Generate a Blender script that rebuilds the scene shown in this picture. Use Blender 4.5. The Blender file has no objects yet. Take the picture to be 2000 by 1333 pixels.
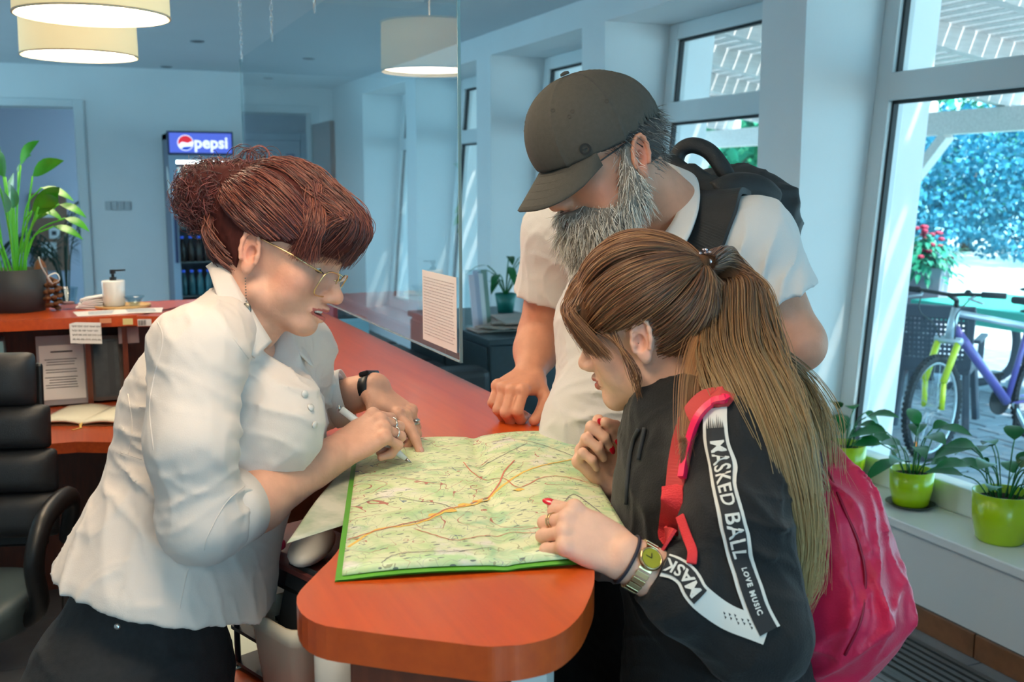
import bpy, math, random
import numpy as np
from mathutils import Vector, Matrix, Quaternion
from mathutils.bvhtree import BVHTree
import bmesh

# ------------------------------------------------------------------ camera, world, sun, exposure
SC = bpy.context.scene
COL = SC.collection
PI = math.pi
FPX = 2050.0                                   # focal length in pixels of the 2000 px wide frame
PITCH = math.atan(305.0 / FPX)
YAW = math.radians(23.1)
CAM = Vector((0.0, 0.0, 1.56))
FW = Vector((math.sin(YAW) * math.cos(PITCH), math.cos(YAW) * math.cos(PITCH), -math.sin(PITCH)))
RT = Vector((math.cos(YAW), -math.sin(YAW), 0.0))
UP = RT.cross(FW)
cam = bpy.data.cameras.new('camera')
cam.sensor_width = 36.0
cam.lens = 36.0 * FPX / 2000.0
cam.clip_start, cam.clip_end = 0.05, 200
camo = bpy.data.objects.new('camera', cam)
COL.objects.link(camo)
camo.matrix_world = Matrix(((RT.x, UP.x, -FW.x, CAM.x), (RT.y, UP.y, -FW.y, CAM.y), (RT.z, UP.z, -FW.z, CAM.z), (0, 0, 0, 1)))
SC.camera = camo
cam.dof.use_dof = True
cam.dof.focus_distance = 1.75
cam.dof.aperture_fstop = 7.1

SC.view_settings.view_transform = 'Standard'
SC.view_settings.look = 'None'
SC.view_settings.gamma = 1.0
SC.view_settings.use_curve_mapping = False
SC.view_settings.exposure = 0.12
SC.cycles.use_denoising = True
SC.cycles.max_bounces = 8
SC.cycles.diffuse_bounces = 4
SC.cycles.glossy_bounces = 3
SC.cycles.transparent_max_bounces = 16
SC.cycles.transmission_bounces = 4
SC.cycles.caustics_reflective = False
SC.cycles.caustics_refractive = False
SC.cycles.sample_clamp_indirect = 6.0

wd = bpy.data.worlds.new('world')
SC.world = wd
wd.use_nodes = True
wnt = wd.node_tree
bg = wnt.nodes['Background']
bg.inputs['Color'].default_value = (0.36, 0.77, 1.0, 1)
bg.inputs['Strength'].default_value = 5.2


def add_light(name, kind, loc, energy, color, **kw):
    l = bpy.data.lights.new(name, kind)
    l.energy = energy
    l.color = color
    for k, v in kw.items():
        setattr(l, k, v)
    o = bpy.data.objects.new(name, l)
    o.location = loc
    COL.objects.link(o)
    return o


sun = add_light('sun', 'SUN', (8, 8, 12), 9.0, (1.0, 0.93, 0.82), angle=0.02)
sun.rotation_euler = Vector((-0.30, 0.62, -0.75)).to_track_quat('-Z', 'Y').to_euler()
# a sampling portal over the row of windows: it gives off nothing itself, the sky shines through it
por = add_light('window_portal', 'AREA', (3.55, 5.0, 1.45), 1.0, (1, 1, 1), shape='RECTANGLE', size=2.3, size_y=11.0)
por.rotation_euler = (0, math.radians(90), 0)
por.data.cycles.is_portal = True
por2 = add_light('added_front_opening_portal', 'AREA', (0.9, -3.26, 1.45), 1.0, (1, 1, 1), shape='RECTANGLE', size=2.2, size_y=2.0)  # portal for the unseen front opening, added for fill daylight
por2.rotation_euler = (math.radians(90), 0, 0)
por2.data.cycles.is_portal = True
por3 = add_light('added_left_opening_portal', 'AREA', (-2.66, 7.4, 1.31), 1.0, (1, 1, 1), shape='RECTANGLE', size=2.38, size_y=4.8)  # portal for the unseen left openings, added to light the back
por3.rotation_euler = (0, math.radians(-90), 0)
por3.data.cycles.is_portal = True

# ------------------------------------------------------------------ helpers
def lin(c):
    return tuple((v / 12.92 if v <= 0.04045 else ((v + 0.055) / 1.055) ** 2.4) for v in c)


def rgb(r, g, b):
    return lin((r / 255.0, g / 255.0, b / 255.0)) + (1.0,)


def W(px, py, z):
    """World point at depth z along the ray of a photograph pixel (real distances)."""
    return CAM + (FW + RT * ((px - 1000.0) / FPX) - UP * ((py - 666.5) / FPX)) * z


def cdir(r, u, f):
    v = RT * r + UP * u + FW * f
    return v.normalized()


def onz(px, py, h):
    r = FW + RT * ((px - 1000.0) / FPX) - UP * ((py - 666.5) / FPX)
    return CAM + r * ((h - CAM.z) / r.z)


def ony(px, py, y):
    r = FW + RT * ((px - 1000.0) / FPX) - UP * ((py - 666.5) / FPX)
    return CAM + r * (y / r.y)


MATS = {}


def mat(name, color, rough=0.5, metal=0.0, spec=0.5, noise=0.0, nscale=20.0, bump=0.0, bscale=200.0, color2=None, emit=None, estr=0.0,
        sheen=0.0, sss=0.0, coat=0.0, trans=0.0, stretch=None, attr=None):
    if name in MATS:
        return MATS[name]
    m = bpy.data.materials.new(name)
    m.use_nodes = True
    nt = m.node_tree
    b = nt.nodes['Principled BSDF']
    b.inputs['Base Color'].default_value = color
    b.inputs['Roughness'].default_value = rough
    b.inputs['Metallic'].default_value = metal
    b.inputs['Specular IOR Level'].default_value = spec
    b.inputs['Sheen Weight'].default_value = sheen
    b.inputs['Coat Weight'].default_value = coat
    b.inputs['Coat Roughness'].default_value = 0.285
    b.inputs['Transmission Weight'].default_value = trans
    if sss:
        b.inputs['Subsurface Weight'].default_value = sss
        b.inputs['Subsurface Radius'].default_value = (1.0, 0.35, 0.2)
        b.inputs['Subsurface Scale'].default_value = 0.006
    if emit:
        b.inputs['Emission Color'].default_value = emit
        b.inputs['Emission Strength'].default_value = estr
    tc = None

    def coords():
        nonlocal tc
        if tc is None:
            tc = nt.nodes.new('ShaderNodeTexCoord')
            if stretch:
                mp = nt.nodes.new('ShaderNodeMapping')
                mp.inputs['Scale'].default_value = stretch
                nt.links.new(tc.outputs['Object'], mp.inputs['Vector'])
                tc = mp
        return tc.outputs[0] if stretch else tc.outputs['Object']
    src = None
    if attr:
        a = nt.nodes.new('ShaderNodeAttribute')
        a.attribute_name = attr
        src = a.outputs['Color']
        nt.links.new(src, b.inputs['Base Color'])
    if noise or color2:
        n = nt.nodes.new('ShaderNodeTexNoise')
        n.inputs['Scale'].default_value = nscale
        n.inputs['Detail'].default_value = 5.0
        nt.links.new(coords(), n.inputs['Vector'])
        r = nt.nodes.new('ShaderNodeValToRGB')
        c2 = color2 if color2 else tuple(max(0.0, v * (1 - noise)) for v in color[:3]) + (1,)
        r.color_ramp.elements[0].position = 0.34
        r.color_ramp.elements[1].position = 0.66
        r.color_ramp.elements[0].color = c2
        r.color_ramp.elements[1].color = color
        nt.links.new(n.outputs['Fac'], r.inputs['Fac'])
        out = r.outputs['Color']
        if src is not None:
            mx = nt.nodes.new('ShaderNodeMix')
            mx.data_type = 'RGBA'
            mx.blend_type = 'MULTIPLY'
            mx.inputs[0].default_value = 1.0
            nt.links.new(src, mx.inputs[6])
            nt.links.new(out, mx.inputs[7])
            out = mx.outputs[2]
        nt.links.new(out, b.inputs['Base Color'])
    if bump:
        n2 = nt.nodes.new('ShaderNodeTexNoise')
        n2.inputs['Scale'].default_value = bscale
        n2.inputs['Detail'].default_value = 3.0
        nt.links.new(coords(), n2.inputs['Vector'])
        bm_ = nt.nodes.new('ShaderNodeBump')
        bm_.inputs['Strength'].default_value = bump
        bm_.inputs['Distance'].default_value = 0.004
        nt.links.new(n2.outputs['Fac'], bm_.inputs['Height'])
        nt.links.new(bm_.outputs['Normal'], b.inputs['Normal'])
    MATS[name] = m
    return m


def glass_mat(name, tint, ior=1.5, refl=1.0, rough=0.0):
    """Thin clear sheet: light goes straight through, the surface mirrors by Fresnel."""
    if name in MATS:
        return MATS[name]
    m = bpy.data.materials.new(name)
    m.use_nodes = True
    nt = m.node_tree
    nt.nodes.clear()
    o = nt.nodes.new('ShaderNodeOutputMaterial')
    t = nt.nodes.new('ShaderNodeBsdfTransparent')
    t.inputs['Color'].default_value = tint
    g = nt.nodes.new('ShaderNodeBsdfGlossy')
    g.inputs['Roughness'].default_value = rough
    f = nt.nodes.new('ShaderNodeFresnel')
    f.inputs['IOR'].default_value = ior
    ml = nt.nodes.new('ShaderNodeMath')
    ml.operation = 'MULTIPLY'
    ml.inputs[1].default_value = refl
    mx = nt.nodes.new('ShaderNodeMixShader')
    geo = nt.nodes.new('ShaderNodeNewGeometry')
    inv = nt.nodes.new('ShaderNodeMath')
    inv.operation = 'SUBTRACT'
    inv.inputs[0].default_value = 1.0
    nt.links.new(geo.outputs['Backfacing'], inv.inputs[1])
    m3 = nt.nodes.new('ShaderNodeMath')
    m3.operation = 'MULTIPLY'
    nt.links.new(f.outputs[0], ml.inputs[0])
    nt.links.new(ml.outputs[0], m3.inputs[0])
    nt.links.new(inv.outputs[0], m3.inputs[1])
    nt.links.new(m3.outputs[0], mx.inputs[0])
    nt.links.new(t.outputs[0], mx.inputs[1])
    nt.links.new(g.outputs[0], mx.inputs[2])
    nt.links.new(mx.outputs[0], o.inputs['Surface'])
    MATS[name] = m
    return m


ORG = {}                                        # object name -> world offset of its origin (no rotations used here)


def link(o, parent=None):
    COL.objects.link(o)
    if parent is not None:
        o.parent = parent
        L = ORG.get(parent.name)
        if L is not None:
            o.matrix_parent_inverse = Matrix.Translation(-L)
    return o


def tag(o, label=None, cat=None, group=None, kind=None):
    if label:
        o['label'] = label
    if cat:
        o['category'] = cat
    if group:
        o['group'] = group
    if kind:
        o['kind'] = kind
    return o


def empty(name, loc, label=None, cat=None, group=None, kind=None):
    o = bpy.data.objects.new(name, None)
    o.empty_display_size = 0.05
    o.location = loc
    COL.objects.link(o)
    ORG[o.name] = Vector(loc)
    return tag(o, label, cat, group, kind)


def make(name, verts, faces, m, parent=None, smooth=False, bevel=0.0, mats=None, midx=None, seg=2):
    me = bpy.data.meshes.new(name)
    me.from_pydata([tuple(v) for v in verts], [], [tuple(int(i) for i in f) for f in faces])
    for mm in (mats or [m]):
        me.materials.append(mm)
    if midx is not None:
        me.polygons.foreach_set('material_index', np.asarray(midx, dtype=np.int32))
    if smooth:
        me.polygons.foreach_set('use_smooth', np.ones(len(me.polygons), dtype=bool))
    me.update()
    o = bpy.data.objects.new(name, me)
    if bevel:
        md = o.modifiers.new('bevel', 'BEVEL')
        md.width = bevel
        md.segments = seg
        md.limit_method = 'ANGLE'
        md.angle_limit = math.radians(35)
    return link(o, parent)


class MB:
    """Collects shapes, then links them as ONE mesh object."""

    def __init__(self):
        self.v = []
        self.f = []
        self.mi = []
        self.cur = 0

    def add(self, vs, fs):
        b = len(self.v)
        self.v += [Vector(v) for v in vs]
        self.f += [tuple(b + i for i in f) for f in fs]
        self.mi += [self.cur] * len(fs)
        return self

    def box(self, lo, hi):
        x0, y0, z0 = lo
        x1, y1, z1 = hi
        return self.add([(x0, y0, z0), (x1, y0, z0), (x1, y1, z0), (x0, y1, z0), (x0, y0, z1), (x1, y0, z1), (x1, y1, z1), (x0, y1, z1)],
                        [(0, 3, 2, 1), (4, 5, 6, 7), (0, 1, 5, 4), (1, 2, 6, 5), (2, 3, 7, 6), (3, 0, 4, 7)])

    def obox(self, c, ax, ay, az, hx, hy, hz):
        c = Vector(c)
        ax, ay, az = Vector(ax) * hx, Vector(ay) * hy, Vector(az) * hz
        vs = [c + ax * i + ay * j + az * k for k in (-1, 1) for (i, j) in ((-1, -1), (1, -1), (1, 1), (-1, 1))]
        return self.add(vs, [(0, 3, 2, 1), (4, 5, 6, 7), (0, 1, 5, 4), (1, 2, 6, 5), (2, 3, 7, 6), (3, 0, 4, 7)])

    def bar(self, a, b, w, h, up=(0, 0, 1)):
        a, b = Vector(a), Vector(b)
        d = (b - a)
        L = d.length
        d.normalize()
        s = d.cross(Vector(up))
        if s.length < 1e-4:
            s = d.cross(Vector((1, 0, 0)))
        s.normalize()
        u = s.cross(d)
        return self.obox((a + b) / 2, d, s, u, L / 2, w / 2, h / 2)

    def tube(self, pts, rad, n=10, cap=True, flat=None):
        pts = [Vector(p) for p in pts]
        k = len(pts)
        rr = rad if isinstance(rad, (list, tuple)) else [rad] * k
        b = len(self.v)
        prev = None
        for i, p in enumerate(pts):
            t = (pts[min(i + 1, k - 1)] - pts[max(i - 1, 0)])
            if t.length < 1e-9:
                t = Vector((0, 0, 1))
            t.normalize()
            if prev is None:
                s = t.cross(Vector((0, 0, 1)))
                if s.length < 1e-3:
                    s = t.cross(Vector((1, 0, 0)))
            else:
                s = prev - t * prev.dot(t)
                if s.length < 1e-6:
                    s = t.cross(Vector((1, 0, 0)))
            s.normalize()
            prev = s
            u = t.cross(s)
            for j in range(n):
                a = 2 * PI * j / n
                self.v.append(p + (s * math.cos(a) + u * math.sin(a) * (flat or 1.0)) * rr[i])
        fs = []
        for i in range(k - 1):
            for j in range(n):
                fs.append((b + i * n + j, b + i * n + (j + 1) % n, b + (i + 1) * n + (j + 1) % n, b + (i + 1) * n + j))
        if cap:
            fs.append(tuple(b + j for j in range(n))[::-1])
            fs.append(tuple(b + (k - 1) * n + j for j in range(n)))
        self.f += fs
        self.mi += [self.cur] * len(fs)
        return self

    def lathe(self, c, prof, n=28, axis=(0, 0, 1), sx=1.0, sy=1.0):
        c = Vector(c)
        ax = Vector(axis).normalized()
        s = ax.orthogonal().normalized() if abs(ax.z) < 0.999 else Vector((1, 0, 0))
        u = ax.cross(s)
        b = len(self.v)
        for r, h in prof:
            for j in range(n):
                a = 2 * PI * j / n
                self.v.append(c + ax * h + s * (r * math.cos(a) * sx) + u * (r * math.sin(a) * sy))
        fs = []
        for i in range(len(prof) - 1):
            for j in range(n):
                fs.append((b + i * n + j, b + i * n + (j + 1) % n, b + (i + 1) * n + (j + 1) % n, b + (i + 1) * n + j))
        shut = tuple(prof[0]) == tuple(prof[-1])
        if prof[0][0] > 1e-5 and not shut:
            fs.append(tuple(b + j for j in range(n))[::-1])
        if prof[-1][0] > 1e-5 and not shut:
            fs.append(tuple(b + (len(prof) - 1) * n + j for j in range(n)))
        self.f += fs
        self.mi += [self.cur] * len(fs)
        return self

    def prism(self, poly, z0, z1):
        n = len(poly)
        b = len(self.v)
        self.v += [Vector((p[0], p[1], z0)) for p in poly] + [Vector((p[0], p[1], z1)) for p in poly]
        fs = [tuple(b + i for i in range(n))[::-1], tuple(b + n + i for i in range(n))]
        fs += [(b + i, b + (i + 1) % n, b + n + (i + 1) % n, b + n + i) for i in range(n)]
        self.f += fs
        self.mi += [self.cur] * len(fs)
        return self

    def ball(self, c, r, n=12, m=8, ax=None):
        c = Vector(c)
        rx, ry, rz = r if isinstance(r, (tuple, list)) else (r, r, r)
        A = ax or (Vector((1, 0, 0)), Vector((0, 1, 0)), Vector((0, 0, 1)))
        b = len(self.v)
        self.v.append(c - A[2] * rz)
        for i in range(1, m):
            t = PI * i / m
            for j in range(n):
                a = 2 * PI * j / n
                self.v.append(c + A[0] * (rx * math.sin(t) * math.cos(a)) + A[1] * (ry * math.sin(t) * math.sin(a)) - A[2] * (rz * math.cos(t)))
        self.v.append(c + A[2] * rz)
        fs = [(b, b + 1 + (j + 1) % n, b + 1 + j) for j in range(n)]
        for i in range(m - 2):
            for j in range(n):
                p = b + 1 + i * n
                fs.append((p + j, p + (j + 1) % n, p + n + (j + 1) % n, p + n + j))
        p = b + 1 + (m - 2) * n
        fs += [(p + j, p + (j + 1) % n, b + 1 + (m - 1) * n) for j in range(n)]
        self.f += fs
        self.mi += [self.cur] * len(fs)
        return self

    def grid(self, fn, nu, nv, closed_u=False):
        b = len(self.v)
        for i in range(nu + 1):
            for j in range(nv + 1):
                self.v.append(Vector(fn(i / nu, j / nv)))
        fs = []
        for i in range(nu):
            for j in range(nv):
                p = b + i * (nv + 1) + j
                fs.append((p, p + nv + 1, p + nv + 2, p + 1))
        self.f += fs
        self.mi += [self.cur] * len(fs)
        return self

    def build(self, name, m, parent=None, smooth=False, bevel=0.0, seg=2, mats=None):
        return make(name, self.v, self.f, m, parent, smooth, bevel, mats=mats, midx=self.mi if mats else None, seg=seg)


def copy_tree(o, parent=None):
    c = o.copy()
    COL.objects.link(c)
    if parent is not None:
        mpi = o.matrix_parent_inverse.copy()
        c.parent = parent
        c.matrix_parent_inverse = mpi
    for ch in list(o.children):
        copy_tree(ch, c)
    return c


def text_mesh(body, size=1.0, align='CENTER', spacing=1.0, bold=0.0, shear=0.0, res=3):
    """Vertices and faces of a flat text, x to the right, y up."""
    cu = bpy.data.curves.new('lettering', 'FONT')
    cu.body = body
    cu.size = size
    cu.align_x = align
    cu.align_y = 'CENTER'
    cu.space_character = spacing
    cu.offset = bold
    cu.shear = shear
    cu.resolution_u = res
    o = bpy.data.objects.new('lettering', cu)
    COL.objects.link(o)
    bpy.context.view_layer.update()
    dg = bpy.context.evaluated_depsgraph_get()
    ev = o.evaluated_get(dg)
    me = ev.to_mesh()
    vs = [v.co.copy() for v in me.vertices]
    fs = [tuple(p.vertices) for p in me.polygons]
    ev.to_mesh_clear()
    bpy.data.objects.remove(o)
    bpy.data.curves.remove(cu)
    return vs, fs


def put_text(mb, body, size, c, right, up, nrm, off=0.001, **kw):
    vs, fs = text_mesh(body, size, **kw)
    c, right, up, nrm = Vector(c), Vector(right).normalized(), Vector(up).normalized(), Vector(nrm).normalized()
    mb.add([c + right * v.x + up * v.y + nrm * off for v in vs], fs)


def catmull(pts, n=8):
    P = [Vector(p) for p in pts]
    P = [P[0] * 2 - P[1]] + P + [P[-1] * 2 - P[-2]]
    out = []
    for i in range(1, len(P) - 2):
        a, b, c, d = P[i - 1], P[i], P[i + 1], P[i + 2]
        for k in range(n):
            t = k / n
            out.append(0.5 * ((2 * b) + (c - a) * t + (2 * a - 5 * b + 4 * c - d) * t * t + (3 * b - a - 3 * c + d) * t ** 3))
    out.append(P[-2])
    return out

# ------------------------------------------------------------------ materials of the setting
m_wall = mat('wall_plaster', rgb(234, 237, 238), 0.75, noise=0.03, nscale=3, bump=0.12, bscale=260)
m_lowwall = mat('low_wall_plaster', rgb(214, 216, 220), 0.8, bump=0.25, bscale=320)
m_ceil = mat('ceiling_paint', rgb(226, 232, 236), 0.8, noise=0.03, nscale=1.2)
m_frame = mat('window_frame_white', rgb(222, 228, 230), 0.35)
m_gasket = mat('black_gasket', rgb(28, 32, 36), 0.5)
m_sill = mat('sill_white', rgb(226, 228, 232), 0.3)
m_pane = glass_mat('window_glass', (0.95, 0.985, 0.99, 1), 1.45, 0.6)
m_tile = mat('grey_floor_tile', rgb(128, 132, 138), 0.45, noise=0.18, nscale=9, bump=0.05, bscale=90)
m_grout = mat('dark_grout', rgb(72, 74, 78), 0.9)
m_brown = mat('brown_skirting_tile', rgb(136, 88, 58), 0.5, noise=0.25, nscale=18)
m_steel = mat('grate_steel', rgb(120, 124, 128), 0.4, 0.8)
m_dark = mat('dark_gap', rgb(18, 18, 20), 0.8)

WX = 2.724
HEAD, CEIL, SILL = 2.425, 2.575, 0.369
JX0, JX1 = 3.26, 3.42                             # outer face of the leaning wall at sill and head height
PIERS = [(-3.2, 0.42), (1.80, 2.07), (3.454, 3.739), (5.122, 5.392), (6.757, 7.02), (8.40, 8.67), (10.05, 11.4)]


def gx(z):
    return 3.0 + 0.085 * (z - SILL)               # the glazing leans outward


# window wall: low wall, piers, header, one structure
w = MB()
w.box((WX, -3.2, -0.2), (3.3, 11.4, SILL - 0.035))
for y0, y1 in PIERS:
    b0 = len(w.v)
    w.box((WX, y0, SILL - 0.035), (JX0, y1, HEAD))
    for i in (5, 6):
        w.v[b0 + i].x = JX1
w.box((WX, -3.2, HEAD), (3.45, 11.4, 2.95))
wall_right = w.build('wall_right', m_wall)
tag(wall_right, kind='structure')

sill = MB()
sill.box((WX - 0.022, -3.2, SILL - 0.035), (3.02, 11.4, SILL))
o = sill.build('trim_1', m_sill, bevel=0.005)
tag(o, kind='structure')
lw = MB()
lw.box((WX - 0.004, -3.2, 0.0), (WX, 11.4, SILL - 0.036))
tag(lw.build('wall_right_lower_panel', m_lowwall), kind='structure')

# windows: frame, transom, panes, black gaskets
for n, i in enumerate(range(len(PIERS) - 1)):
    y0, y1 = PIERS[i][1], PIERS[i + 1][0]
    fw_ = 0.085

    def fbox(mb, ya, yb, za, zb, d0=-0.05, d1=0.035):
        b0 = len(mb.v)
        mb.box((0, ya, za), (1, yb, zb))
        for q in range(8):
            v = mb.v[b0 + q]
            v.x = gx(v.z) + (d0 if v.x < 0.5 else d1)
    f = MB()
    fbox(f, y0, y0 + fw_, SILL, HEAD)
    fbox(f, y1 - fw_, y1, SILL, HEAD)
    fbox(f, y0 + fw_, y1 - fw_, HEAD - fw_, HEAD)
    fbox(f, y0 + fw_, y1 - fw_, SILL, SILL + 0.10)
    win = f.build('window_%d' % (n + 1), m_frame, bevel=0.006)
    tag(win, kind='structure')
    zt = 1.95
    t = MB()
    fbox(t, y0 + fw_, y1 - fw_, zt - 0.055, zt + 0.055, -0.058, 0.035)
    t.build('transom', m_frame, win, bevel=0.006)
    g = MB()
    for za, zb in ((SILL + 0.10, zt - 0.055), (zt + 0.055, HEAD - fw_)):
        ya, yb = y0 + fw_, y1 - fw_
        fbox(g, ya, ya + 0.012, za, zb, -0.03, -0.006)
        fbox(g, yb - 0.012, yb, za, zb, -0.03, -0.006)
        fbox(g, ya, yb, zb - 0.014, zb, -0.03, -0.006)
    g.build('gasket', m_gasket, win)
    for za, zb in ((SILL + 0.10, zt - 0.055), (zt + 0.055, HEAD - fw_)):
        p = MB()
        fbox(p, y0 + fw_, y1 - fw_, za, zb, -0.004, 0.004)
        p.build('pane', m_pane, win)

# floor: base, tiles near the photograph's two visible patches as parts, the rest joined
fl = MB().box((-6.2, -3.2, -0.12), (WX, 14.2, -0.012)).build('floor', m_grout)
tag(fl, kind='structure')
TS = 0.40
tile_me = None
rest = MB()
random.seed(4)
ntile = 0
for i in range(22):
    for j in range(44):
        x0, y0 = WX - 0.004 - (i + 1) * TS, -3.2 + j * TS
        if x0 < -6.1 or y0 > 14:
            continue
        cx, cy = x0 + TS / 2, y0 + TS / 2
        near = (1.0 < cx < 2.8 and 1.2 < cy < 5.2) or (-0.9 < cx < 0.4 and 1.2 < cy < 3.6)
        if near:
            if tile_me is None:
                t = MB().box((-TS / 2 + 0.003, -TS / 2 + 0.003, -0.012), (TS / 2 - 0.003, TS / 2 - 0.003, 0.0)).build('tile', m_tile, fl)
                tile_me = t.data
            else:
                t = bpy.data.objects.new('tile', tile_me)
                link(t, fl)
            t.location = (cx, cy, 0)
            ntile += 1
        else:
            rest.box((x0 + 0.003, y0 + 0.003, -0.012), (x0 + TS - 0.003, y0 + TS - 0.003, 0.0))
o = rest.build('floor_tiles', m_tile, fl)
tag(o, kind='stuff')

# skirting tiles along the window wall
bb = MB().box((WX - 0.008, -3.2, 0.0), (WX - 0.004, 11.3, 0.085)).build('baseboard_right', m_grout)
tag(bb, kind='structure')
t0 = None
for k in range(36):
    y = -2.9 + k * 0.395
    if t0 is None:
        t0 = MB().box((WX - 0.020, -0.194, 0.001), (WX - 0.008, 0.194, 0.084)).build('tile', m_brown, bb, bevel=0.002)
        t0.location.y = y
    else:
        t = t0.copy()
        COL.objects.link(t)
        t.location.y = y

# floor grate under the windows
gr = empty('floor_grate', (2.5, 2.6, 0), 'long slatted metal floor grate along the foot of the window wall', 'grate')
MB().box((2.36, 1.2, 0.0005), (2.62, 3.05, 0.003)).build('backing', m_dark, gr)
fr = MB()
fr.box((2.35, 1.19, 0.0005), (2.372, 3.06, 0.010)).box((2.61, 1.19, 0.0005), (2.632, 3.06, 0.010))
fr.box((2.372, 1.19, 0.0005), (2.61, 1.21, 0.010)).box((2.372, 3.04, 0.0005), (2.61, 3.06, 0.010))
fr.build('grate_frame', m_steel, gr)
for k in range(7):
    x = 2.374 + k * 0.034
    MB().box((x, 1.21, 0.003), (x + 0.020, 3.04, 0.009)).build('slat', m_steel, gr)

# other walls
w = MB()
Y0, Y1 = 10.0, 10.18
w.box((-6.2, Y0, 0), (-0.62, Y1, 2.95))
w.box((0.17, Y0, 0), (1.47, Y1, 2.95))
w.box((-0.62, Y0, 2.24), (0.17, Y1, 2.95))
w.box((1.47, Y0, 0), (1.60, 11.4, 2.95))
w.box((1.60, 11.28, 0), (WX, 11.4, 2.95))
tag(w.build('wall_back', m_wall), kind='structure')
w = MB()
w.box((-2.72, -3.2, 0), (-2.6, 14.2, 0.12)).box((-2.72, -3.2, 2.5), (-2.6, 14.2, 2.95))
w.box((-2.72, -3.2, 0.12), (-2.6, 5.0, 2.5)).box((-2.72, 9.8, 0.12), (-2.6, 14.2, 2.5)).box((-2.72, 7.3, 0.12), (-2.6, 7.4, 2.5))  # unseen openings added, wall set close, so skylight brightens the back
tag(w.build('wall_left', m_wall), kind='structure')
w = MB()
w.box((-3.72, -3.32, 0), (3.45, -3.2, 0.45)).box((-3.72, -3.32, 2.45), (3.45, -3.2, 2.95))
for x, x2 in ((-3.72, -0.2), (2.0, 3.45)):  # the gap between is an unseen opening added to let fill daylight in
    w.box((x, -3.32, 0.45), (x2, -3.2, 2.45))
tag(w.build('wall_front', m_wall), kind='structure')
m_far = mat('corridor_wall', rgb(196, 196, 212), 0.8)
w = MB().box((-6.2, 13.9, 0), (1.6, 14.02, 2.6))
tag(w.build('wall_corridor', m_far), kind='structure')
w = MB().box((-2.6, Y1, 0), (-2.48, 13.9, 2.6))
tag(w.build('wall_corridor_side', m_far), kind='structure')
# architrave of the corridor opening
w = MB()
w.box((0.15, Y0 - 0.03, 0), (0.23, Y1, 2.29)).box((-0.70, Y0 - 0.03, 0), (-0.60, Y1, 2.29)).box((-0.60, Y0 - 0.03, 2.22), (0.15, Y1, 2.29))
tag(w.build('trim_2', m_frame, bevel=0.008), kind='structure')

# ceiling: higher in front, a step down further back
BEAM_Y = 5.9
w = MB()
w.box((-6.2, -3.2, 2.68), (1.35, BEAM_Y, 2.95)).box((-6.2, BEAM_Y, 2.575), (WX, 11.4, 2.95)).box((1.35, -3.2, 2.575), (WX, BEAM_Y, 2.95))
w.box((-6.2, 10.18, 2.45), (1.6, 13.9, 2.56))
tag(w.build('ceiling', m_ceil), kind='structure')
w = MB().box((-6.2, BEAM_Y - 0.22, 2.55), (1.9, BEAM_Y + 0.02, 2.68))
tag(w.build('trim_3', m_wall, bevel=0.01), kind='structure')

# small unlit downlights
dl = None
m_ring = mat('downlight_ring', rgb(150, 155, 160), 0.4, 0.5)
m_hole = mat('downlight_hole', rgb(26, 28, 32), 0.5)
DL = [(432, 21, 2.68), (325, 130, 2.575), (290, 161, 2.575), (10, 163, 2.575), (385, 80, 2.575), (603, 114, 2.575), (524, 152, 2.575), (30, 208, 2.45), (42, 214, 2.45), (755, 37, 2.68)]
DLAB = ['round recessed downlight nearest the hanging screen chains', 'round recessed downlight right below the lower lampshade', 'round recessed downlight above the blank wall beside the corridor',
        'round recessed downlight above the corridor doorway', 'faint downlight just behind the ceiling step', 'downlight seen through the clear screen beside the big lampshade', 'downlight seen through the clear screen above the white door',
        'front downlight in the corridor ceiling', 'rear downlight in the corridor ceiling', 'downlight seen through the clear screen nearest the camera']
for k, (px, py, h) in enumerate(DL):
    p = onz(px, py, h)
    e = empty('downlight', p, DLAB[k], 'downlight', 'ceiling downlights')
    MB().lathe((p.x, p.y, h - 0.008), [(0.038, 0.0075), (0.05, 0.0075), (0.05, 0.001), (0.038, 0.0), (0.038, 0.0075)], 20).build('ring', m_ring, e, True)
    MB().lathe((p.x, p.y, h - 0.004), [(0.0, 0.0), (0.038, 0.0), (0.038, 0.0035)], 20).build('lens', m_hole, e)

# white door in the recess and its sign, exit sign
dr = MB().box((1.76, 11.22, 0), (2.36, 11.28, 2.02)).build('door_1', mat('door_white', rgb(225, 228, 230), 0.4), bevel=0.006)
tag(dr, kind='structure')
d2 = MB()
d2.box((1.68, 11.20, 0), (1.76, 11.28, 2.10)).box((2.36, 11.20, 0), (2.44, 11.28, 2.10)).box((1.76, 11.20, 2.02), (2.36, 11.28, 2.10))
d2.build('door_frame', m_frame, dr, bevel=0.006)
MB().box((2.27, 11.17, 0.98), (2.32, 11.22, 1.0)).box((2.20, 11.17, 0.985), (2.32, 11.18, 1.0)).build('door_handle', m_steel, dr)
for (x, z, w_, h_) in ((2.25, 1.86, 0.09, 0.05), (2.0, 1.66, 0.16, 0.07)):
    s = MB().box((x - w_ / 2, 11.214, z - h_ / 2), (x + w_ / 2, 11.219, z + h_ / 2)).build('door_sign', mat('sign_mauve', rgb(150, 135, 165), 0.5), dr)

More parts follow.
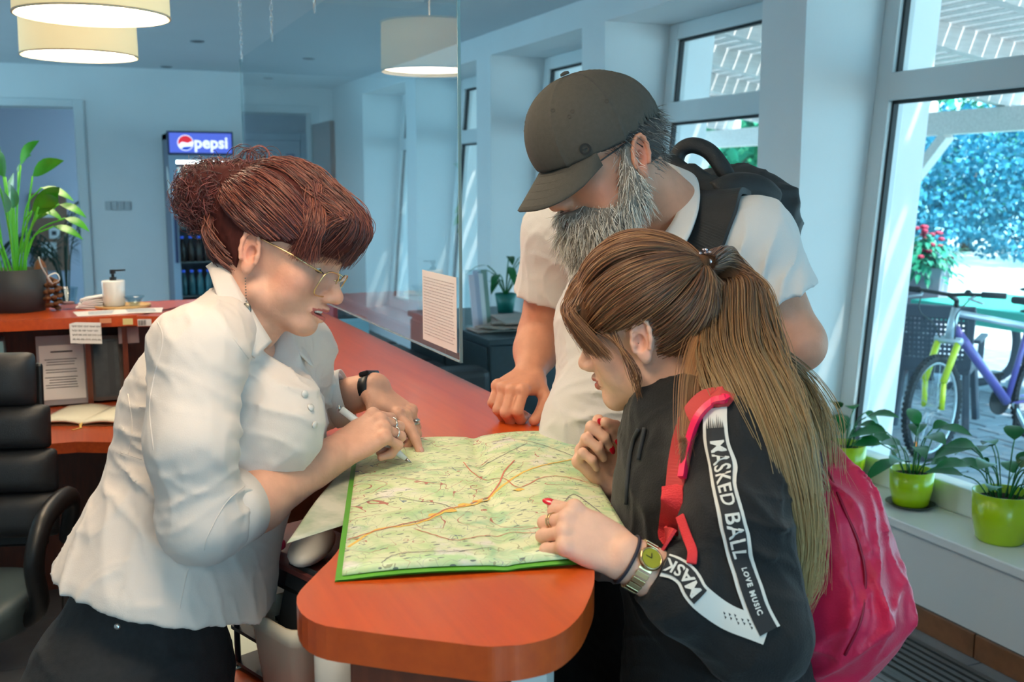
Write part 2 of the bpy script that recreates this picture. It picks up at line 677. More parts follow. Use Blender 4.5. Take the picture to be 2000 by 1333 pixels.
# ------------------------------------------------------------------ materials of the objects
def wood_mat(name, c1, c2, scale=(1, 1, 1), rough=0.285, coat=0.3):
    m = mat(name, c1, rough, coat=coat)
    nt = m.node_tree
    b = nt.nodes['Principled BSDF']
    tc = nt.nodes.new('ShaderNodeTexCoord')
    n = nt.nodes.new('ShaderNodeTexNoise')
    n.inputs['Scale'].default_value = 16
    n.inputs['Detail'].default_value = 4
    mp2 = nt.nodes.new('ShaderNodeMapping')
    mp2.inputs['Scale'].default_value = (scale[0] * .8, scale[1] * .16, scale[2] * .8)
    mp2.inputs['Rotation'].default_value = (0.37, 0.21, 0.16)
    mp2.inputs['Location'].default_value = (3.37, 7.13, 5.71)
    nt.links.new(tc.outputs['Object'], mp2.inputs['Vector'])
    nt.links.new(mp2.outputs[0], n.inputs['Vector'])
    r = nt.nodes.new('ShaderNodeValToRGB')
    r.color_ramp.elements[0].position = 0.25
    r.color_ramp.elements[1].position = 0.75
    r.color_ramp.elements[0].color = c2
    r.color_ramp.elements[1].color = c1
    nt.links.new(n.outputs['Fac'], r.inputs['Fac'])
    nt.links.new(r.outputs['Color'], b.inputs['Base Color'])
    return m


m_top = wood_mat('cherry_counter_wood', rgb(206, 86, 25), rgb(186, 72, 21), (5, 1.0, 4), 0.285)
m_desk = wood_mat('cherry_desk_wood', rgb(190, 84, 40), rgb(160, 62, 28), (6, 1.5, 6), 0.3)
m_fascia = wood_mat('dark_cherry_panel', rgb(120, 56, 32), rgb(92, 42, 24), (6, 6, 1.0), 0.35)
m_paper = mat('white_paper', rgb(228, 226, 224), 0.85)
m_paperw = mat('warm_paper', rgb(232, 228, 205), 0.85)
m_ink = mat('print_ink', rgb(70, 68, 72), 0.8)
m_black = mat('black_plastic', rgb(24, 25, 27), 0.4)
m_blackl = mat('black_leather', rgb(38, 40, 44), 0.45, noise=0.15, nscale=60, bump=0.2, bscale=420)
m_chrome = mat('chrome', rgb(200, 204, 208), 0.18, 1.0)
m_white = mat('white_plastic', rgb(226, 226, 222), 0.35)
m_cream = mat('cream_bin', rgb(226, 214, 192), 0.45)
m_acrylic = glass_mat('clear_screen_acrylic', (0.90, 0.97, 0.985, 1), 1.5, 1.25, 0.006)
m_clear = glass_mat('clear_glassware', (0.80, 0.87, 0.89, 1), 1.45, 1.0, 0.02)


# ------------------------------------------------------------------ reception counter
def counter_outline(inset=0.0, end=None):
    outer = [(0.404, 0.920), (0.440, 0.924), (0.476, 0.948), (0.511, 0.987), (0.560, 1.062), (0.630, 1.22), (0.715, 1.43), (0.792, 1.64),
             (0.838, 1.80), (0.858, 1.98), (0.862, 2.2), (0.862, 3.55), (0.855, 3.75), (0.825, 3.97), (0.765, 4.16), (0.665, 4.30), (0.53, 4.375), (0.36, 4.41), (-2.4, 4.41)]
    inner = [(-2.4, 3.97), (0.05, 3.955), (0.20, 3.93), (0.32, 3.86), (0.40, 3.72), (0.43, 3.5), (0.43, 2.2), (0.42, 1.9), (0.395, 1.60), (0.345, 1.39),
             (0.302, 1.271), (0.258, 1.199), (0.224, 1.145), (0.215, 1.108), (0.217, 1.072), (0.231, 1.043), (0.258, 1.019), (0.299, 0.984), (0.337, 0.954), (0.368, 0.930)]
    return outer, inner


def inset_poly(poly, d):
    n = len(poly)
    out = []
    for i in range(n):
        p0, p1, p2 = Vector(poly[i - 1]).to_2d(), Vector(poly[i]).to_2d(), Vector(poly[(i + 1) % n]).to_2d()
        a, b = (p1 - p0).normalized(), (p2 - p1).normalized()
        nn = Vector((-(a.y + b.y), a.x + b.x))
        if nn.length < 1e-6:
            nn = Vector((-a.y, a.x))
        nn.normalize()
        out.append((p1.x + nn.x * d, p1.y + nn.y * d))
    return out


outer, inner = counter_outline()
ct = empty('reception_counter', (0.64, 2.4, 0), 'curved cherry-wood reception counter with a rounded end under the unfolded map', 'counter')
nO, nI = len(outer), len(inner)


def resample(pl, n):
    P = catmull([(p[0], p[1], 0) for p in pl], 6)
    L = [0.0]
    for i in range(1, len(P)):
        L.append(L[-1] + (P[i] - P[i - 1]).length)
    out, i = [], 0
    for k in range(n):
        d = L[-1] * (k / (n - 1)) ** 2.0
        while i < len(P) - 2 and L[i + 1] < d:
            i += 1
        out.append(P[i].lerp(P[i + 1], min(1, max(0, (d - L[i]) / max(1e-9, L[i + 1] - L[i])))))
    return out


NT = 150
ro, ri = resample([(0.386, 0.924)] + outer, NT), resample([(0.386, 0.924)] + inner[::-1], NT)
ro[0] = ri[0] = Vector((0.386, 0.924, 0))
tb0 = MB()
for z in (1.062, 1.10):
    tb0.v += [Vector((p.x, p.y, z)) for p in ro] + [Vector((p.x, p.y, z)) for p in ri[1:]]
M_ = 2 * NT - 1


def io(i, top):
    return i + (M_ if top else 0)


def ii(i, top):
    return (0 if i == 0 else NT + i - 1) + (M_ if top else 0)


for t_ in (0, 1):
    for i in range(NT - 1):
        q = [io(i, t_), io(i + 1, t_), ii(i + 1, t_)] + ([ii(i, t_)] if i else [])
        tb0.f.append(tuple(q if t_ else q[::-1]))
for i in range(NT - 1):
    tb0.f.append((io(i, 0), io(i + 1, 0), io(i + 1, 1), io(i, 1)))
    tb0.f.append((ii(i + 1, 0), ii(i, 0), ii(i, 1), ii(i + 1, 1)))
tb0.f.append((io(NT - 1, 0), ii(NT - 1, 0), ii(NT - 1, 1), io(NT - 1, 1)))
tb0.mi = [0] * len(tb0.f)
o = tb0.build('counter_top', m_top, ct)
bm_ = bmesh.new()
bm_.from_mesh(o.data)
bmesh.ops.recalc_face_normals(bm_, faces=bm_.faces[:])
bm_.to_mesh(o.data)
bm_.free()
bv = o.modifiers.new('bevel', 'BEVEL')
bv.width, bv.segments, bv.limit_method, bv.angle_limit = 0.004, 3, 'ANGLE', math.radians(50)
# base panels under the top
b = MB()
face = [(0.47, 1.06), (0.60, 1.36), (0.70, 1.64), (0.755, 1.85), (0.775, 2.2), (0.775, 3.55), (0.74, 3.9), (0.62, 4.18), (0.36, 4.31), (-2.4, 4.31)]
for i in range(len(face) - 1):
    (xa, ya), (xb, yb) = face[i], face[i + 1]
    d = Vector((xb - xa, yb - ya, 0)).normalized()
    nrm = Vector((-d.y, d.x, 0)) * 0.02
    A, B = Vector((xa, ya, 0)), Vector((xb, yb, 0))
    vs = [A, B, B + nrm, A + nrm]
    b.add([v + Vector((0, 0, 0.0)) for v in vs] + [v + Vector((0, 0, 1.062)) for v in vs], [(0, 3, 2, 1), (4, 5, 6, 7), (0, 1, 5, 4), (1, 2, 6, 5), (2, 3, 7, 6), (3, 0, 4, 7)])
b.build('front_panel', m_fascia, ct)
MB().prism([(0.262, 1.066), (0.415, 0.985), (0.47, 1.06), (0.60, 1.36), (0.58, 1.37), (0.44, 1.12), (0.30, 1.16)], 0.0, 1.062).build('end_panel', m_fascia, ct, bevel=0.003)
MB().prism([(0.418, 0.982), (0.452, 0.965), (0.487, 1.02), (0.472, 1.062)], 0.0, 1.062).build('end_trim', m_white, ct)
# lower inner desk
dk = MB()
dk.prism([(0.20, 1.30), (0.33, 1.36), (0.42, 1.8), (0.43, 3.5), (0.40, 3.72), (0.32, 3.9), (0.3, 4.28), (-2.4, 4.28), (-2.4, 3.46), (0.0, 3.46), (0.12, 3.40), (0.18, 3.25), (0.17, 1.9), (0.16, 1.4)], 0.735, 0.77)
dk.build('desk_top', m_desk, ct)
# shelf compartments between desk and counter top
for k, x in enumerate((-2.4, -1.5, -0.62, -0.235, 0.06, 0.185)):
    MB().box((x - 0.009, 4.0, 0.77), (x + 0.009, 4.3, 1.062)).build('divider', m_fascia, ct)
MB().box((-2.4, 4.27, 0.77), (0.3, 4.30, 1.062)).build('shelf_back', m_fascia, ct)


def leaf_mesh(mb, base, tip, width, nrm, droop=0.0, seg=6, fold=0.15, peak=0.45):
    """A pointed leaf blade as a folded strip with a real mid rib."""
    base, tip, nrm = Vector(base), Vector(tip), Vector(nrm).normalized()
    ax = tip - base
    L = ax.length
    d = ax.normalized()
    s = d.cross(nrm)
    if s.length < 1e-4:
        s = d.orthogonal()
    s.normalize()
    n = s.cross(d)
    b = len(mb.v)
    for i in range(seg + 1):
        t = i / seg
        wd = width * (math.sin(PI * t ** (math.log(0.5) / math.log(peak))) ** 0.85 if 0 < t < 1 else 0.02)
        c = base + d * (L * t) - Vector((0, 0, 1)) * (droop * t * t) + n * (0.06 * L * math.sin(PI * t))
        mb.v += [c + s * wd * 0.5 + n * (fold * wd * 0.5), c, c - s * wd * 0.5 + n * (fold * wd * 0.5)]
    fs = []
    for i in range(seg):
        p = b + i * 3
        fs += [(p, p + 1, p + 4, p + 3), (p + 1, p + 2, p + 5, p + 4)]
    mb.f += fs
    mb.mi += [mb.cur] * len(fs)


# ------------------------------------------------------------------ pendant lamps over the counter, plus unseen ones added to light the back
m_shade = mat('lampshade_fabric', rgb(240, 226, 190), 0.8, emit=rgb(255, 226, 160), estr=0.42)
m_glow = mat('lamp_diffuser_glow', rgb(255, 250, 235), 0.6, emit=(1.0, 0.80, 0.56, 1), estr=19.0)


m_glow_fill = mat('added_fill_diffuser', rgb(255, 250, 235), 0.6, emit=(0.72, 0.90, 1.0, 1), estr=48.0)  # cool glow of two unseen pendants added to brighten the back wall


def pendant(x, y, zb, label, glow=None):
    e = empty('pendant_lamp', (x, y, zb), label, 'lamp', 'drum pendant lamps over the counter')
    R, Hs = 0.21, 0.20
    s = MB()
    s.lathe((x, y, zb), [(R, 0), (R * 0.985, Hs), (R * 0.975, Hs), (R - 0.004, 0.0), (R, 0)], 48)
    s.build('lamp_shade', m_shade, e, True)
    t = MB()
    for z in (0.0, Hs):
        t.lathe((x, y, zb + z), [(R - 0.003, -0.003), (R + 0.002, -0.003), (R + 0.002, 0.003), (R - 0.003, 0.003), (R - 0.003, -0.003)], 48)
    t.build('shade_rim', mat('lampshade_rim', rgb(214, 200, 168), 0.7), e, True)
    MB().lathe((x, y, zb + 0.012), [(0.0, 0.0), (R - 0.006, 0.0), (R - 0.006, 0.004), (0, 0.004)], 40).build('diffuser', glow or m_glow, e)
    MB().tube([(x, y, zb + 0.03), (x, y, 2.655)], 0.003, 8).build('cord', m_white, e)
    MB().lathe((x, y, 2.645), [(0.05, 0.0), (0.05, 0.034), (0, 0.034)], 20).build('ceiling_rose', m_white, e, True)
    return e


pendant(0.115, 3.30, 2.035, 'nearer and larger looking cream drum pendant lamp at top left')
pendant(0.100, 4.42, 2.045, 'farther cream drum pendant lamp partly behind the nearer shade')
pendant(0.13, 2.18, 2.04, 'cream drum pendant lamp above the receptionist')
pendant(0.14, 1.06, 2.06, 'cream drum pendant lamp above the counter end')
pendant(-1.55, 6.3, 2.06, 'unseen cream drum pendant added to light the back of the room', m_glow_fill)
pendant(-1.75, 8.4, 2.06, 'unseen cream drum pendant added to light the far back wall', m_glow_fill)
pendant(-0.75, -0.35, 2.06, 'cream drum pendant lamp behind the photographer')

# ------------------------------------------------------------------ hanging clear screen with chains and notice
scr = MB().prism([(0.800, 2.172), (0.806, 2.172), (0.806, 5.09), (0.800, 5.09)], 1.168, 2.135).build('hanging_screen', m_acrylic)
tag(scr, 'clear acrylic hygiene screen hung on chains above the counter', 'screen')
m_edge = mat('acrylic_edge', rgb(120, 160, 170), 0.2)
ed = MB()
ed.box((0.7995, 2.1705, 1.1665), (0.8065, 2.1735, 2.1365)).box((0.7995, 2.17, 1.1665), (0.8065, 5.09, 1.1695)).box((0.7995, 5.088, 1.168), (0.8065, 5.091, 2.135))
ed.build('screen_edge', m_edge, scr)
for y, lab in ((5.04, 'short steel chain with hook at the far corner of the clear screen'), (4.29, 'steel chain with hook in the middle of the screen top'), (3.53, 'steel chain with carabiner nearest the big lampshade reflection')):
    e = empty('chain', (0.803, y, 2.12), lab, 'chain')
    hk = MB()
    hk.tube([Vector((0.803, y + 0.016 * math.sin(a) * (1 if k < 9 else .6), 2.15 + 0.032 * math.cos(a))) for k, a in enumerate([i * PI / 6 for i in range(-1, 11)])], 0.0022, 6)
    hk.build('hook', m_chrome, e, True)
    lk = MB()
    nl = int((2.575 - 2.18) / 0.021)
    for k in range(nl + 1):
        z = 2.186 + k * 0.021
        pts = []
        for i in range(9):
            a = 2 * PI * i / 8
            u, v = 0.0058 * math.cos(a), 0.0125 * math.sin(a)
            pts.append((0.803 + (u if k % 2 else 0), y + (0 if k % 2 else u), z + v))
        lk.tube(pts, 0.0016, 5, cap=False)
    tag(lk.build('links', m_chrome, e, True), kind='stuff')

sh = empty('notice_sheet', (0.797, 2.3, 1.19), 'white printed notice taped to the lower corner of the clear screen', 'paper')
MB().prism([(0.7965, 2.182), (0.7972, 2.182), (0.7972, 2.422), (0.7965, 2.422)], 1.187, 1.357).build('sheet', mat('notice_paper', rgb(222, 218, 216), 0.8), sh)
pr = MB()
random.seed(7)
for k in range(20):
    z = 1.340 - k * 0.0072
    y = 2.41
    while y > 2.205:
        l = random.uniform(0.006, 0.02)
        pr.box((0.7958, y - l, z), (0.7963, y, z + 0.0018))
        y -= l + 0.004
pr.build('print', mat('faint_print', rgb(176, 168, 168), 0.8), sh)

# ------------------------------------------------------------------ hiking map: booklet, printed pages, loose sheet
PB = {'BL': onz(668, 1112, 1.112), 'BR': onz(1253, 1078, 1.112), 'TR': onz(1111, 840, 1.112), 'TL': onz(700, 868, 1.112)}
SPU = 0.535


def mapz(u, v):
    a = u / SPU if u < SPU else (1 - u) / (1 - SPU)          # 1 at the spine, 0 at the outer edges
    hump = 0.010 * math.sin(min(1, a) * PI * 0.92) - 0.004 * max(0, a - 0.93) / 0.07
    return 1.1078 + max(0, hump) * (0.8 + 0.2 * math.sin(3 * v)) + 0.0012 * math.sin(9 * u + 4 * v) * (1 - a)


def mappt(u, v, dz=0.0):
    p = PB['BL'].lerp(PB['BR'], u).lerp(PB['TL'].lerp(PB['TR'], u), v)
    return Vector((p.x, p.y, mapz(u, v) + dz))


mp = empty('hiking_map', (0.56, 1.45, 1.10), 'large open hiking map booklet with green cover edge lying on the counter', 'map')


def map_print_mat():
    m = mat('map_print', rgb(190, 215, 160), 0.55)
    nt = m.node_tree
    b = nt.nodes['Principled BSDF']
    tc = nt.nodes.new('ShaderNodeTexCoord')

    def noise(sc, det, dist=0.0):
        n = nt.nodes.new('ShaderNodeTexNoise')
        n.inputs['Scale'].default_value = sc
        n.inputs['Detail'].default_value = det
        n.inputs['Distortion'].default_value = dist
        nt.links.new(tc.outputs['Object'], n.inputs['Vector'])
        return n.outputs['Fac']

    def ramp(src, els):
        r = nt.nodes.new('ShaderNodeValToRGB')
        while len(r.color_ramp.elements) < len(els):
            r.color_ramp.elements.new(0.5)
        for e, (p, c) in zip(r.color_ramp.elements, els):
            e.position, e.color = p, c
        nt.links.new(src, r.inputs['Fac'])
        return r.outputs['Color']

    def mix(fac, a, b_):
        x = nt.nodes.new('ShaderNodeMix')
        x.data_type = 'RGBA'
        nt.links.new(fac, x.inputs[0])
        for i, s in ((6, a), (7, b_)):
            if isinstance(s, tuple):
                x.inputs[i].default_value = s
            else:
                nt.links.new(s, x.inputs[i])
        return x.outputs[2]

    def lines(src, freq, wdt):
        a = nt.nodes.new('ShaderNodeMath')
        a.operation = 'MULTIPLY'
        a.inputs[1].default_value = freq
        nt.links.new(src, a.inputs[0])
        fr_ = nt.nodes.new('ShaderNodeMath')
        fr_.operation = 'FRACT'
        nt.links.new(a.outputs[0], fr_.inputs[0])
        l = nt.nodes.new('ShaderNodeMath')
        l.operation = 'LESS_THAN'
        l.inputs[1].default_value = wdt
        nt.links.new(fr_.outputs[0], l.inputs[0])
        return l.outputs[0]
    base = ramp(noise(7, 3), [(0.30, rgb(142, 196, 168)), (0.45, rgb(166, 206, 150)), (0.58, rgb(196, 216, 156)), (0.72, rgb(160, 204, 156))])
    forest = ramp(noise(26, 5, 0.6), [(0.42, (0, 0, 0, 1)), (0.62, (0.85, 0.85, 0.85, 1))])
    c = mix(forest, rgb(222, 228, 190), base)
    town = ramp(noise(15, 6, 0.3), [(0.60, (0, 0, 0, 1)), (0.68, (0.8, 0.8, 0.8, 1))])
    c = mix(town, c, rgb(232, 226, 222))
    nn = noise(9, 3)
    c = mix(lines(nn, 17.0, 0.05), c, rgb(168, 172, 132))
    c = mix(lines(noise(13, 2, 0.8), 7.0, 0.022), c, rgb(110, 130, 140))
    c = mix(lines(noise(5, 3, 1.2), 6.0, 0.022), c, rgb(178, 110, 96))
    vo = nt.nodes.new('ShaderNodeTexVoronoi')
    vo.inputs['Scale'].default_value = 75
    mpn = nt.nodes.new('ShaderNodeMapping')
    mpn.inputs['Scale'].default_value = (0.45, 1.3, 1)
    mpn.inputs['Rotation'].default_value = (0, 0, 0.35)
    nt.links.new(tc.outputs['Object'], mpn.inputs['Vector'])
    nt.links.new(mpn.outputs[0], vo.inputs['Vector'])
    lt = nt.nodes.new('ShaderNodeMath')
    lt.operation = 'LESS_THAN'
    lt.inputs[1].default_value = 0.16
    nt.links.new(vo.outputs['Distance'], lt.inputs[0])
    c = mix(lt.outputs[0], c, rgb(105, 115, 110))
    nt.links.new(c, b.inputs['Base Color'])
    return m


m_map = map_print_mat()
m_green = mat('map_cover_green', rgb(92, 168, 52), 0.4)
NU, NV = 60, 24
pg = MB()
pg.grid(lambda u, v: mappt(u, v), NU, NV)
base_i = len(pg.v)
rim = [(i, 0) for i in range(NU + 1)] + [(NU, j) for j in range(1, NV + 1)] + [(i, NV) for i in range(NU - 1, -1, -1)] + [(0, j) for j in range(NV - 1, 0, -1)]
idx = [i * (NV + 1) + j for i, j in rim]
lowv = [Vector((pg.v[k].x, pg.v[k].y, 1.1036 + (pg.v[k].z - 1.1078) * 0.55)) for k in idx]
pg.v += lowv
n_ = len(idx)
pg.f += [(idx[(k + 1) % n_], idx[k], base_i + k, base_i + (k + 1) % n_) for k in range(n_)]
pg.mi += [0] * n_
pages = pg.build('pages', m_map, mp, True)
cv = MB()


def covpt(u, v):
    uu, vv = -0.022 + u * 1.026, -0.018 + v * 1.030
    p = mappt(min(1, max(0, uu)), min(1, max(0, vv)))
    q = PB['BL'].lerp(PB['BR'], uu).lerp(PB['TL'].lerp(PB['TR'], uu), vv)
    return Vector((q.x, q.y, 1.1024 + (p.z - 1.1078) * 0.5))


cv.grid(covpt, 40, 8)
k0 = len(cv.v)
cv.grid(lambda u, v: covpt(u, v) - Vector((0, 0, 0.0018)), 40, 8)
cv.build('cover', m_green, mp, True)
# main roads of the printed map
m_red = mat('road_red', rgb(214, 120, 100), 0.6)
m_yel = mat('road_yellow', rgb(236, 196, 96), 0.6)
m_gry = mat('road_grey', rgb(120, 120, 125), 0.6)


def uv_of(px, py):
    p = onz(px, py, 1.113)
    u = v = 0.5
    for _ in range(30):
        q = mappt(u, v)
        ex, ey = p.x - q.x, p.y - q.y
        du = (mappt(u + 0.01, v) - q) / 0.01
        dv = (mappt(u, v + 0.01) - q) / 0.01
        det = du.x * dv.y - du.y * dv.x
        u += (ex * dv.y - ey * dv.x) / det
        v += (du.x * ey - du.y * ex) / det
    return min(0.995, max(0.005, u)), min(0.99, max(0.01, v))


def road(pts, wdt, m, name, dz):
    uv = [uv_of(*p) for p in pts]
    cv_ = catmull([(a, b_, 0) for a, b_ in uv], 8)
    mb = MB()
    b0 = len(mb.v)
    for i, p in enumerate(cv_):
        jx = 0.004 * math.sin(i * 1.7) * 0.4
        a, c = cv_[max(0, i - 1)], cv_[min(len(cv_) - 1, i + 1)]
        A, B, P_ = mappt(a.x, a.y), mappt(c.x, c.y), mappt(p.x, min(0.995, p.y + jx), dz)
        s = (B - A).cross(Vector((0, 0, 1))).normalized() * wdt / 2
        mb.v += [P_ - s, P_ + s]
    fs = [(b0 + 2 * i, b0 + 2 * i + 1, b0 + 2 * i + 3, b0 + 2 * i + 2) for i in range(len(cv_) - 1)]
    mb.f += fs
    mb.mi += [0] * len(fs)
    mb.build(name, m, mp)


road([(680, 1064), (735, 1037), (790, 1033), (830, 1024), (880, 1000), (930, 985), (975, 955), (1020, 930), (1060, 915), (1105, 900), (1140, 885)], 0.0042, m_yel, 'printed_road', 0.0005)
road([(676, 1050), (730, 1040), (788, 1030), (835, 1020), (872, 1000), (905, 992), (940, 975), (972, 950), (985, 925), (1005, 905)], 0.0022, m_red, 'printed_road', 0.0009)
road([(905, 905), (925, 925), (960, 935), (985, 938), (1015, 958), (1060, 940), (1100, 935), (1150, 940)], 0.0018, m_red, 'printed_road', 0.0009)
road([(810, 1040), (850, 1052), (890, 1060), (940, 1048), (990, 1040), (1050, 1045), (1110, 1030)], 0.0015, m_red, 'printed_road', 0.0009)
road([(700, 985), (735, 975), (770, 975), (815, 985), (860, 990), (890, 1000)], 0.0012, m_gry, 'printed_road', 0.0008)
road([(745, 1105), (765, 1090), (800, 1085), (850, 1083), (900, 1080), (960, 1068)], 0.0012, m_gry, 'printed_road', 0.0008)
road([(960, 866), (1000, 862), (1040, 868), (1090, 880), (1125, 890)], 0.0014, m_gry, 'printed_road', 0.0008)
road([(840, 925), (890, 918), (950, 905), (1000, 885), (1030, 870)], 0.0012, m_gry, 'printed_road', 0.0008)
road([(1100, 990), (1120, 970), (1150, 985), (1185, 1010), (1215, 1040)], 0.0014, m_gry, 'printed_road', 0.0008)
for (px, py, r_) in ((880, 1003, 0.011), (905, 990, 0.012), (850, 1012, 0.010), (1015, 962, 0.009), (930, 980, 0.010)):
    u, v = uv_of(px, py)
    bl = MB()
    ring = []
    for k in range(14):
        a = 2 * PI * k / 14
        rr = r_ * (0.6 + 0.5 * random.random())
        c0 = mappt(u, v)
        ring.append((c0.x + rr * 1.2 * math.cos(a), c0.y + rr * 0.7 * math.sin(a), mapz(u, v) + 0.0006))
    bl.add(ring, [tuple(range(14))])
    bl.build('printed_town', m_yel, mp)

ls = MB()
PL = [onz(700, 872, 1.1015), onz(560, 1062, 1.1015), onz(672, 1026, 1.1015), onz(712, 860, 1.1015)]


def loose(u, v):
    p = Vector(PL[1]).lerp(Vector(PL[2]), u).lerp(Vector(PL[0]).lerp(Vector(PL[3]), u), v)
    p.z = 1.1012 + 0.004 * (1 - u) * math.sin(5 * v) ** 2
    return p


ls.grid(loose, 12, 18)
m_map2 = mat('map_back_print', rgb(206, 204, 188), 0.6, color2=rgb(150, 165, 140), nscale=22)
o = ls.build('loose_map_sheet', m_map2, None, True)
sd = o.modifiers.new('thickness', 'SOLIDIFY')
sd.thickness, sd.offset = 0.0006, 1
tag(o, 'greyish unfolded map sheet sticking out left under the green booklet', 'map')

# ------------------------------------------------------------------ clutter beside the counter end
bn = empty('desk_bin', (0.285, 1.50, 0.77), 'cream plastic bin stuffed with folders beside the counter end', 'bin')
c0 = Vector((0.291, 1.505, 0.77))
bx = MB()


def ringbox(mb, c, hx, hy, z, r=0.02, rot=0.35):
    pts = []
    for (sx, sy) in ((1, 1), (-1, 1), (-1, -1), (1, -1)):
        for k in range(4):
            a = {(1, 1): 0, (-1, 1): 90, (-1, -1): 180, (1, -1): 270}[(sx, sy)] + k * 30
            x, y = sx * (hx - r) + r * math.cos(math.radians(a)), sy * (hy - r) + r * math.sin(math.radians(a))
            pts.append((c.x + x * math.cos(rot) - y * math.sin(rot), c.y + x * math.sin(rot) + y * math.cos(rot), z))
    b0 = len(mb.v)
    mb.v += [Vector(p) for p in pts]
    return b0, len(pts)


rings = []
for hx, hy, z in ((0.034, 0.05, 0.7705), (0.046, 0.066, 0.90), (0.052, 0.072, 0.905), (0.052, 0.072, 0.93), (0.048, 0.068, 0.93), (0.045, 0.064, 0.90), (0.034, 0.05, 0.78)):
    rings.append(ringbox(bx, c0, hx, hy, z))
for (a, n), (b_, _) in zip(rings, rings[1:]):
    bx.f += [(a + j, a + (j + 1) % n, b_ + (j + 1) % n, b_ + j) for j in range(n)]
bx.f += [tuple(rings[0][0] + j for j in range(n))[::-1], tuple(rings[-1][0] + j for j in range(n))]
bx.mi = [0] * len(bx.f)
bx.build('bin_body', m_cream, bn, True, bevel=0)
cols = [(rgb(30, 42, 58), 0.0), (rgb(92, 40, 40), 0.013), (rgb(64, 104, 140), -0.014), (rgb(150, 146, 120), 0.026), (rgb(44, 50, 56), -0.028)]
LABF = ['dark navy folder in the cream bin', 'maroon folder in the cream bin', 'blue folder leaning in the cream bin', 'olive grey folder at the right of the cream bin', 'charcoal folder at the left of the cream bin']
for k, (c, off) in enumerate(cols):
    f_ = MB()
    base = c0 + Vector((off * math.cos(0.35), off * math.sin(0.35), 0.03))
    up_ = Vector((0.10 + 0.03 * k, -0.06 + 0.02 * k, 1)).normalized()
    sx_ = Vector((-math.sin(0.35), math.cos(0.35), 0))
    f_.obox(base + up_ * (0.088 + 0.006 * k), sx_, up_.cross(sx_), up_, 0.046, 0.004, 0.088)
    tag(f_.build('folder', mat('folder_%d' % k, c, 0.5), None, bevel=0.003), LABF[k], 'folder', 'folders in the cream bin')
# glasses case / phone handset lying white on top
hs = MB()
hs.ball((0.325, 1.545, 1.012), (0.032, 0.07, 0.020), 18, 10, ax=(Vector((0.86, -0.5, 0)), Vector((0.5, 0.86, 0.05)).normalized(), Vector((0, 0, 1))))
hs_o = hs.build('computer_mouse', m_white, None, True)
tag(hs_o, 'rounded white computer mouse lying just left of the counter edge', 'mouse')
st = empty('letter_tray', (0.335, 1.55, 0.77), 'dark stacked letter tray tucked under the counter edge below the mouse', 'tray')
for k in range(4):
    z = 0.78 + k * 0.058
    t_ = MB()
    t_.obox((0.335, 1.60, z), (0.93, 0.36, 0), (-0.36, 0.93, 0), (0, 0, 1), 0.075, 0.13, 0.003)
    t_.build('tray_level', m_black, st)
for (a, b_) in ((-0.07, -0.12), (0.07, -0.12), (-0.07, 0.12), (0.07, 0.12)):
    p = Vector((0.335, 1.60, 0)) + Vector((0.93, 0.36, 0)) * a + Vector((-0.36, 0.93, 0)) * b_
    MB().tube([(p.x, p.y, 0.7705), (p.x, p.y, 0.99)], 0.005, 8).build('tray_post', m_black, st)
MB().obox((0.335, 1.60, 0.985), (0.93, 0.36, 0), (-0.36, 0.93, 0), (0, 0, 1), 0.075, 0.13, 0.004).build('tray_level', mat('tray_top', rgb(110, 60, 60), 0.5), st)
pk = MB().obox((0.262, 1.60, 0.998), (0.8, 0.6, 0.1), (-0.6, 0.8, 0), (0, 0, 1), 0.028, 0.022, 0.008)
tag(pk.build('eraser', mat('pink_plastic', rgb(222, 60, 110), 0.4), None, bevel=0.006, seg=3), 'small bright pink eraser lying in the clutter left of the mouse', 'eraser')
cp = MB().obox((0.232, 1.655, 0.9925), (0.9, 0.43, 0.1), (-0.43, 0.9, 0), (0, 0, 1), 0.03, 0.05, 0.0015)
tag(cp.build('clear_packet', m_paper, None), 'crumpled white packet beside the pink eraser', 'packet')
ps = MB().obox((0.255, 1.80, 0.772), (0.94, 0.34, 0), (-0.34, 0.94, 0), (0, 0, 1), 0.075, 0.105, 0.0012)
tag(ps.build('paper_sheet', mat('greenish_paper', rgb(212, 222, 208), 0.8), None), 'pale greenish paper sheet on the low desk beside the cream bin', 'paper')
tub = MB().lathe((0.322, 1.375, 0.7705), [(0.034, 0), (0.034, 0.20), (0.031, 0.20), (0.031, 0.02), (0, 0.02)], 24)
tag(tub.build('white_canister', m_white, None, True), 'plain white canister standing under the rounded counter end', 'canister')

# ------------------------------------------------------------------ things on the far run of the counter
m_leaf = mat('bright_green_leaf', rgb(74, 170, 40), 0.35, noise=0.35, nscale=14)
m_leaf2 = mat('deep_green_leaf', rgb(22, 110, 50), 0.3, noise=0.3, nscale=20)
m_stem = mat('green_stem', rgb(90, 190, 40), 0.4)
m_soil = mat('potting_soil', rgb(50, 36, 26), 0.95, bump=0.6, bscale=160)
lp = empty('potted_plant', (-0.165, 4.26, 1.10), 'tall leafy green plant in a dark grey pot at the left end of the counter', 'plant')
p = MB()
p.lathe((-0.165, 4.26, 1.1), [(0.07, 0.0), (0.092, 0.0), (0.103, 0.155), (0.097, 0.155), (0.092, 0.12)], 36)
p.build('pot', mat('dark_grey_pot', rgb(58, 62, 64), 0.6), lp, True)
MB().lathe((-0.165, 4.26, 1.1), [(0.0, 0.125), (0.0945, 0.122)], 24).build('soil', m_soil, lp)
random.seed(11)
sb_ = MB()
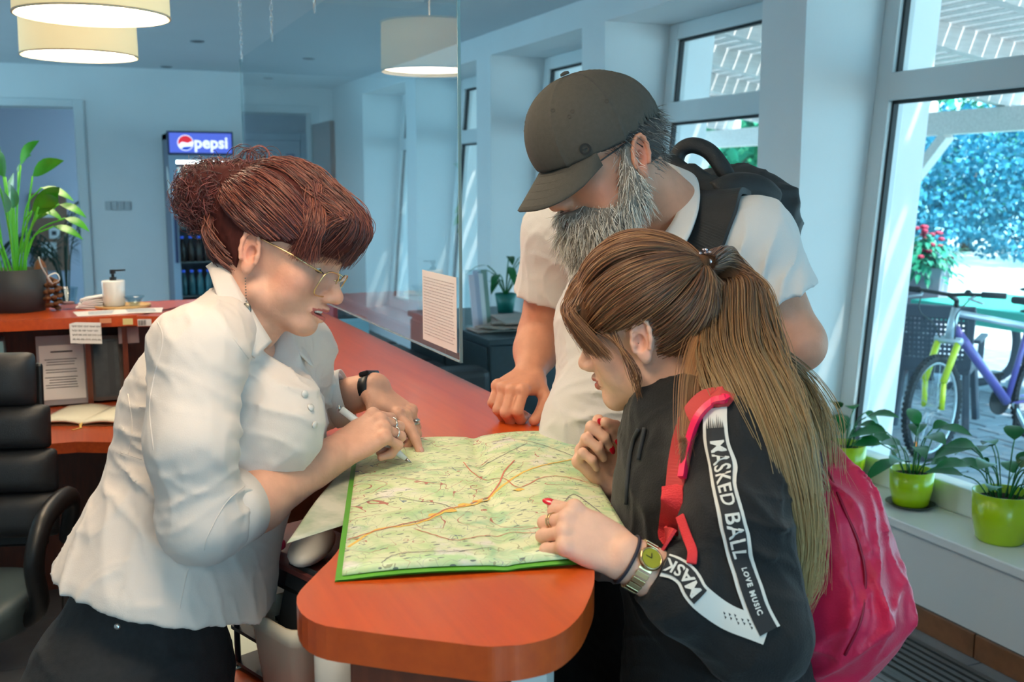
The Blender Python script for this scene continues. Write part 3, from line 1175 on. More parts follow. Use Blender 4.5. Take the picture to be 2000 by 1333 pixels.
for k in range(20):
    a, r_ = random.uniform(0, 2 * PI), random.uniform(0.0, 0.055)
    b0 = Vector((-0.165 + r_ * math.cos(a), 4.26 + r_ * math.sin(a), 1.22))
    hgt = random.uniform(0.20, 0.42)
    sp = random.uniform(0.02, 0.13)
    mid = b0 + Vector((math.cos(a) * sp * .35, math.sin(a) * sp * .35, hgt * .55))
    top = b0 + Vector((math.cos(a) * sp, math.sin(a) * sp, hgt))
    sb_.tube(catmull([b0, mid, top], 4), 0.0035, 6)
    lf = MB()
    tipd = Vector((math.cos(a) * (0.05 + sp * .8), math.sin(a) * (0.05 + sp * .8), random.uniform(0.05, 0.14)))
    leaf_mesh(lf, top, top + tipd.normalized() * random.uniform(0.12, 0.2), random.uniform(0.045, 0.07), Vector((math.cos(a + 2), math.sin(a + 2), 0.4)), 0.02)
    lf.build('leaf', m_leaf, lp, True)
for (dx, dz, L_) in ((0.20, 0.27, 0.1), (0.17, 0.19, 0.11), (0.13, 0.33, 0.12), (0.22, 0.22, .09), (0.10, 0.26, 0.1)):
    top = Vector((-0.165 + dx * 0.8, 4.26 - 0.07 * dx / .2, 1.22 + dz))
    sb_.tube(catmull([(-0.15, 4.25, 1.22), (-0.165 + dx * 0.35, 4.25, 1.22 + dz * 0.75), top], 5), 0.003, 6)
    lf = MB()
    leaf_mesh(lf, top, top + Vector((L_ * .9, -0.02, -0.03)), 0.045, Vector((0, -.6, 1)), 0.02)
    lf.build('leaf', m_leaf, lp, True)
tag(sb_.build('stems', m_stem, lp, True), kind='stuff')

tw = Vector((0.195, 4.215, 1.10))
tr = empty('wooden_tray', tw, 'round pale wooden tray under the soap dispenser', 'tray')
MB().lathe(tw, [(0.0, 0.0), (0.092, 0.0), (0.096, 0.004), (0.096, 0.012), (0.092, 0.012), (0.088, 0.008), (0.0, 0.008)], 40, sx=1.05, sy=0.9).build('tray', mat('pale_wood', rgb(212, 170, 110), 0.5, noise=0.15, nscale=30), tr, True)
sd_ = empty('soap_dispenser', (0.165, 4.215, 1.108), 'white ceramic soap dispenser with dark pump on the wooden tray', 'dispenser')
sx_, sy_ = 0.165, 4.215
MB().lathe((sx_, sy_, 1.1085), [(0.0, 0), (0.036, 0), (0.039, 0.003), (0.0425, 0.092), (0.040, 0.096), (0.014, 0.0965), (0, 0.0965)], 36).build('bottle_body', mat('white_ceramic', rgb(240, 238, 232), 0.15), sd_, True)
pm = MB()
pm.lathe((sx_, sy_, 1.2048), [(0.013, 0), (0.013, 0.012), (0.006, 0.013), (0.006, 0.024), (0.011, 0.025), (0.011, 0.04), (0, 0.04)], 18)
pm.bar((sx_ - 0.008, sy_, 1.241), (sx_ + 0.045, sy_ - 0.01, 1.243), 0.010, 0.006)
pm.build('pump', m_black, sd_, bevel=0.001)
gb = MB().lathe((0.235, 4.185, 1.1085), [(0.018, 0.0), (0.019, 0.004), (0.030, 0.026), (0.0385, 0.036), (0.036, 0.036), (0.026, 0.024), (0.012, 0.006), (0, 0.006)], 20)
tag(gb.build('glass_bowl', m_clear, None, True), 'small faceted glass bowl on the tray beside the soap dispenser', 'bowl')
tg = Vector((0.005, 4.235, 1.10))
tm = empty('glass_tumbler', tg, 'clear glass tumbler with pinkish bottom left of the papers', 'glass')
MB().lathe(tg, [(0.022, 0.0005), (0.026, 0.004), (0.0375, 0.082), (0.0345, 0.082), (0.024, 0.02), (0, 0.018)], 28).build('glass_body', m_clear, tm, True)
MB().lathe(tg, [(0.0, 0.0195), (0.0225, 0.0195), (0.0225, 0.028), (0, 0.028)], 20).build('pink_content', mat('pink_wax', rgb(205, 150, 150), 0.5), tm)
pp = MB()
random.seed(3)
for k in range(6):
    a = random.uniform(-0.3, 0.3)
    pp.obox((0.078 + 0.004 * k, 4.25, 1.104 + k * 0.0075), (math.cos(a), math.sin(a), 0.05 * (k - 2)), (-math.sin(a), math.cos(a), 0), (0, 0, 1), 0.042, 0.05, 0.003)
tag(pp.build('paper_napkins', m_paper, None, bevel=0.001), 'loose pile of white paper slips between tumbler and dispenser', 'papers')
for k, (x, y, a) in enumerate(((0.11, 4.06, 0.1), (0.24, 4.07, -0.12))):
    s = MB().obox((x, y, 1.1012 + k * 0.0009), (math.cos(a), math.sin(a), 0), (-math.sin(a), math.cos(a), 0), (0, 0, 1), 0.085, 0.075, 0.0004)
    q = s.build('printed_sheet', m_paper, None)
    tag(q, ['white printed sheet on the counter, left of two', 'white printed sheet on the counter, right of two'][k], 'paper')
    pr = MB()
    for i in range(6):
        pr.obox((x + 0.01 * math.cos(a), y + 0.05 - 0.018 * i, 1.1019 + k * 0.0009), (math.cos(a), math.sin(a), 0), (-math.sin(a), math.cos(a), 0), (0, 0, 1), 0.05, 0.0022, 0.0002)
    pr.build('print', mat('bluish_print', rgb(110, 140, 170), 0.7), q)
fg = empty('straw_figure', (-0.045, 4.22, 1.10), 'brown woven straw ornament with white ribbon beside the dark pot', 'ornament')
mb = MB()
for k in range(34):
    t = k / 33
    a = t * 9 * PI
    rr = 0.022 * math.sin(PI * (0.15 + 0.8 * t)) + 0.004
    mb.ball((-0.045 + rr * math.cos(a), 4.22 + rr * math.sin(a), 1.108 + 0.11 * t), (0.012, 0.012, 0.008), 8, 5)
mb.build('woven_body', mat('straw_brown', rgb(120, 78, 46), 0.8, noise=0.4, nscale=90), fg, True)
mb = MB()
mb.tube(catmull([(-0.045, 4.20, 1.20), (-0.06, 4.19, 1.225), (-0.03, 4.19, 1.24), (-0.02, 4.19, 1.215), (-0.045, 4.2, 1.2)], 5), 0.004, 6, flat=0.3)
mb.tube(catmull([(-0.045, 4.20, 1.20), (-0.075, 4.19, 1.26), (-0.085, 4.2, 1.30)], 5), 0.007, 6, flat=0.3)
mb.build('ribbon', m_paper, fg, True)
fb = empty('dried_ornament', (-0.085, 4.33, 1.10), 'brown dried decoration wrapped in clear film behind the plant stems', 'ornament')
MB().lathe((-0.085, 4.33, 1.10), [(0.02, 0.0005), (0.03, 0.03), (0.028, 0.12), (0.018, 0.17), (0.0, 0.19)], 14).build('dried_body', mat('dried_brown', rgb(120, 74, 40), 0.8, noise=0.4, nscale=50), fb, True)

# labels and note on the counter's front edge
for (xa, xb, z0, z1, c, nm, lab, yo) in ((0.103, 0.142, 1.077, 1.093, rgb(222, 150, 110), 'orange_sticker', 'orange sticker on the counter edge, left of three', 3.93),
                                         (0.178, 0.212, 1.070, 1.092, rgb(226, 214, 150), 'cream_sticker', 'cream sticker on the counter edge, middle of three', 3.92),
                                         (0.226, 0.272, 1.066, 1.090, rgb(226, 226, 226), 'barcode_label', 'white barcode label on the counter edge, right of three', 3.90)):
    e = MB().obox(((xa + xb) / 2, yo + 0.016 - 0.3 * (xa - .103) * .5, (z0 + z1) / 2), (0.98, -0.12 - (xa - .1), 0), (0, 1, 0), (0, 0, 1), (xb - xa) / 2, 0.0012, (z1 - z0) / 2).build(nm, mat(nm + '_paper', c, 0.7), None)
    tag(e, lab, 'sticker')
    if nm == 'barcode_label':
        pr = MB()
        for i in range(12):
            x = xa + 0.004 + i * 0.0033
            pr.obox((x, yo + 0.016 - 0.3 * (xa - .103) * .5 - 0.0016, (z0 + z1) / 2), (1, 0, 0), (0, 1, 0), (0, 0, 1), 0.0006 + 0.0006 * (i % 3 == 0), 0.0008, 0.009)
        pr.build('bars', m_ink, e)
nt_ = empty('handwritten_note', (0.055, 3.93, 1.05), 'white handwritten note taped to the counter edge above the shelf', 'note')
nb = MB()
nb.obox((0.055, 3.942, 1.046), (0.985, -0.1, -0.06), (0, 0.3, 1), (0.1, 1, 0), 0.052, 0.036, 0.0006)
nb.build('note_paper', m_paper, nt_)
nw = MB()
random.seed(5)
for ln in range(4):
    x = -0.044
    while x < 0.04:
        L_ = random.uniform(0.008, 0.018)
        pts = []
        for i in range(7):
            xx = x + L_ * i / 6
            pts.append(Vector((0.055, 3.9412, 1.046)) + Vector((0.985, -0.1, -0.06)) * xx + Vector((0, 0.3, 1)).normalized() * (0.024 - ln * 0.0155 + 0.0035 * math.sin(i * 2.4 + ln)) + Vector((0, -0.0014, 0)))
        nw.tube(pts, 0.0008, 4)
        x += L_ + 0.004
nw.build('handwriting', m_ink, nt_)

# shelf contents
random.seed(8)
for k in range(13):
    x = -0.585 + k * 0.0255 + random.uniform(-0.003, 0.003)
    h_ = random.uniform(0.17, 0.24)
    tl = random.uniform(-0.06, 0.06)
    c = random.choice([rgb(226, 224, 216), rgb(206, 204, 196), rgb(190, 200, 190), rgb(214, 210, 190), rgb(180, 184, 176)])
    s = MB().obox((x + tl * h_ / 2, 4.11 + random.uniform(-.015, .015), 0.7735 + h_ / 2), (1, 0, -tl), (0, 1, 0), (tl, 0, 1), 0.0045, 0.07, h_ / 2)
    tag(s.build('brochure', mat('brochure_%02x%02x' % (int(c[0] * 99), int(c[2] * 99)), c, 0.7), None), 'thin pale brochure standing upright in the shelf behind the office chair', 'brochure', 'brochures in the shelf behind the chair')
tt = MB().box((-0.225, 4.02, 0.7705), (-0.212, 4.16, 1.02)).build('teal_binder', mat('pale_teal', rgb(150, 205, 215), 0.5), None)
tag(tt, 'pale teal binder standing at the left end of the brochures', 'binder')
fr_ = empty('framed_document', (-0.03, 4.08, 0.77), 'framed printed document page leaning in the shelf above the notebook', 'document')
ax_, az_ = Vector((1, 0, 0)), Vector((0.0, 0.22, 1)).normalized()
ay_ = ax_.cross(az_)
cD = Vector((-0.028, 4.065, 0.90))
MB().obox(cD, ax_, ay_, az_, 0.083, 0.003, 0.125).build('backing', mat('grey_backing', rgb(150, 146, 150), 0.6), fr_)
MB().obox(cD - ay_ * -0.0045 + az_ * -0.008, ax_, ay_, az_, 0.074, 0.001, 0.098).build('page', m_paper, fr_)
pr = MB()
for i in range(15):
    z = 0.066 - i * 0.0092
    wd_ = 0.055 if i > 1 else 0.04
    if i in (1, 2, 6, 9):
        continue
    pr.obox(cD + ay_ * 0.0062 + az_ * z + ax_ * (0 if i == 0 else random.uniform(-0.006, 0)), ax_, ay_, az_, wd_ * random.uniform(0.8, 1), 0.0003, 0.0026 if i == 0 else 0.0012)
pr.build('print', m_ink, fr_)
fd = empty('dark_frame', (0.10, 4.08, 0.77), 'dark framed picture standing right of the document page', 'frame')
cD = Vector((0.122, 4.08, 0.895))
mb = MB()
for s_ in (-1, 1):
    mb.obox(cD + ax_ * (0.050 * s_), ax_, ay_, az_, 0.007, 0.006, 0.118)
    mb.obox(cD + az_ * (0.112 * s_), ax_, ay_, az_, 0.045, 0.006, 0.007)
mb.build('frame', mat('dark_frame_wood', rgb(74, 58, 52), 0.5), fd)
MB().obox(cD, ax_, ay_, az_, 0.044, 0.003, 0.106).build('picture', mat('dark_picture', rgb(52, 52, 54), 0.35, noise=0.5, nscale=30), fd)
MB().obox(cD + ax_ * 0.016 + ay_ * 0.004, ax_, ay_, az_, 0.012, 0.001, 0.1).build('picture_strip', mat('dark_strip', rgb(30, 30, 32), 0.4), fd)
wp = MB().obox((0.20, 4.02, 1.02), (1, 0, 0), ay_, az_, 0.035, 0.001, 0.03)
tag(wp.build('memo_slip', mat('mauve_paper', rgb(176, 160, 164), 0.8), None), 'mauve memo slip hanging under the counter edge right of the note', 'note')
# open notebook with ribbon
nbk = empty('open_notebook', (0.06, 3.78, 0.77), 'open cream-paged notebook with a yellow ribbon on the desk', 'notebook')
ca, sa = math.cos(-0.42), math.sin(-0.42)


def nbp(u, v, z):
    return Vector((0.075 + u * ca - v * sa, 3.80 + u * sa + v * ca, z))


pgm = MB()
for s_ in (-1, 1):
    def pgf(a, b_, s_=s_):
        u = s_ * a * 0.155
        return nbp(u, (b_ - 0.5) * 0.26, 0.778 + 0.012 * math.sin(min(1.0, a * 1.1) * PI * 0.9) * (1 - a * .4))
    pgm.grid(pgf, 12, 4)
o = pgm.build('pages', m_paperw, nbk, True)
sdm = o.modifiers.new('thickness', 'SOLIDIFY')
sdm.thickness, sdm.offset = 0.007, 0
MB().add([nbp(-.16, -.134, .7708), nbp(.16, -.134, .7708), nbp(.16, .134, .7708), nbp(-.16, .134, .7708), nbp(-.16, -.134, .7735), nbp(.16, -.134, .7735), nbp(.16, .134, .7735), nbp(-.16, .134, .7735)],
         [(0, 3, 2, 1), (4, 5, 6, 7), (0, 1, 5, 4), (1, 2, 6, 5), (2, 3, 7, 6), (3, 0, 4, 7)]).build('cover', mat('brown_cover', rgb(120, 84, 60), 0.5), nbk)
rb = MB()
rb.tube([nbp(0, -.125, .782), nbp(0.0, -.14, .776), nbp(0.012, -.165, .7722), nbp(-0.004, -.195, .7722)], 0.004, 6, flat=0.25)
rb.build('ribbon', mat('yellow_ribbon', rgb(214, 180, 90), 0.6), nbk)

# ------------------------------------------------------------------ office chair
oc = empty('office_chair', (W(-42, 900, 2.6).x, W(-42, 900, 2.6).y, 0), 'black padded leather office chair behind the receptionist', 'chair')
fwd_ = (Vector((-FW.x, -FW.y, 0)).normalized() * .95 + RT * .12).normalized()
cc = W(-72, 900, 2.86)
cc = Vector((cc.x, cc.y, 0)) + fwd_ * .24            # the chair stands turned towards the camera
rgt_ = Vector((fwd_.y, -fwd_.x, 0))
ut = Vector((0, 0, 1))


def seg_pad(mb, c, hw, hh, th, tilt):
    upv = (ut - fwd_ * tilt).normalized()
    n = fwd_ * 1.0 + ut * tilt
    n.normalize()

    def f(i, j):
        a, b_ = i * 2 - 1, j * 2 - 1
        e = (1 - abs(a) ** 4) * (1 - abs(b_) ** 4)
        return Vector(c) + rgt_ * (hw * a) + upv * (hh * b_) + n * (th * (0.35 + 0.65 * e ** 0.5))

    def g(i, j):
        a, b_ = 1 - i * 2, j * 2 - 1
        e = (1 - abs(a) ** 4) * (1 - abs(b_) ** 4)
        return Vector(c) + rgt_ * (hw * a) + upv * (hh * b_) - n * (th * (0.35 + 0.65 * e ** 0.5))
    mb.grid(f, 10, 6)
    mb.grid(g, 10, 6)
    k = 11 * 7
    b0 = len(mb.v) - 2 * k
    # side walls
    for j in range(6):
        mb.f += [(b0 + j, b0 + j + 1, b0 + k + 10 * 7 + j + 1, b0 + k + 10 * 7 + j), (b0 + 70 + j + 1, b0 + 70 + j, b0 + k + j, b0 + k + j + 1)]
    for i in range(10):
        mb.f += [(b0 + (i + 1) * 7, b0 + i * 7, b0 + k + (10 - i) * 7, b0 + k + (9 - i) * 7), (b0 + i * 7 + 6, b0 + (i + 1) * 7 + 6, b0 + k + (9 - i) * 7 + 6, b0 + k + (10 - i) * 7 + 6)]
    mb.mi = [0] * len(mb.f)


bk = cc - fwd_ * 0.22
for k, (z, hw, hh) in enumerate(((1.035, 0.20, 0.075), (0.905, 0.235, 0.062), (0.785, 0.25, 0.062), (0.665, 0.25, 0.064))):
    mb = MB()
    seg_pad(mb, bk - fwd_ * (0.10 * (z - 0.66)) + ut * z, hw, hh, 0.055, 0.10)
    o = mb.build('back_cushion', m_blackl, oc, True)
    sm = o.modifiers.new('round', 'SUBSURF')
    sm.levels = sm.render_levels = 1
mb = MB()
mb.bar(bk - fwd_ * 0.045 + ut * 0.56, bk - fwd_ * 0.095 + ut * 1.07, 0.40, 0.02, up=rgt_.cross(ut - fwd_ * .1))
mb.build('back_shell', m_black, oc, bevel=0.008)
mb = MB()
seg_pad(mb, cc + ut * 0.50 + fwd_ * 0.03, 0.25, 0.05, 0.24, 0.0)
o = mb.build('seat', mat('grey_leather_seat', rgb(70, 84, 88), 0.4, bump=0.1, bscale=300), oc, True)
sm = o.modifiers.new('round', 'SUBSURF')
sm.levels = sm.render_levels = 1
for s_ in (-1, 1):
    mb = MB()
    p = [cc + rgt_ * (0.27 * s_) - fwd_ * 0.20 + ut * 0.60, cc + rgt_ * (0.31 * s_) - fwd_ * 0.12 + ut * 0.74, cc + rgt_ * (0.31 * s_) + fwd_ * 0.10 + ut * 0.75, cc + rgt_ * (0.30 * s_) + fwd_ * 0.17 + ut * 0.66,
         cc + rgt_ * (0.28 * s_) + fwd_ * 0.10 + ut * 0.52, cc + rgt_ * (0.2 * s_) + fwd_ * 0.05 + ut * 0.46]
    mb.tube(catmull(p, 6), 0.022, 10, flat=1.2)
    mb.build('armrest', m_black, oc, True)
mb = MB()
mb.lathe(cc, [(0.032, 0.10), (0.032, 0.26), (0.02, 0.26), (0.02, 0.455), (0.1, 0.46), (0.1, 0.468)], 20)
mb.build('gas_lift', m_chrome, oc, True)
for k in range(5):
    a = 2 * PI * k / 5 + 0.5
    d = Vector((math.cos(a), math.sin(a), 0))
    mb = MB().bar(cc + ut * 0.10 + d * 0.02, cc + ut * 0.075 + d * 0.30, 0.04, 0.03)
    lg = mb.build('base_leg', m_black, oc, bevel=0.006)
    mb = MB()
    for s_ in (-1, 1):
        mb.lathe(cc + d * 0.29 + ut * 0.0285 + d.cross(ut) * (0.014 * s_ - 0.006), [(0.0, 0), (0.028, 0), (0.028, 0.012), (0, 0.012)], 14, axis=d.cross(ut))
    mb.build('caster', m_black, lg)

# ------------------------------------------------------------------ drinks fridge and its bottles
FX0, FX1, FY0, FY1 = 0.865, 1.385, 9.40, 9.97
fg = empty('drinks_fridge', (1.12, 9.6, 0), 'tall glass-door drinks fridge with lit blue sign against the back wall', 'fridge')
m_fr = mat('fridge_body', rgb(96, 104, 124), 0.4)
m_frd = mat('fridge_dark_blue', rgb(42, 52, 92), 0.35)
mb = MB()
mb.box((FX0, FY0 + .04, 0.06), (FX0 + .03, FY1, 2.0)).box((FX1 - .03, FY0 + .04, 0.06), (FX1, FY1, 2.0)).box((FX0, FY1 - .03, .06), (FX1, FY1, 2.0)).box((FX0, FY0 + .04, 1.95), (FX1, FY1, 2.0)).box((FX0, FY0 + .04, 0.06), (FX1, FY1, 0.22))
mb.build('cabinet_body', m_fr, fg)
mb = MB()
for k in range(2):
    for j in range(2):
        mb.lathe((FX0 + .06 + k * .4, FY0 + .1 + j * .4, 0), [(0.02, 0), (0.02, .06)], 10)
mb.build('foot', m_black, fg)
mb = MB()
mb.box((FX0, FY0, .22), (FX0 + .055, FY0 + .038, 1.81)).box((FX1 - .055, FY0, .22), (FX1, FY0 + .038, 1.81)).box((FX0 + .055, FY0, 1.77), (FX1 - .055, FY0 + .038, 1.81)).box((FX0 + .055, FY0, .22), (FX1 - .055, FY0 + .038, .28))
dr = mb.build('door', mat('fridge_door_frame', rgb(150, 170, 190), 0.35), fg)
MB().box((FX0 + .055, FY0 + .012, .28), (FX1 - .055, FY0 + .018, 1.77)).build('door_glass', m_pane, dr)
MB().box((FX0 + .015, FY0 - .03, .9), (FX0 + .035, FY0, 1.3)).build('handle', m_frd, dr)
mb = MB()
mb.lathe((FX0 - .0005, 9.56, 1.58), [(0, 0), (0.09, 0), (0.09, .0005)], 20, axis=(-1, 0, 0), sx=2.0, sy=1.0)
mb.build('side_oval', m_white, fg)
sg = MB().box((FX0 - .01, FY0 - .02, 1.815), (FX1 + .01, FY0 + .05, 2.01)).build('sign_box', m_frd, fg)
m_sign = mat('sign_blue_lit', rgb(40, 60, 170), 0.4, emit=rgb(84, 108, 205), estr=0.9)
MB().box((FX0 + .005, FY0 - .024, 1.83), (FX1 - .005, FY0 - .02, 1.995)).build('sign_face', m_sign, sg)
m_signw = mat('sign_white_lit', rgb(240, 240, 250), 0.4, emit=rgb(235, 240, 255), estr=0.9)
m_signr = mat('sign_red_lit', rgb(210, 30, 50), 0.4, emit=rgb(214, 40, 60), estr=0.8)
m_signb = mat('sign_deep_blue_lit', rgb(30, 60, 170), 0.4, emit=rgb(40, 80, 190), estr=0.8)
tx = MB()
put_text(tx, 'pepsi', 0.135, (FX0 + .345, FY0 - .026, 1.912), (1, 0, 0), (0, 0, 1), (0, -1, 0), 0.001, bold=0.004)
tx.build('sign_lettering', m_signw, sg)
gc = Vector((FX0 + .135, FY0 - .0265, 1.912))
MB().lathe(gc, [(0.0, 0), (0.066, 0), (0.066, 0.001), (0, .001)], 32, axis=(0, -1, 0)).build('emblem_disc', m_signw, sg)


def emblem(top):
    pts = []
    R_ = 0.060
    if top:
        for k in range(17):
            a = PI * (1.08 - 1.02 * k / 16)
            pts.append((R_ * math.cos(a), R_ * math.sin(a)))
        pts += [(0.045, 0.012), (0.02, -0.002), (-0.005, 0.004), (-0.03, 0.008), (-0.05, -0.01)]
    else:
        for k in range(13):
            a = PI * (1.30 + 0.52 * k / 12)
            pts.append((R_ * math.cos(a), R_ * math.sin(a)))
        pts += [(0.035, -0.03), (0.005, -0.032), (-0.02, -0.036)]
    return [gc + Vector((x, -0.0022, z)) for x, z in pts]


q = emblem(True)
MB().add(q, [tuple(range(len(q)))]).build('emblem_red', m_signr, sg)
q = emblem(False)
MB().add(q, [tuple(range(len(q)))]).build('emblem_blue', m_signb, sg)
for k in range(5):
    z = .30 + k * .295
    MB().box((FX0 + .03, FY0 + .05, z), (FX1 - .03, FY1 - .03, z + .012)).build('shelf', m_steel, fg)
MB().box((FX0 + .06, FY0 + .045, 1.74), (FX1 - .06, FY0 + .06, 1.765)).build('light_strip', mat('fridge_light', (1, 1, 1, 1), 0.5, emit=(.75, .95, 1, 1), estr=14.0), fg)
bcol = [('pale clear', rgb(190, 220, 225)), ('pale clear', rgb(190, 215, 215)), ('dark cola', rgb(58, 40, 36)), ('greenish blue', rgb(70, 120, 130)), ('dark', rgb(45, 52, 62))]
rown = ['lowest', 'second lowest', 'middle', 'second highest', 'top']
for k in range(5):
    z = .312 + k * .295
    proto = None
    nm, c = bcol[4 - k]
    for i in range(6):
        x = FX0 + .085 + i * .07
        if proto is None:
            proto = empty('drink_bottle', (x, FY0 + .12, z))
            MB().lathe((x, FY0 + .12, z), [(0.0, 0.0005), (0.029, 0.0005), (0.031, .01), (0.030, .11), (0.027, .14), (0.012, .185), (0.012, .20), (0, .20)], 14).build('bottle_body', mat('bottle_' + str(k), c, 0.12), proto, True)
            MB().lathe((x, FY0 + .12, z + .20), [(0.0145, 0), (0.0145, .018), (0, .018)], 12).build('cap', m_white if k > 2 else m_signb, proto)
            bo = proto
        else:
            bo = proto.copy()
            COL.objects.link(bo)
            for ch in list(proto.children):
                c2 = ch.copy()
                COL.objects.link(c2)
                mpi = ch.matrix_parent_inverse.copy()
                c2.parent = bo
                c2.matrix_parent_inverse = mpi
            bo.location = (x, FY0 + .12, z)
        tag(bo, '%s bottle standing on the %s fridge shelf' % (nm, rown[k]), 'bottle', 'bottles on the %s fridge shelf' % rown[k])

# wall switches, corridor pinboard and palm
sw = empty('wall_switches', (0.47, 9.99, 1.2), 'row of pale wall switches on the blank wall left of the fridge', 'switch')
pz = ony(230, 402, 9.99)
for k in range(4):
    MB().box((pz.x - .105 + k * .053, 9.982, pz.z - .038), (pz.x - .056 + k * .053, 9.999, pz.z + .038)).build('switch', mat('switch_grey', rgb(186, 192, 194), 0.5), sw, bevel=0.004)
pb = empty('notice_board', (-0.1, 13.85, 1.0), 'cork notice board with pinned sheets on the corridor wall', 'board')
a_, b_ = ony(58, 378, 13.88), ony(138, 528, 13.88)
MB().box((a_.x, 13.86, b_.z), (b_.x, 13.898, a_.z)).build('board', mat('cork_board', rgb(150, 112, 92), 0.8, noise=0.2, nscale=60), pb)
for (x0, y0, x1, y1) in ((75, 396, 108, 425), (95, 445, 118, 466), (80, 474, 112, 503)):
    c_, d_ = ony(x0, y0, 13.85), ony(x1, y1, 13.85)
    s = MB().box((c_.x, 13.853, d_.z), (d_.x, 13.859, c_.z)).build('pinned_sheet', m_paper, pb)
    if x0 == 95:
        MB().box((c_.x + .03, 13.849, d_.z + .04), (d_.x - .04, 13.852, c_.z - .04)).build('print', m_ink, s)
pa = empty('palm_plant', (0.05, 10.75, 0), 'dark feathery palm standing in the corridor doorway', 'plant')
mb = MB().lathe((0.0, 10.75, 0.0), [(0.10, 0.0), (0.14, .28), (0.13, .28), (0.12, .24)], 20)
mb.build('pot', m_cream, pa, True)
MB().lathe((0, 10.75, 0), [(0, .245), (.121, .24)], 16).build('soil', m_soil, pa)
random.seed(21)
for k in range(12):
    a = random.uniform(0, 2 * PI)
    hgt, rr = random.uniform(0.75, 1.25), random.uniform(0.18, 0.42)
    d = Vector((math.cos(a), math.sin(a), 0))
    st_ = catmull([(0, 10.75, .24), Vector((0, 10.75, .24)) + d * rr * .25 + ut * hgt * .75, Vector((0, 10.75, .24)) + d * rr + ut * hgt * 0.98, Vector((0, 10.75, .24)) + d * (rr * 1.5) + ut * hgt * 0.8], 7)
    mb = MB()
    mb.tube(st_, 0.006, 5)
    side = d.cross(ut)
    for i in range(8, len(st_)):
        for s_ in (-1, 1):
            leaf_mesh(mb, st_[i], st_[i] + side * (s_ * 0.13) + d * .05 - ut * .05, 0.02, ut, 0.02, 3)
    mb.build('frond', mat('dark_palm_green', rgb(44, 70, 50), 0.5), pa, True)
tag(MB().box((-0.66, 9.28, 0.006), (-0.615, 9.99, 2.12)).build('door_2', wood_mat('brown_door_wood', rgb(150, 96, 70), rgb(110, 64, 44), (6, 6, 1)), None), kind='structure')

# ------------------------------------------------------------------ seating and sideboard beyond the counter
sf = empty('leather_sofa', (1.6, 6.2, 0), 'long black leather sofa behind the counter under the clear screen', 'sofa')
MB().box((1.22, 4.95, 0.10), (2.0, 7.5, 0.42)).build('seat_base', m_blackl, sf, bevel=0.03)
for k in range(3):
    MB().box((1.40, 5.17 + k * .72, .42), (2.02, 5.87 + k * .72, .53)).build('seat_cushion', m_blackl, sf, bevel=0.04, seg=3)
MB().box((1.20, 4.95, 0.42), (1.40, 7.5, 0.74)).build('backrest', m_blackl, sf, bevel=0.04, seg=3)
for y in (4.95, 7.32):
    MB().box((1.40, y, 0.42), (2.0, y + .2, 0.62)).build('armrest', m_blackl, sf, bevel=0.04, seg=3)
for x in (1.3, 1.92):
    for y in (5.05, 7.4):
        MB().lathe((x, y, 0), [(0.02, 0), (0.025, .1)], 10).build('leg', m_chrome, sf)
m_slate = mat('dark_slate_board', rgb(44, 62, 70), 0.35, noise=0.15, nscale=30)
sb2 = empty('sideboard', (2.3, 5.5, 0), 'dark slate sideboard by the windows behind the bearded man', 'sideboard')
MB().box((2.06, 5.12, .04), (2.66, 6.5, .715)).build('cabinet', m_slate, sb2, bevel=0.008)
MB().box((2.04, 5.10, .715), (2.68, 6.52, .75)).build('top', m_slate, sb2, bevel=0.004)
MB().box((2.08, 5.14, 0), (2.64, 6.48, .04)).build('plinth', m_black, sb2)
for k in range(2):
    MB().box((2.045, 5.15 + .68 * k, .07), (2.06, 5.80 + .68 * k, .70)).build('door', m_slate, sb2, bevel=0.003)
bh = empty('brochure_holder', (2.12, 5.55, 0.75), 'clear brochure holder with leaflets on the dark sideboard', 'holder')
MB().box((2.10, 5.42, .752), (2.24, 5.62, .758)).box((2.10, 5.61, .758), (2.24, 5.614, 1.08)).build('holder', m_clear, bh)
random.seed(2)
for k in range(4):
    mb = MB().obox((2.11 + .034 * k, 5.50 + .02 * k, .758 + .15), (1, .1, 0), (-.1, 1, -.25), (0, .25, 1), .017, .003, .15 + .02 * (k % 2))
    tag(mb.build('leaflet', mat('leaflet_%d' % k, [rgb(205, 200, 214), rgb(170, 176, 196), rgb(220, 224, 226), rgb(120, 150, 140)][k], .5), None),
        ['leaflet at the left of the clear holder on the sideboard', 'second leaflet from the left in the clear holder', 'third leaflet from the left in the clear holder', 'greenish leaflet at the right of the clear holder'][k], 'leaflet', 'leaflets in the clear holder')
sc_ = MB()
for k in range(6):
    sc_.obox((2.22 + .02 * k, 5.42 + .02 * math.sin(k * 2), .757 + .011 * k), (math.cos(k * .3), math.sin(k * .3), .05 * (k % 2)), (-math.sin(k * .3), math.cos(k * .3), 0), (0, 0, 1), .15, .10, .004)
tag(sc_.build('magazines', mat('magazine_mix', rgb(130, 130, 120), .4, color2=rgb(190, 160, 150), nscale=6), None, bevel=.002), 'untidy pile of magazines on the dark sideboard', 'magazines')
sp_ = empty('window_plant', (2.66, 6.05, .75), 'leafy plant behind the man\'s elbow beside the window', 'plant')
MB().lathe((2.60, 6.2, .7505), [(0.05, 0), (0.07, .12), (.065, .12), (.06, .1)], 18).build('pot', mat('teal_pot', rgb(30, 110, 100), .4), sp_, True)
MB().lathe((2.60, 6.2, .75), [(0, .105), (.061, .1)], 14).build('soil', m_soil, sp_)
mb2 = MB()
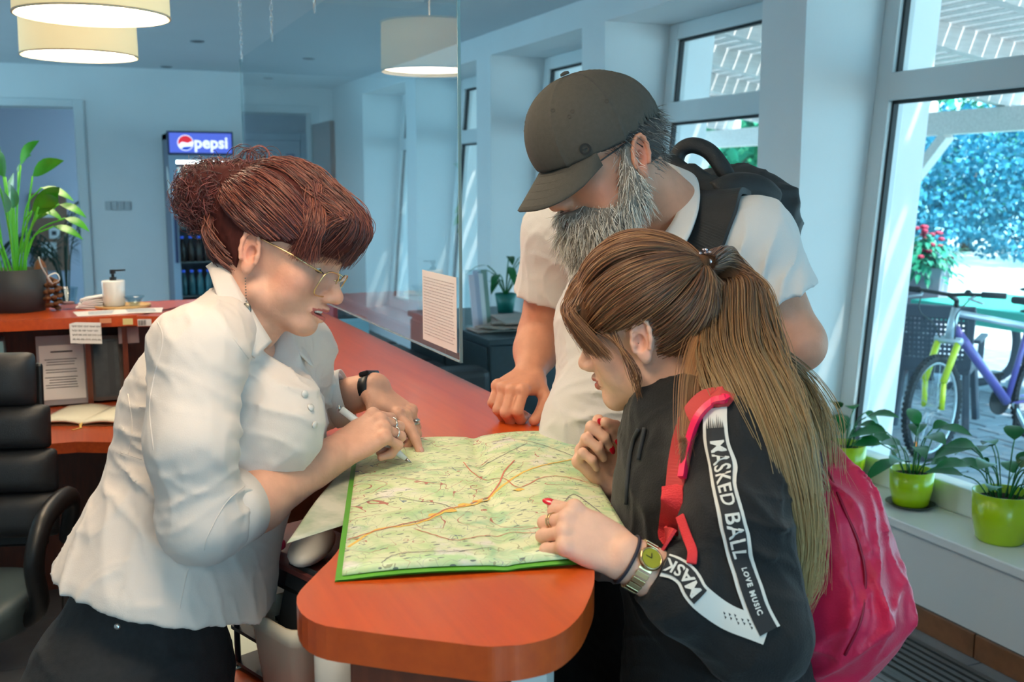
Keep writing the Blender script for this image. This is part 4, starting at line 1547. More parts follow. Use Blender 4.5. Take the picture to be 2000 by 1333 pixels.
for k in range(11):
    a = -2.8 + k * 0.55
    t0_ = Vector((2.60, 6.2, .85))
    top = t0_ + Vector((math.cos(a) * .12, math.sin(a) * .10, .10 + .05 * (k % 4)))
    mb2.tube(catmull([t0_, t0_.lerp(top, .5) + ut * .04, top], 4), .004, 5)
    lf = MB()
    leaf_mesh(lf, top, top + Vector((math.cos(a) * .15, math.sin(a) * .13, .02 - .04 * (k % 3))), .055, ut, .05)
    lf.build('leaf', m_leaf2, sp_, True)
mb2.build('stems', m_leaf2, sp_, True)
bxo = MB().box((1.24, 4.98, .7405), (1.36, 5.10, .90)).build('blue_box', mat('pale_blue_card', rgb(120, 176, 200), .5), None)
tag(bxo, 'pale blue card box standing on the sofa back behind the counter', 'box')
rf = MB().obox((1.30, 5.6, .84), (1, .2, 0), (-.2, 1, 0), (0, 0, 1), .012, .10, .10).build('red_folder', mat('red_folder', rgb(150, 30, 40), .4), None)
tag(rf, 'dark red folder standing on the sofa back', 'folder')

# ------------------------------------------------------------------ window sill pots
m_lime = mat('lime_glaze', rgb(176, 206, 20), 0.22, coat=0.3)


def sill_plant(c, r, h, label, leaves, seed, saucer=False):
    e = empty('potted_peace_lily', c, label, 'plant', 'lime pots on the window sill')
    z0 = 0.0
    if saucer:
        MB().lathe(c, [(0.0, 0.0), (r * 0.85, 0.0), (r * 1.12, 0.014), (r * 1.08, 0.014), (r * 0.85, 0.004), (0, 0.004)], 32).build('saucer', mat('dark_saucer', rgb(70, 72, 60), 0.5), e, True)
        z0 = 0.005
    MB().lathe((c[0], c[1], c[2] + z0), [(0, 0), (r * .72, 0), (r * .80, h * .05), (r * .95, h * .45), (r, h), (r * .94, h), (r * .90, h * .8)], 40).build('pot', m_lime, e, True)
    MB().lathe((c[0], c[1], c[2] + z0), [(0, h * .86), (r * .93, h * .83)], 20).build('soil', m_soil, e)
    random.seed(seed)
    sm_ = MB()
    for k in range(leaves):
        a = 2 * PI * k / leaves + random.uniform(-.3, .3)
        rr = random.uniform(.01, r * .5)
        b0 = Vector((c[0] + rr * math.cos(a), c[1] + rr * math.sin(a), c[2] + h * .85))
        out = random.uniform(.5, 1.15) * r
        hg = random.uniform(.06, .19)
        top = b0 + Vector((out * math.cos(a), out * math.sin(a), hg))
        if top.x > 2.96:
            top.x = 2.96 - random.uniform(0, .03)
        sm_.tube(catmull([b0, b0.lerp(top, .5) + Vector((0, 0, hg * .25)), top], 4), .0025, 5)
        lf = MB()
        L_ = random.uniform(.10, .17)
        dr_ = Vector((math.cos(a) * .8, math.sin(a), random.uniform(-.25, .55))).normalized()
        tip = top + dr_ * L_
        if tip.x > 2.985:
            tip.x = 2.985
        leaf_mesh(lf, top, tip, random.uniform(.05, .075), Vector((-.3, -.3, 1)), .03)
        lf.build('leaf', m_leaf2, e, True)
    tag(sm_.build('stems', m_leaf2, e, True), kind='stuff')


sill_plant((2.865, 3.285, SILL), 0.088, 0.155, 'lime pot with peace lily farthest along the sill, beside the pillar', 16, 31)
sill_plant((2.868, 2.915, SILL), 0.080, 0.135, 'middle lime pot with peace lily standing on a dark saucer', 14, 32, True)
sill_plant((2.862, 2.495, SILL), 0.098, 0.170, 'largest lime pot with peace lily at the right edge of the photo', 22, 33)

# ------------------------------------------------------------------ terrace
GZ = -0.15
m_pave = mat('paver_grey', rgb(150, 160, 172), 0.8, noise=0.2, nscale=8)
gd = MB().box((3.3, -8, GZ - .2), (30, 34, GZ - .012)).build('terrace_ground', mat('pale_gravel', rgb(206, 204, 198), 0.9, noise=.15, nscale=30))
tag(gd, kind='structure')
pv = None
rest = MB()
np_ = 0
for i in range(26):
    for j in range(40):
        x, y = 3.72 + i * .205 + (0.1 if j % 2 else 0), 1.6 + j * .205
        if 3.9 < x < 7.2 and 3.6 < y < 7.2 and np_ < 290:
            if pv is None:
                o = MB().box((-.098, -.098, -.012), (.098, .098, 0)).build('paver', m_pave, gd, bevel=.012, seg=1)
                pv = o
            else:
                o = pv.copy()
                COL.objects.link(o)
            o.location = (x, y, GZ + 0.004 * ((i * 7 + j * 3) % 3))
            np_ += 1
        else:
            rest.box((x - .098, y - .098, GZ - .012), (x + .098, y + .098, GZ))
tag(rest.build('pavers', m_pave, gd), kind='stuff')

m_white_wood = mat('white_painted_wood', rgb(226, 216, 212), 0.7, noise=.15, nscale=6, stretch=(1, 8, 8))
pg_ = empty('pergola', (5.0, 5.0, GZ), 'white timber pergola roof over the terrace outside the windows', 'pergola')
RS = -0.155                                     # roof slope along x


def rz(x):
    return 2.93 + RS * (x - 3.5)


pl0 = None
for k in range(33):
    x = 3.50 + k * .118
    mb = MB()
    mb.box((x, -1.0, rz(x + .06)), (x + .108, 13.0, rz(x + .06) + .022))
    mb.build('plank', m_white_wood, pg_)
for k in range(13):
    y = -.6 + k * 1.02
    mb = MB()
    b0 = len(mb.v)
    mb.box((3.47, y - .045, 0), (7.45, y + .045, 1))
    for q in range(8):
        v = mb.v[b0 + q]
        v.z = rz(v.x) - (.16 if v.z < .5 else .001)
    mb.build('rafter', m_white_wood, pg_)
XB = 7.2
MB().box((XB - .07, -1, rz(XB) - .36), (XB + .07, 13, rz(XB) - .16)).build('beam', m_white_wood, pg_, bevel=.006)
for y in (0.2, 4.35, 7.75, 11.4):
    MB().box((XB - .07, y - .07, GZ), (XB + .07, y + .07, rz(XB) - .36)).build('post', m_white_wood, pg_, bevel=.006)
    for s_ in (-1, 1):
        MB().bar((XB, y + .05 * s_, rz(XB) - .95), (XB, y + .62 * s_, rz(XB) - .36), .09, .10, up=(1, 0, 0)).build('brace', m_white_wood, pg_)

# bicycle
BK = Vector((4.92, 4.86, GZ))
hd = (CAM - BK)
hd.z = 0
hd = (Matrix.Rotation(math.radians(-42), 3, 'Z') @ hd.normalized())      # heading of the bicycle
sdv = Vector((-hd.y, hd.x, 0))
bk_ = empty('bicycle', BK, 'white and purple mountain bike with yellow fork parked outside the window', 'bicycle')
m_tyre = mat('bike_tyre', rgb(40, 44, 50), 0.8)
m_alu = mat('bike_silver', rgb(190, 205, 214), 0.3, .6)
m_purple = mat('bike_purple', rgb(96, 84, 170), 0.3, coat=.5)
m_yfork = mat('bike_yellow', rgb(214, 232, 30), 0.3, coat=.5)
st_dir = (Matrix.Rotation(math.radians(14), 3, 'Z') @ hd)
st_side = Vector((-st_dir.y, st_dir.x, 0))


def wheel(c, d, name):
    w_ = MB()
    ring = [c + d * (.31 * math.cos(a)) + ut * (.31 * math.sin(a)) for a in [2 * PI * k / 40 for k in range(41)]]
    w_.tube(ring, .024, 8, cap=False)
    s_ = d.cross(ut)
    for k in range(60):
        a = 2 * PI * k / 60
        rd = d * math.cos(a) + ut * math.sin(a)
        for q in (-1, 1):
            w_.obox(c + rd * .331 + s_ * (.012 * q), rd, s_, rd.cross(s_), .005, .007, .010)
    t_ = w_.build('tyre', m_tyre, bk_, False)
    r_ = MB()
    r_.tube([c + d * (.283 * math.cos(a)) + ut * (.283 * math.sin(a)) for a in [2 * PI * k / 40 for k in range(41)]], .010, 6, cap=False)
    rm = r_.build('rim', m_alu, t_, True)
    sp = MB()
    for k in range(28):
        a = 2 * PI * k / 28
        sp.tube([c + s_ * (.025 * (1 if k % 2 else -1)), c + d * (.28 * math.cos(a)) + ut * (.28 * math.sin(a))], .0012, 4)
    sp.lathe(c - s_ * .04, [(.0, 0), (.02, 0), (.02, .08), (0, .08)], 12, axis=s_)
    tag(sp.build('spokes', m_alu, t_), kind='stuff')


fc = BK + ut * .335
rc = fc - hd * 1.05
wheel(fc, st_dir, 'front')
wheel(rc, hd, 'rear')
crown = fc - hd * .10 + ut * .42
head_top = crown - hd * .05 + ut * .20
bbk = fc - hd * .66 - ut * .02
seat_t = bbk - hd * .17 + ut * .50
for nm, a, b_, r0, m_ in (('down_tube', head_top - ut * .13, bbk, .030, m_purple), ('top_tube', head_top - ut * .03, seat_t - ut * .02, .022, m_alu), ('seat_tube', bbk, seat_t + ut * .12 - hd * .03, .019, m_purple),
                          ('head_tube', crown + ut * .01, head_top, .027, m_alu)):
    MB().tube([a, b_], r0, 14).build(nm, m_, bk_, True)
mb = MB()
for s_ in (-1, 1):
    mb.tube([bbk + sdv * .05 * s_, rc + sdv * .06 * s_], .010, 8).tube([seat_t + sdv * .02 * s_, rc + sdv * .06 * s_], .009, 8)
mb.build('rear_stays', m_purple, bk_, True)
for s_ in (-1, 1):
    mb = MB().tube([crown + st_side * .065 * s_, fc + st_side * .06 * s_ + ut * .17 + st_dir * 0.005], .021, 10).tube([fc + st_side * .06 * s_ + ut * .17, fc + st_side * .058 * s_], .017, 10)
    mb.build('fork_leg', m_yfork, bk_, True)
mb = MB().tube([crown + st_side * .085, crown - st_side * .085], .024, 10)
mb.build('fork_crown', m_alu, bk_, True)
mb = MB().tube([head_top, head_top + ut * .05], .016, 10).tube([head_top + ut * .05, head_top + ut * .09 + st_dir * .10], .016, 10)
mb.build('stem', m_black, bk_, True)
hb = head_top + ut * .09 + st_dir * .10
bars = MB().tube(catmull([hb - st_side * .31 + ut * .015 - st_dir * .03, hb - st_side * .12 + ut * .01, hb, hb + st_side * .12 + ut * .01, hb + st_side * .31 + ut * .015 - st_dir * .03], 6), .0125, 10).build('handlebar', m_black, bk_, True)
for s_ in (-1, 1):
    MB().tube([hb + st_side * .20 * s_ + ut * .014 - st_dir * .012, hb + st_side * .335 * s_ + ut * .015 - st_dir * .034], .019, 12).build('grip', m_tyre, bars, True)
    MB().tube([hb + st_side * .17 * s_ + st_dir * .01, hb + st_side * .15 * s_ + st_dir * .05 - ut * .01, hb + st_side * .25 * s_ + st_dir * .07 - ut * .03], .008, 8).build('brake_lever', m_alu, bars, True)
MB().lathe(hb + st_side * .12 + ut * .012, [(.022, 0), (.022, .012), (.012, .026), (0, .028)], 14).build('bell', m_black, bars, True)
cb = MB()
for s_ in (-1, 1):
    cb.tube(catmull([hb + st_side * .16 * s_ + st_dir * .03, hb + st_side * .12 * s_ + st_dir * .12 - ut * .10, crown + st_side * .07 * s_ + st_dir * .06 + ut * .1, crown + st_side * .04 * s_ - ut * .02], 7), .004, 6)
cb.build('cables', m_black, bk_, True)
MB().bar(seat_t + ut * .14 - hd * .15, seat_t + ut * .16 + hd * .13, .13, .05).build('saddle', m_black, bk_, bevel=.02, seg=3)
mb = MB().lathe(bbk - sdv * .055, [(0, 0), (.095, 0), (.095, .008), (0, .008)], 24, axis=sdv).bar(bbk + sdv * .07, bbk + sdv * .07 - ut * .17, .02, .012).bar(bbk - sdv * .07, bbk - sdv * .07 + ut * .17, .02, .012)
mb.build('crankset', m_black, bk_)
for s_ in (-1, 1):
    MB().obox(bbk + sdv * (.11 * s_) - ut * (.17 * s_), hd, sdv, ut, .045, .04, .012).build('pedal', m_black, bk_)
MB().obox(fc + st_dir * .30 * .7 + st_side * .012 + ut * -.2, st_dir, ut, st_side, .015, .02, .01).build('reflector', mat('orange_reflector', rgb(255, 120, 20), .3), bk_)
MB().bar(bbk + sdv * .05, Vector((bbk.x, bbk.y, GZ + .01)) + sdv * .22 - hd * .05, .018, .018).build('kickstand', m_alu, bk_)

# garden chairs and table
m_rattan = mat('dark_rattan_plastic', rgb(70, 78, 92), 0.6)


def garden_chair(c, face, label):
    f_ = Vector((face[0], face[1], 0)).normalized()
    s_ = Vector((-f_.y, f_.x, 0))
    e = empty('garden_chair', c, label, 'chair', 'woven plastic garden chairs on the terrace')
    C0 = Vector(c)
    MB().obox(C0 + ut * .43, f_, s_, ut, .23, .24, .03).build('seat', m_rattan, e, bevel=.012)
    for a in (-1, 1):
        for b_ in (-1, 1):
            MB().bar(C0 + f_ * .20 * a + s_ * .21 * b_ + ut * .41, C0 + f_ * .27 * a + s_ * .24 * b_, .045, .045).build('leg', m_rattan, e, bevel=.008)
        mb = MB().bar(C0 + s_ * .27 * a - f_ * .22 + ut * .64, C0 + s_ * .27 * a + f_ * .2 + ut * .64, .05, .025).bar(C0 + s_ * .26 * a + f_ * .17 + ut * .64, C0 + s_ * .25 * a + f_ * .19 + ut * .43, .04, .03)
        mb.build('armrest', m_rattan, e, bevel=.006)
    bk = MB()
    bu = (ut - f_ * .16).normalized()
    c1 = C0 - f_ * .23 + ut * .45
    bk.bar(c1 + s_ * .22, c1 + s_ * .24 + bu * .42, .05, .035, up=f_).bar(c1 - s_ * .22, c1 - s_ * .24 + bu * .42, .05, .035, up=f_)
    bk.bar(c1 - s_ * .26 + bu * .40, c1 + s_ * .26 + bu * .40, .035, .09, up=bu).bar(c1 - s_ * .22 + bu * .02, c1 + s_ * .22 + bu * .02, .03, .08, up=bu)
    bk.build('back_frame', m_rattan, e, bevel=.006)
    wv_ = MB()
    for k in range(15):
        x = -.20 + .40 * k / 14
        wv_.bar(c1 + s_ * x + bu * .05, c1 + s_ * x + bu * .38, .016, .006, up=f_)
    for k in range(9):
        wv_.bar(c1 - s_ * .22 + bu * (.08 + .035 * k) + f_ * .004, c1 + s_ * .22 + bu * (.08 + .035 * k) + f_ * .004, .006, .022, up=bu)
    tag(wv_.build('woven_back', m_rattan, e), kind='stuff')


pA = W(1830, 760, 7.6)
pB = W(1745, 720, 9.2)
garden_chair((pA.x, pA.y, GZ), (0.75, 0.55), 'nearer woven garden chair with its back to the bicycle')
garden_chair((pB.x, pB.y, GZ), (0.5, -0.8), 'farther woven garden chair half hidden by the outside wall edge')
pC = W(2230, 740, 9.6)
garden_chair((pC.x, pC.y, GZ), (-0.8, 0.3), 'garden chair at the right edge beside the table leg')
tc_ = W(2010, 720, 8.6)
tb = empty('garden_table', (tc_.x, tc_.y, GZ), 'dark garden table with green cloth outside the window', 'table')
T0 = Vector((tc_.x, tc_.y, GZ))
MB().box((T0.x - .55, T0.y - .75, GZ + .70), (T0.x + .55, T0.y + .75, GZ + .735)).build('table_top', m_rattan, tb, bevel=.01)
for a in (-1, 1):
    for b_ in (-1, 1):
        q = catmull([T0 + Vector((.10 * a, .12 * b_, .70)), T0 + Vector((.07 * a, .08 * b_, .40)), T0 + Vector((.12 * a, .16 * b_, .14)), T0 + Vector((.42 * a, .52 * b_, .0))], 6)
        MB().tube(q, .035, 8).build('leg', m_rattan, tb, True)
cl = MB().box((T0.x - .56, T0.y - .5, GZ + .7355), (T0.x + .56, T0.y + .76, GZ + .74)).box((T0.x - .565, T0.y - .5, GZ + .60), (T0.x - .555, T0.y + .76, GZ + .74))
tag(cl.build('tablecloth', mat('turquoise_cloth', rgb(70, 190, 170), .8), None), 'turquoise green cloth lying on the garden table', 'tablecloth')
lt = W(1893, 545, 8.5)
lt = Vector((T0.x - .42, T0.y - .30, GZ + .7355))
ln_ = empty('table_lantern', lt, 'small glass lantern with handle on the garden table', 'lantern')
MB().lathe(lt, [(.05, 0), (.05, .02), (.0, .02)], 18).lathe(lt + ut * .17, [(.055, 0), (.07, .012), (.02, .03), (0, .03)], 18).build('lantern_metal', m_black, ln_, True)
MB().lathe(lt + ut * .02, [(.045, 0), (.045, .15)], 18).build('lantern_glass', m_clear, ln_)
MB().lathe(lt + ut * .02, [(.02, 0.0005), (.02, .07), (0, .07)], 14).build('candle', mat('lantern_candle', rgb(80, 86, 96), .6), ln_)

# planter with red flowers
pp_ = W(1800, 560, 9.6)
pn = empty('tall_planter', (pp_.x, pp_.y, GZ), 'tall grey square planter with trailing plant and red flowers', 'planter')
Q = Vector((pp_.x, pp_.y, GZ))
mb = MB()
fa = Vector((0.55, -0.83, 0))
fb_ = Vector((0.83, 0.55, 0))
for sgn in (1,):
    vs = []
    for z, h_ in ((0.0, .15), (.98, .21)):
        vs += [Q + fa * (h_ * a) + fb_ * (h_ * b_) + ut * z for a, b_ in ((-1, -1), (1, -1), (1, 1), (-1, 1))]
    mb.add(vs, [(0, 3, 2, 1), (0, 1, 5, 4), (1, 2, 6, 5), (2, 3, 7, 6), (3, 0, 4, 7), (4, 5, 6, 7)])
mb.build('planter_box', mat('planter_grey', rgb(150, 146, 160), .6), pn, bevel=.01)
random.seed(9)
gl = MB()
fl_ = MB()
for k in range(420):
    a, rr = random.uniform(0, 2 * PI), random.uniform(0, .34)
    p0 = Q + Vector((math.cos(a) * rr, math.sin(a) * rr, 1.0 + random.uniform(0, .28) - rr * .5))
    leaf_mesh(gl, p0, p0 + Vector((math.cos(a) * .10, math.sin(a) * .10, random.uniform(-.08, .06))), .05, ut, .03, 3)
    if k % 9 == 0 and rr < .3:
        fl_.ball(p0 + ut * .12, (.03, .03, .02), 8, 5)
tag(gl.build('foliage', mat('planter_green', rgb(30, 140, 110), .5), pn), kind='stuff')
tag(fl_.build('flowers', mat('red_flowers', rgb(170, 30, 70), .6), pn), kind='stuff')

# overhanging leafy vine and trees beyond the pergola
m_vine = mat('blue_green_vine_leaf', rgb(58, 150, 176), 0.55, noise=.5, nscale=3.0)
m_tree = mat('tree_green_leaf', rgb(40, 150, 110), 0.55, noise=.4, nscale=3.0)
m_bark = mat('bark', rgb(84, 66, 54), .9)


def leaf_cloud(name, n, sampler, size, m, par, seed):
    rng = np.random.default_rng(seed)
    P = sampler(rng, n)
    D = rng.normal(size=(n, 3)) + np.array([0, 0, -.5])
    D /= np.linalg.norm(D, axis=1)[:, None]
    S = np.cross(D, rng.normal(size=(n, 3)))
    S /= np.linalg.norm(S, axis=1)[:, None]
    L = size * rng.uniform(.6, 1.3, (n, 1))
    V = np.stack([P, P + D * L * .5 + S * L * .3, P + D * L, P + D * L * .5 - S * L * .3], 1).reshape(-1, 3)
    F = np.arange(4 * n).reshape(-1, 4)
    return tag(make(name, V.tolist(), F.tolist(), m, par), kind='stuff')


vc = W(1905, 375, 12.5)
vn = empty('hanging_vine', (vc.x, vc.y, GZ), 'large drooping blue-green shrub hanging beyond the pergola', 'shrub')
VR = RT.copy()
VF = Vector((FW.x, FW.y, 0)).normalized()


def vine_s(rng, n):
    u = rng.uniform(-1, 1, n)
    t = rng.uniform(0, 1, n) ** .8
    th = rng.uniform(-1, 1, n)
    x = u * 1.9
    edge = np.sqrt(np.clip(1 - (u * .98) ** 2, 0, 1))
    z = .95 * edge - t * (1.15 + .55 * np.sin(u * 9) * .3 + .6 * edge)
    y = th * .55 * (0.4 + edge)
    c = np.array([vc.x + .55, vc.y + .3, vc.z + .12])
    return c + np.outer(x, np.array(VR)) + np.outer(y, np.array(VF)) + np.outer(z, [0, 0, 1])


leaf_cloud('foliage', 17000, vine_s, .085, m_vine, vn, 5)
tb_ = W(2120, 560, 12.9)
mb = MB().tube(catmull([(tb_.x, tb_.y, GZ), (tb_.x, tb_.y, 1.2), (tb_.x - .2, tb_.y, 2.2), (vc.x + .65, vc.y + .4, 2.5)], 5), [.07] * 16, 8)
mb.build('trunk', m_bark, vn, True)
random.seed(14)
for k, (px, py, z, r_, lab) in enumerate(((1440, 300, 16, 1.7, 'bright green tree seen through the window right of the cap'), (1300, 330, 22, 1.9, 'green tree hidden behind the man beyond the second window'), (1590, 330, 27, 2.2, 'distant green tree behind the pillar'),
                                          (1900, 250, 27, 2.6, 'distant green tree behind the drooping shrub'), (2190, 330, 22, 1.9, 'green tree at the right beyond the frame'))):
    c = W(px, py, z)
    t_ = empty('tree', (c.x, c.y, GZ), lab, 'tree', 'trees beyond the terrace')

    def ts(rng, n, c=c, r_=r_):
        d = rng.normal(size=(n, 3))
        d /= np.linalg.norm(d, axis=1)[:, None]
        rr = rng.uniform(.55, 1, (n, 1)) ** .6
        lump = 1 + .22 * np.sin(d[:, :1] * 7 + k) * np.sin(d[:, 1:2] * 8) + .15 * np.sin(d[:, 2:] * 9)
        return np.array(c) + d * rr * lump * r_
    leaf_cloud('crown', 3800, ts, .26, m_tree, t_, 40 + k)
    MB().tube([(c.x, c.y, GZ), (c.x + .1, c.y, c.z)], [.16, .1], 8).build('trunk', m_bark, t_, True)

# ------------------------------------------------------------------ implicit modelling: smooth blends of tapered limbs, meshed by surface nets
def npv(v):
    return np.array((v[0], v[1], v[2]), dtype=np.float32)


def P_cone(a, b, r1, r2):
    a, b = npv(a), npv(b)
    r = max(r1, r2)
    lo, hi = np.minimum(a, b) - r, np.maximum(a, b) + r
    ba = b - a
    bb = float(ba @ ba) + 1e-12

    def f(X, Y, Z):
        x, y, z = X - a[0], Y - a[1], Z - a[2]
        t = np.clip((x * ba[0] + y * ba[1] + z * ba[2]) / bb, 0, 1)
        dx, dy, dz = x - t * ba[0], y - t * ba[1], z - t * ba[2]
        return np.sqrt(dx * dx + dy * dy + dz * dz) - (r1 + (r2 - r1) * t)
    return lo, hi, f


def P_econe(a, b, r1, r2, side, ratio):
    """Tapered limb whose section is wider by ratio along side."""
    a, b, s = npv(a), npv(b), npv(side)
    s = s / np.linalg.norm(s)
    r = max(r1, r2) * max(1.0, ratio)
    lo, hi = np.minimum(a, b) - r, np.maximum(a, b) + r
    ba = b - a
    q = 1.0 / ratio - 1.0
    ba2 = ba + s * (float(ba @ s) * q)
    bb = float(ba2 @ ba2) + 1e-12

    def f(X, Y, Z):
        x, y, z = X - a[0], Y - a[1], Z - a[2]
        d = (x * s[0] + y * s[1] + z * s[2]) * q
        x, y, z = x + s[0] * d, y + s[1] * d, z + s[2] * d
        t = np.clip((x * ba2[0] + y * ba2[1] + z * ba2[2]) / bb, 0, 1)
        dx, dy, dz = x - t * ba2[0], y - t * ba2[1], z - t * ba2[2]
        return np.sqrt(dx * dx + dy * dy + dz * dz) - (r1 + (r2 - r1) * t)
    return lo, hi, f


def P_ell(c, r, ax=None):
    c = npv(c)
    rr = np.array(r, dtype=np.float32)
    A = np.eye(3, dtype=np.float32) if ax is None else np.array([npv(v) / np.linalg.norm(npv(v)) for v in ax])
    ext = np.sqrt(((A * rr[:, None]) ** 2).sum(0))

    def f(X, Y, Z):
        x, y, z = X - c[0], Y - c[1], Z - c[2]
        if ax is not None:
            x, y, z = (x * A[0, 0] + y * A[0, 1] + z * A[0, 2], x * A[1, 0] + y * A[1, 1] + z * A[1, 2], x * A[2, 0] + y * A[2, 1] + z * A[2, 2])
        k0 = np.sqrt((x / rr[0]) ** 2 + (y / rr[1]) ** 2 + (z / rr[2]) ** 2)
        k1 = np.sqrt((x / rr[0] ** 2) ** 2 + (y / rr[1] ** 2) ** 2 + (z / rr[2] ** 2) ** 2) + 1e-9
        return k0 * (k0 - 1.0) / k1
    return c - ext, c + ext, f


def P_ball(c, r):
    return P_cone(c, Vector(c) + Vector((0, 0, 1e-5)), r, r)


class Sdf:
    def __init__(self, lo, hi, h):
        self.h = h
        self.lo = npv(lo)
        n = np.ceil((npv(hi) - self.lo) / h).astype(int) + 1
        self.ax = [self.lo[i] + h * np.arange(n[i], dtype=np.float32) for i in range(3)]
        self.F = np.full(tuple(n), 0.5, dtype=np.float32)

    def _sl(self, lo, hi, m):
        out = []
        for i in range(3):
            a = int(np.floor((lo[i] - m - self.lo[i]) / self.h))
            b = int(np.ceil((hi[i] + m - self.lo[i]) / self.h)) + 1
            a, b = max(0, a), min(len(self.ax[i]), b)
            if b <= a:
                return None
            out.append(slice(a, b))
        return tuple(out)

    def _xyz(self, sl):
        return self.ax[0][sl[0]][:, None, None], self.ax[1][sl[1]][None, :, None], self.ax[2][sl[2]][None, None, :]

    def add(self, prim, k=0.01, m=0.012):
        lo, hi, f = prim
        sl = self._sl(lo, hi, max(m, k) + 2 * self.h)
        if sl is None:
            return self
        d = f(*self._xyz(sl))
        A = self.F[sl]
        if k <= 0:
            self.F[sl] = np.minimum(A, d)
        else:
            h = np.maximum(k - np.abs(A - d), 0) / k
            self.F[sl] = np.minimum(A, d) - h * h * (k * 0.25)
        return self

    def sub(self, prim, k=0.004):
        lo, hi, f = prim
        sl = self._sl(lo, hi, k + 2 * self.h)
        if sl is None:
            return self
        d = -f(*self._xyz(sl))
        A = self.F[sl]
        h = np.maximum(k - np.abs(A - d), 0) / max(k, 1e-6)
        self.F[sl] = np.maximum(A, d) + h * h * (k * 0.25)
        return self

    def cut(self, fn, k=0.003):
        """Keep where fn < 0 (fn is a distance-like function of x, y, z)."""
        X, Y, Z = self._xyz((slice(None),) * 3)
        d = fn(X, Y, Z)
        A = self.F
        h = np.maximum(k - np.abs(A - d), 0) / max(k, 1e-6)
        self.F = (np.maximum(A, d) + h * h * (k * 0.25)).astype(np.float32)
        return self

    def half(self, p, n, k=0.003):
        """Cut away the side of the plane that n points to."""
        p, n = npv(p), npv(n)
        n = n / np.linalg.norm(n)
        return self.cut(lambda X, Y, Z: (X - p[0]) * n[0] + (Y - p[1]) * n[1] + (Z - p[2]) * n[2], k)

    def half_local(self, p, n, rad, k=0.003):
        """The same, only within a ball of radius rad about p (for cuffs)."""
        p, n = npv(p), npv(n)
        n = n / np.linalg.norm(n)
        sl = self._sl(p - rad, p + rad, 0)
        if sl is None:
            return self
        X, Y, Z = self._xyz(sl)
        d = (X - p[0]) * n[0] + (Y - p[1]) * n[1] + (Z - p[2]) * n[2]
        R = np.sqrt((X - p[0]) ** 2 + (Y - p[1]) ** 2 + (Z - p[2]) ** 2)
        self.F[sl] = np.where(R < rad, np.maximum(self.F[sl], d), self.F[sl])
        return self

    def displace(self, fn, band=0.03):
        m = np.abs(self.F) < band
        i, j, k = np.nonzero(m)
        self.F[m] += fn(self.ax[0][i], self.ax[1][j], self.ax[2][k]).astype(np.float32)
        return self

    def mesh(self):
        F, h = self.F, self.h
        S = F < 0
        s8 = [S[a:F.shape[0] - 1 + a, b:F.shape[1] - 1 + b, c:F.shape[2] - 1 + c] for a in (0, 1) for b in (0, 1) for c in (0, 1)]
        anyv, allv = s8[0].copy(), s8[0].copy()
        for q in s8[1:]:
            anyv |= q
            allv &= q
        act = anyv & ~allv
        ci = np.argwhere(act)
        idx = np.full(act.shape, -1, dtype=np.int32)
        idx[act] = np.arange(len(ci), dtype=np.int32)
        off = np.array([(a, b, c) for a in (0, 1) for b in (0, 1) for c in (0, 1)])
        val = np.stack([F[ci[:, 0] + o[0], ci[:, 1] + o[1], ci[:, 2] + o[2]] for o in off], 1)
        pos = np.zeros((len(ci), 3), dtype=np.float32)
        cnt = np.zeros(len(ci), dtype=np.float32)
        for a in range(8):
            for b in range(a + 1, 8):
                if np.abs(off[a] - off[b]).sum() != 1:
                    continue
                va, vb = val[:, a], val[:, b]
                m = (va < 0) != (vb < 0)
                t = np.where(m, va / np.where(m, va - vb, 1), 0)
                p = off[a] + (off[b] - off[a]) * t[:, None]
                pos += np.where(m[:, None], p, 0)
                cnt += m
        V = self.lo + h * (ci + pos / np.maximum(cnt, 1)[:, None])
        faces = []
        for ax in range(3):
            u, w = (ax + 1) % 3, (ax + 2) % 3
            s0 = [slice(None)] * 3
            s1 = [slice(None)] * 3
            s0[ax], s1[ax] = slice(0, -1), slice(1, None)
            A, B = S[tuple(s0)], S[tuple(s1)]
            e = np.argwhere(A != B)
            e = e[(e[:, u] > 0) & (e[:, w] > 0) & (e[:, u] < F.shape[u] - 1) & (e[:, w] < F.shape[w] - 1)]
            if not len(e):
                continue
            inside = A[e[:, 0], e[:, 1], e[:, 2]]
            quad = []
            for du, dw in ((-1, -1), (0, -1), (0, 0), (-1, 0)):
                c = e.copy()
                c[:, u] += du
                c[:, w] += dw
                quad.append(idx[c[:, 0], c[:, 1], c[:, 2]])
            q = np.stack(quad, 1)
            q[~inside] = q[~inside][:, ::-1]
            faces.append(q)
        Q = np.concatenate(faces) if faces else np.zeros((0, 4), int)
        return V, Q


def vnoise(x, y, z, seed=0):
    """Smooth value noise in -1..1."""
    rng = np.random.default_rng(seed)
    T = rng.uniform(-1, 1, 4096).astype(np.float32)
    xi, yi, zi = np.floor(x).astype(np.int64), np.floor(y).astype(np.int64), np.floor(z).astype(np.int64)
    fx, fy, fz = x - xi, y - yi, z - zi
    fx, fy, fz = fx * fx * (3 - 2 * fx), fy * fy * (3 - 2 * fy), fz * fz * (3 - 2 * fz)

    def g(a, b, c):
        return T[((xi + a) * 73 + (yi + b) * 1259 + (zi + c) * 5923) & 4095]
    r = 0
    for a in (0, 1):
        for b in (0, 1):
            for c in (0, 1):
                r = r + g(a, b, c) * (fx if a else 1 - fx) * (fy if b else 1 - fy) * (fz if c else 1 - fz)
    return r


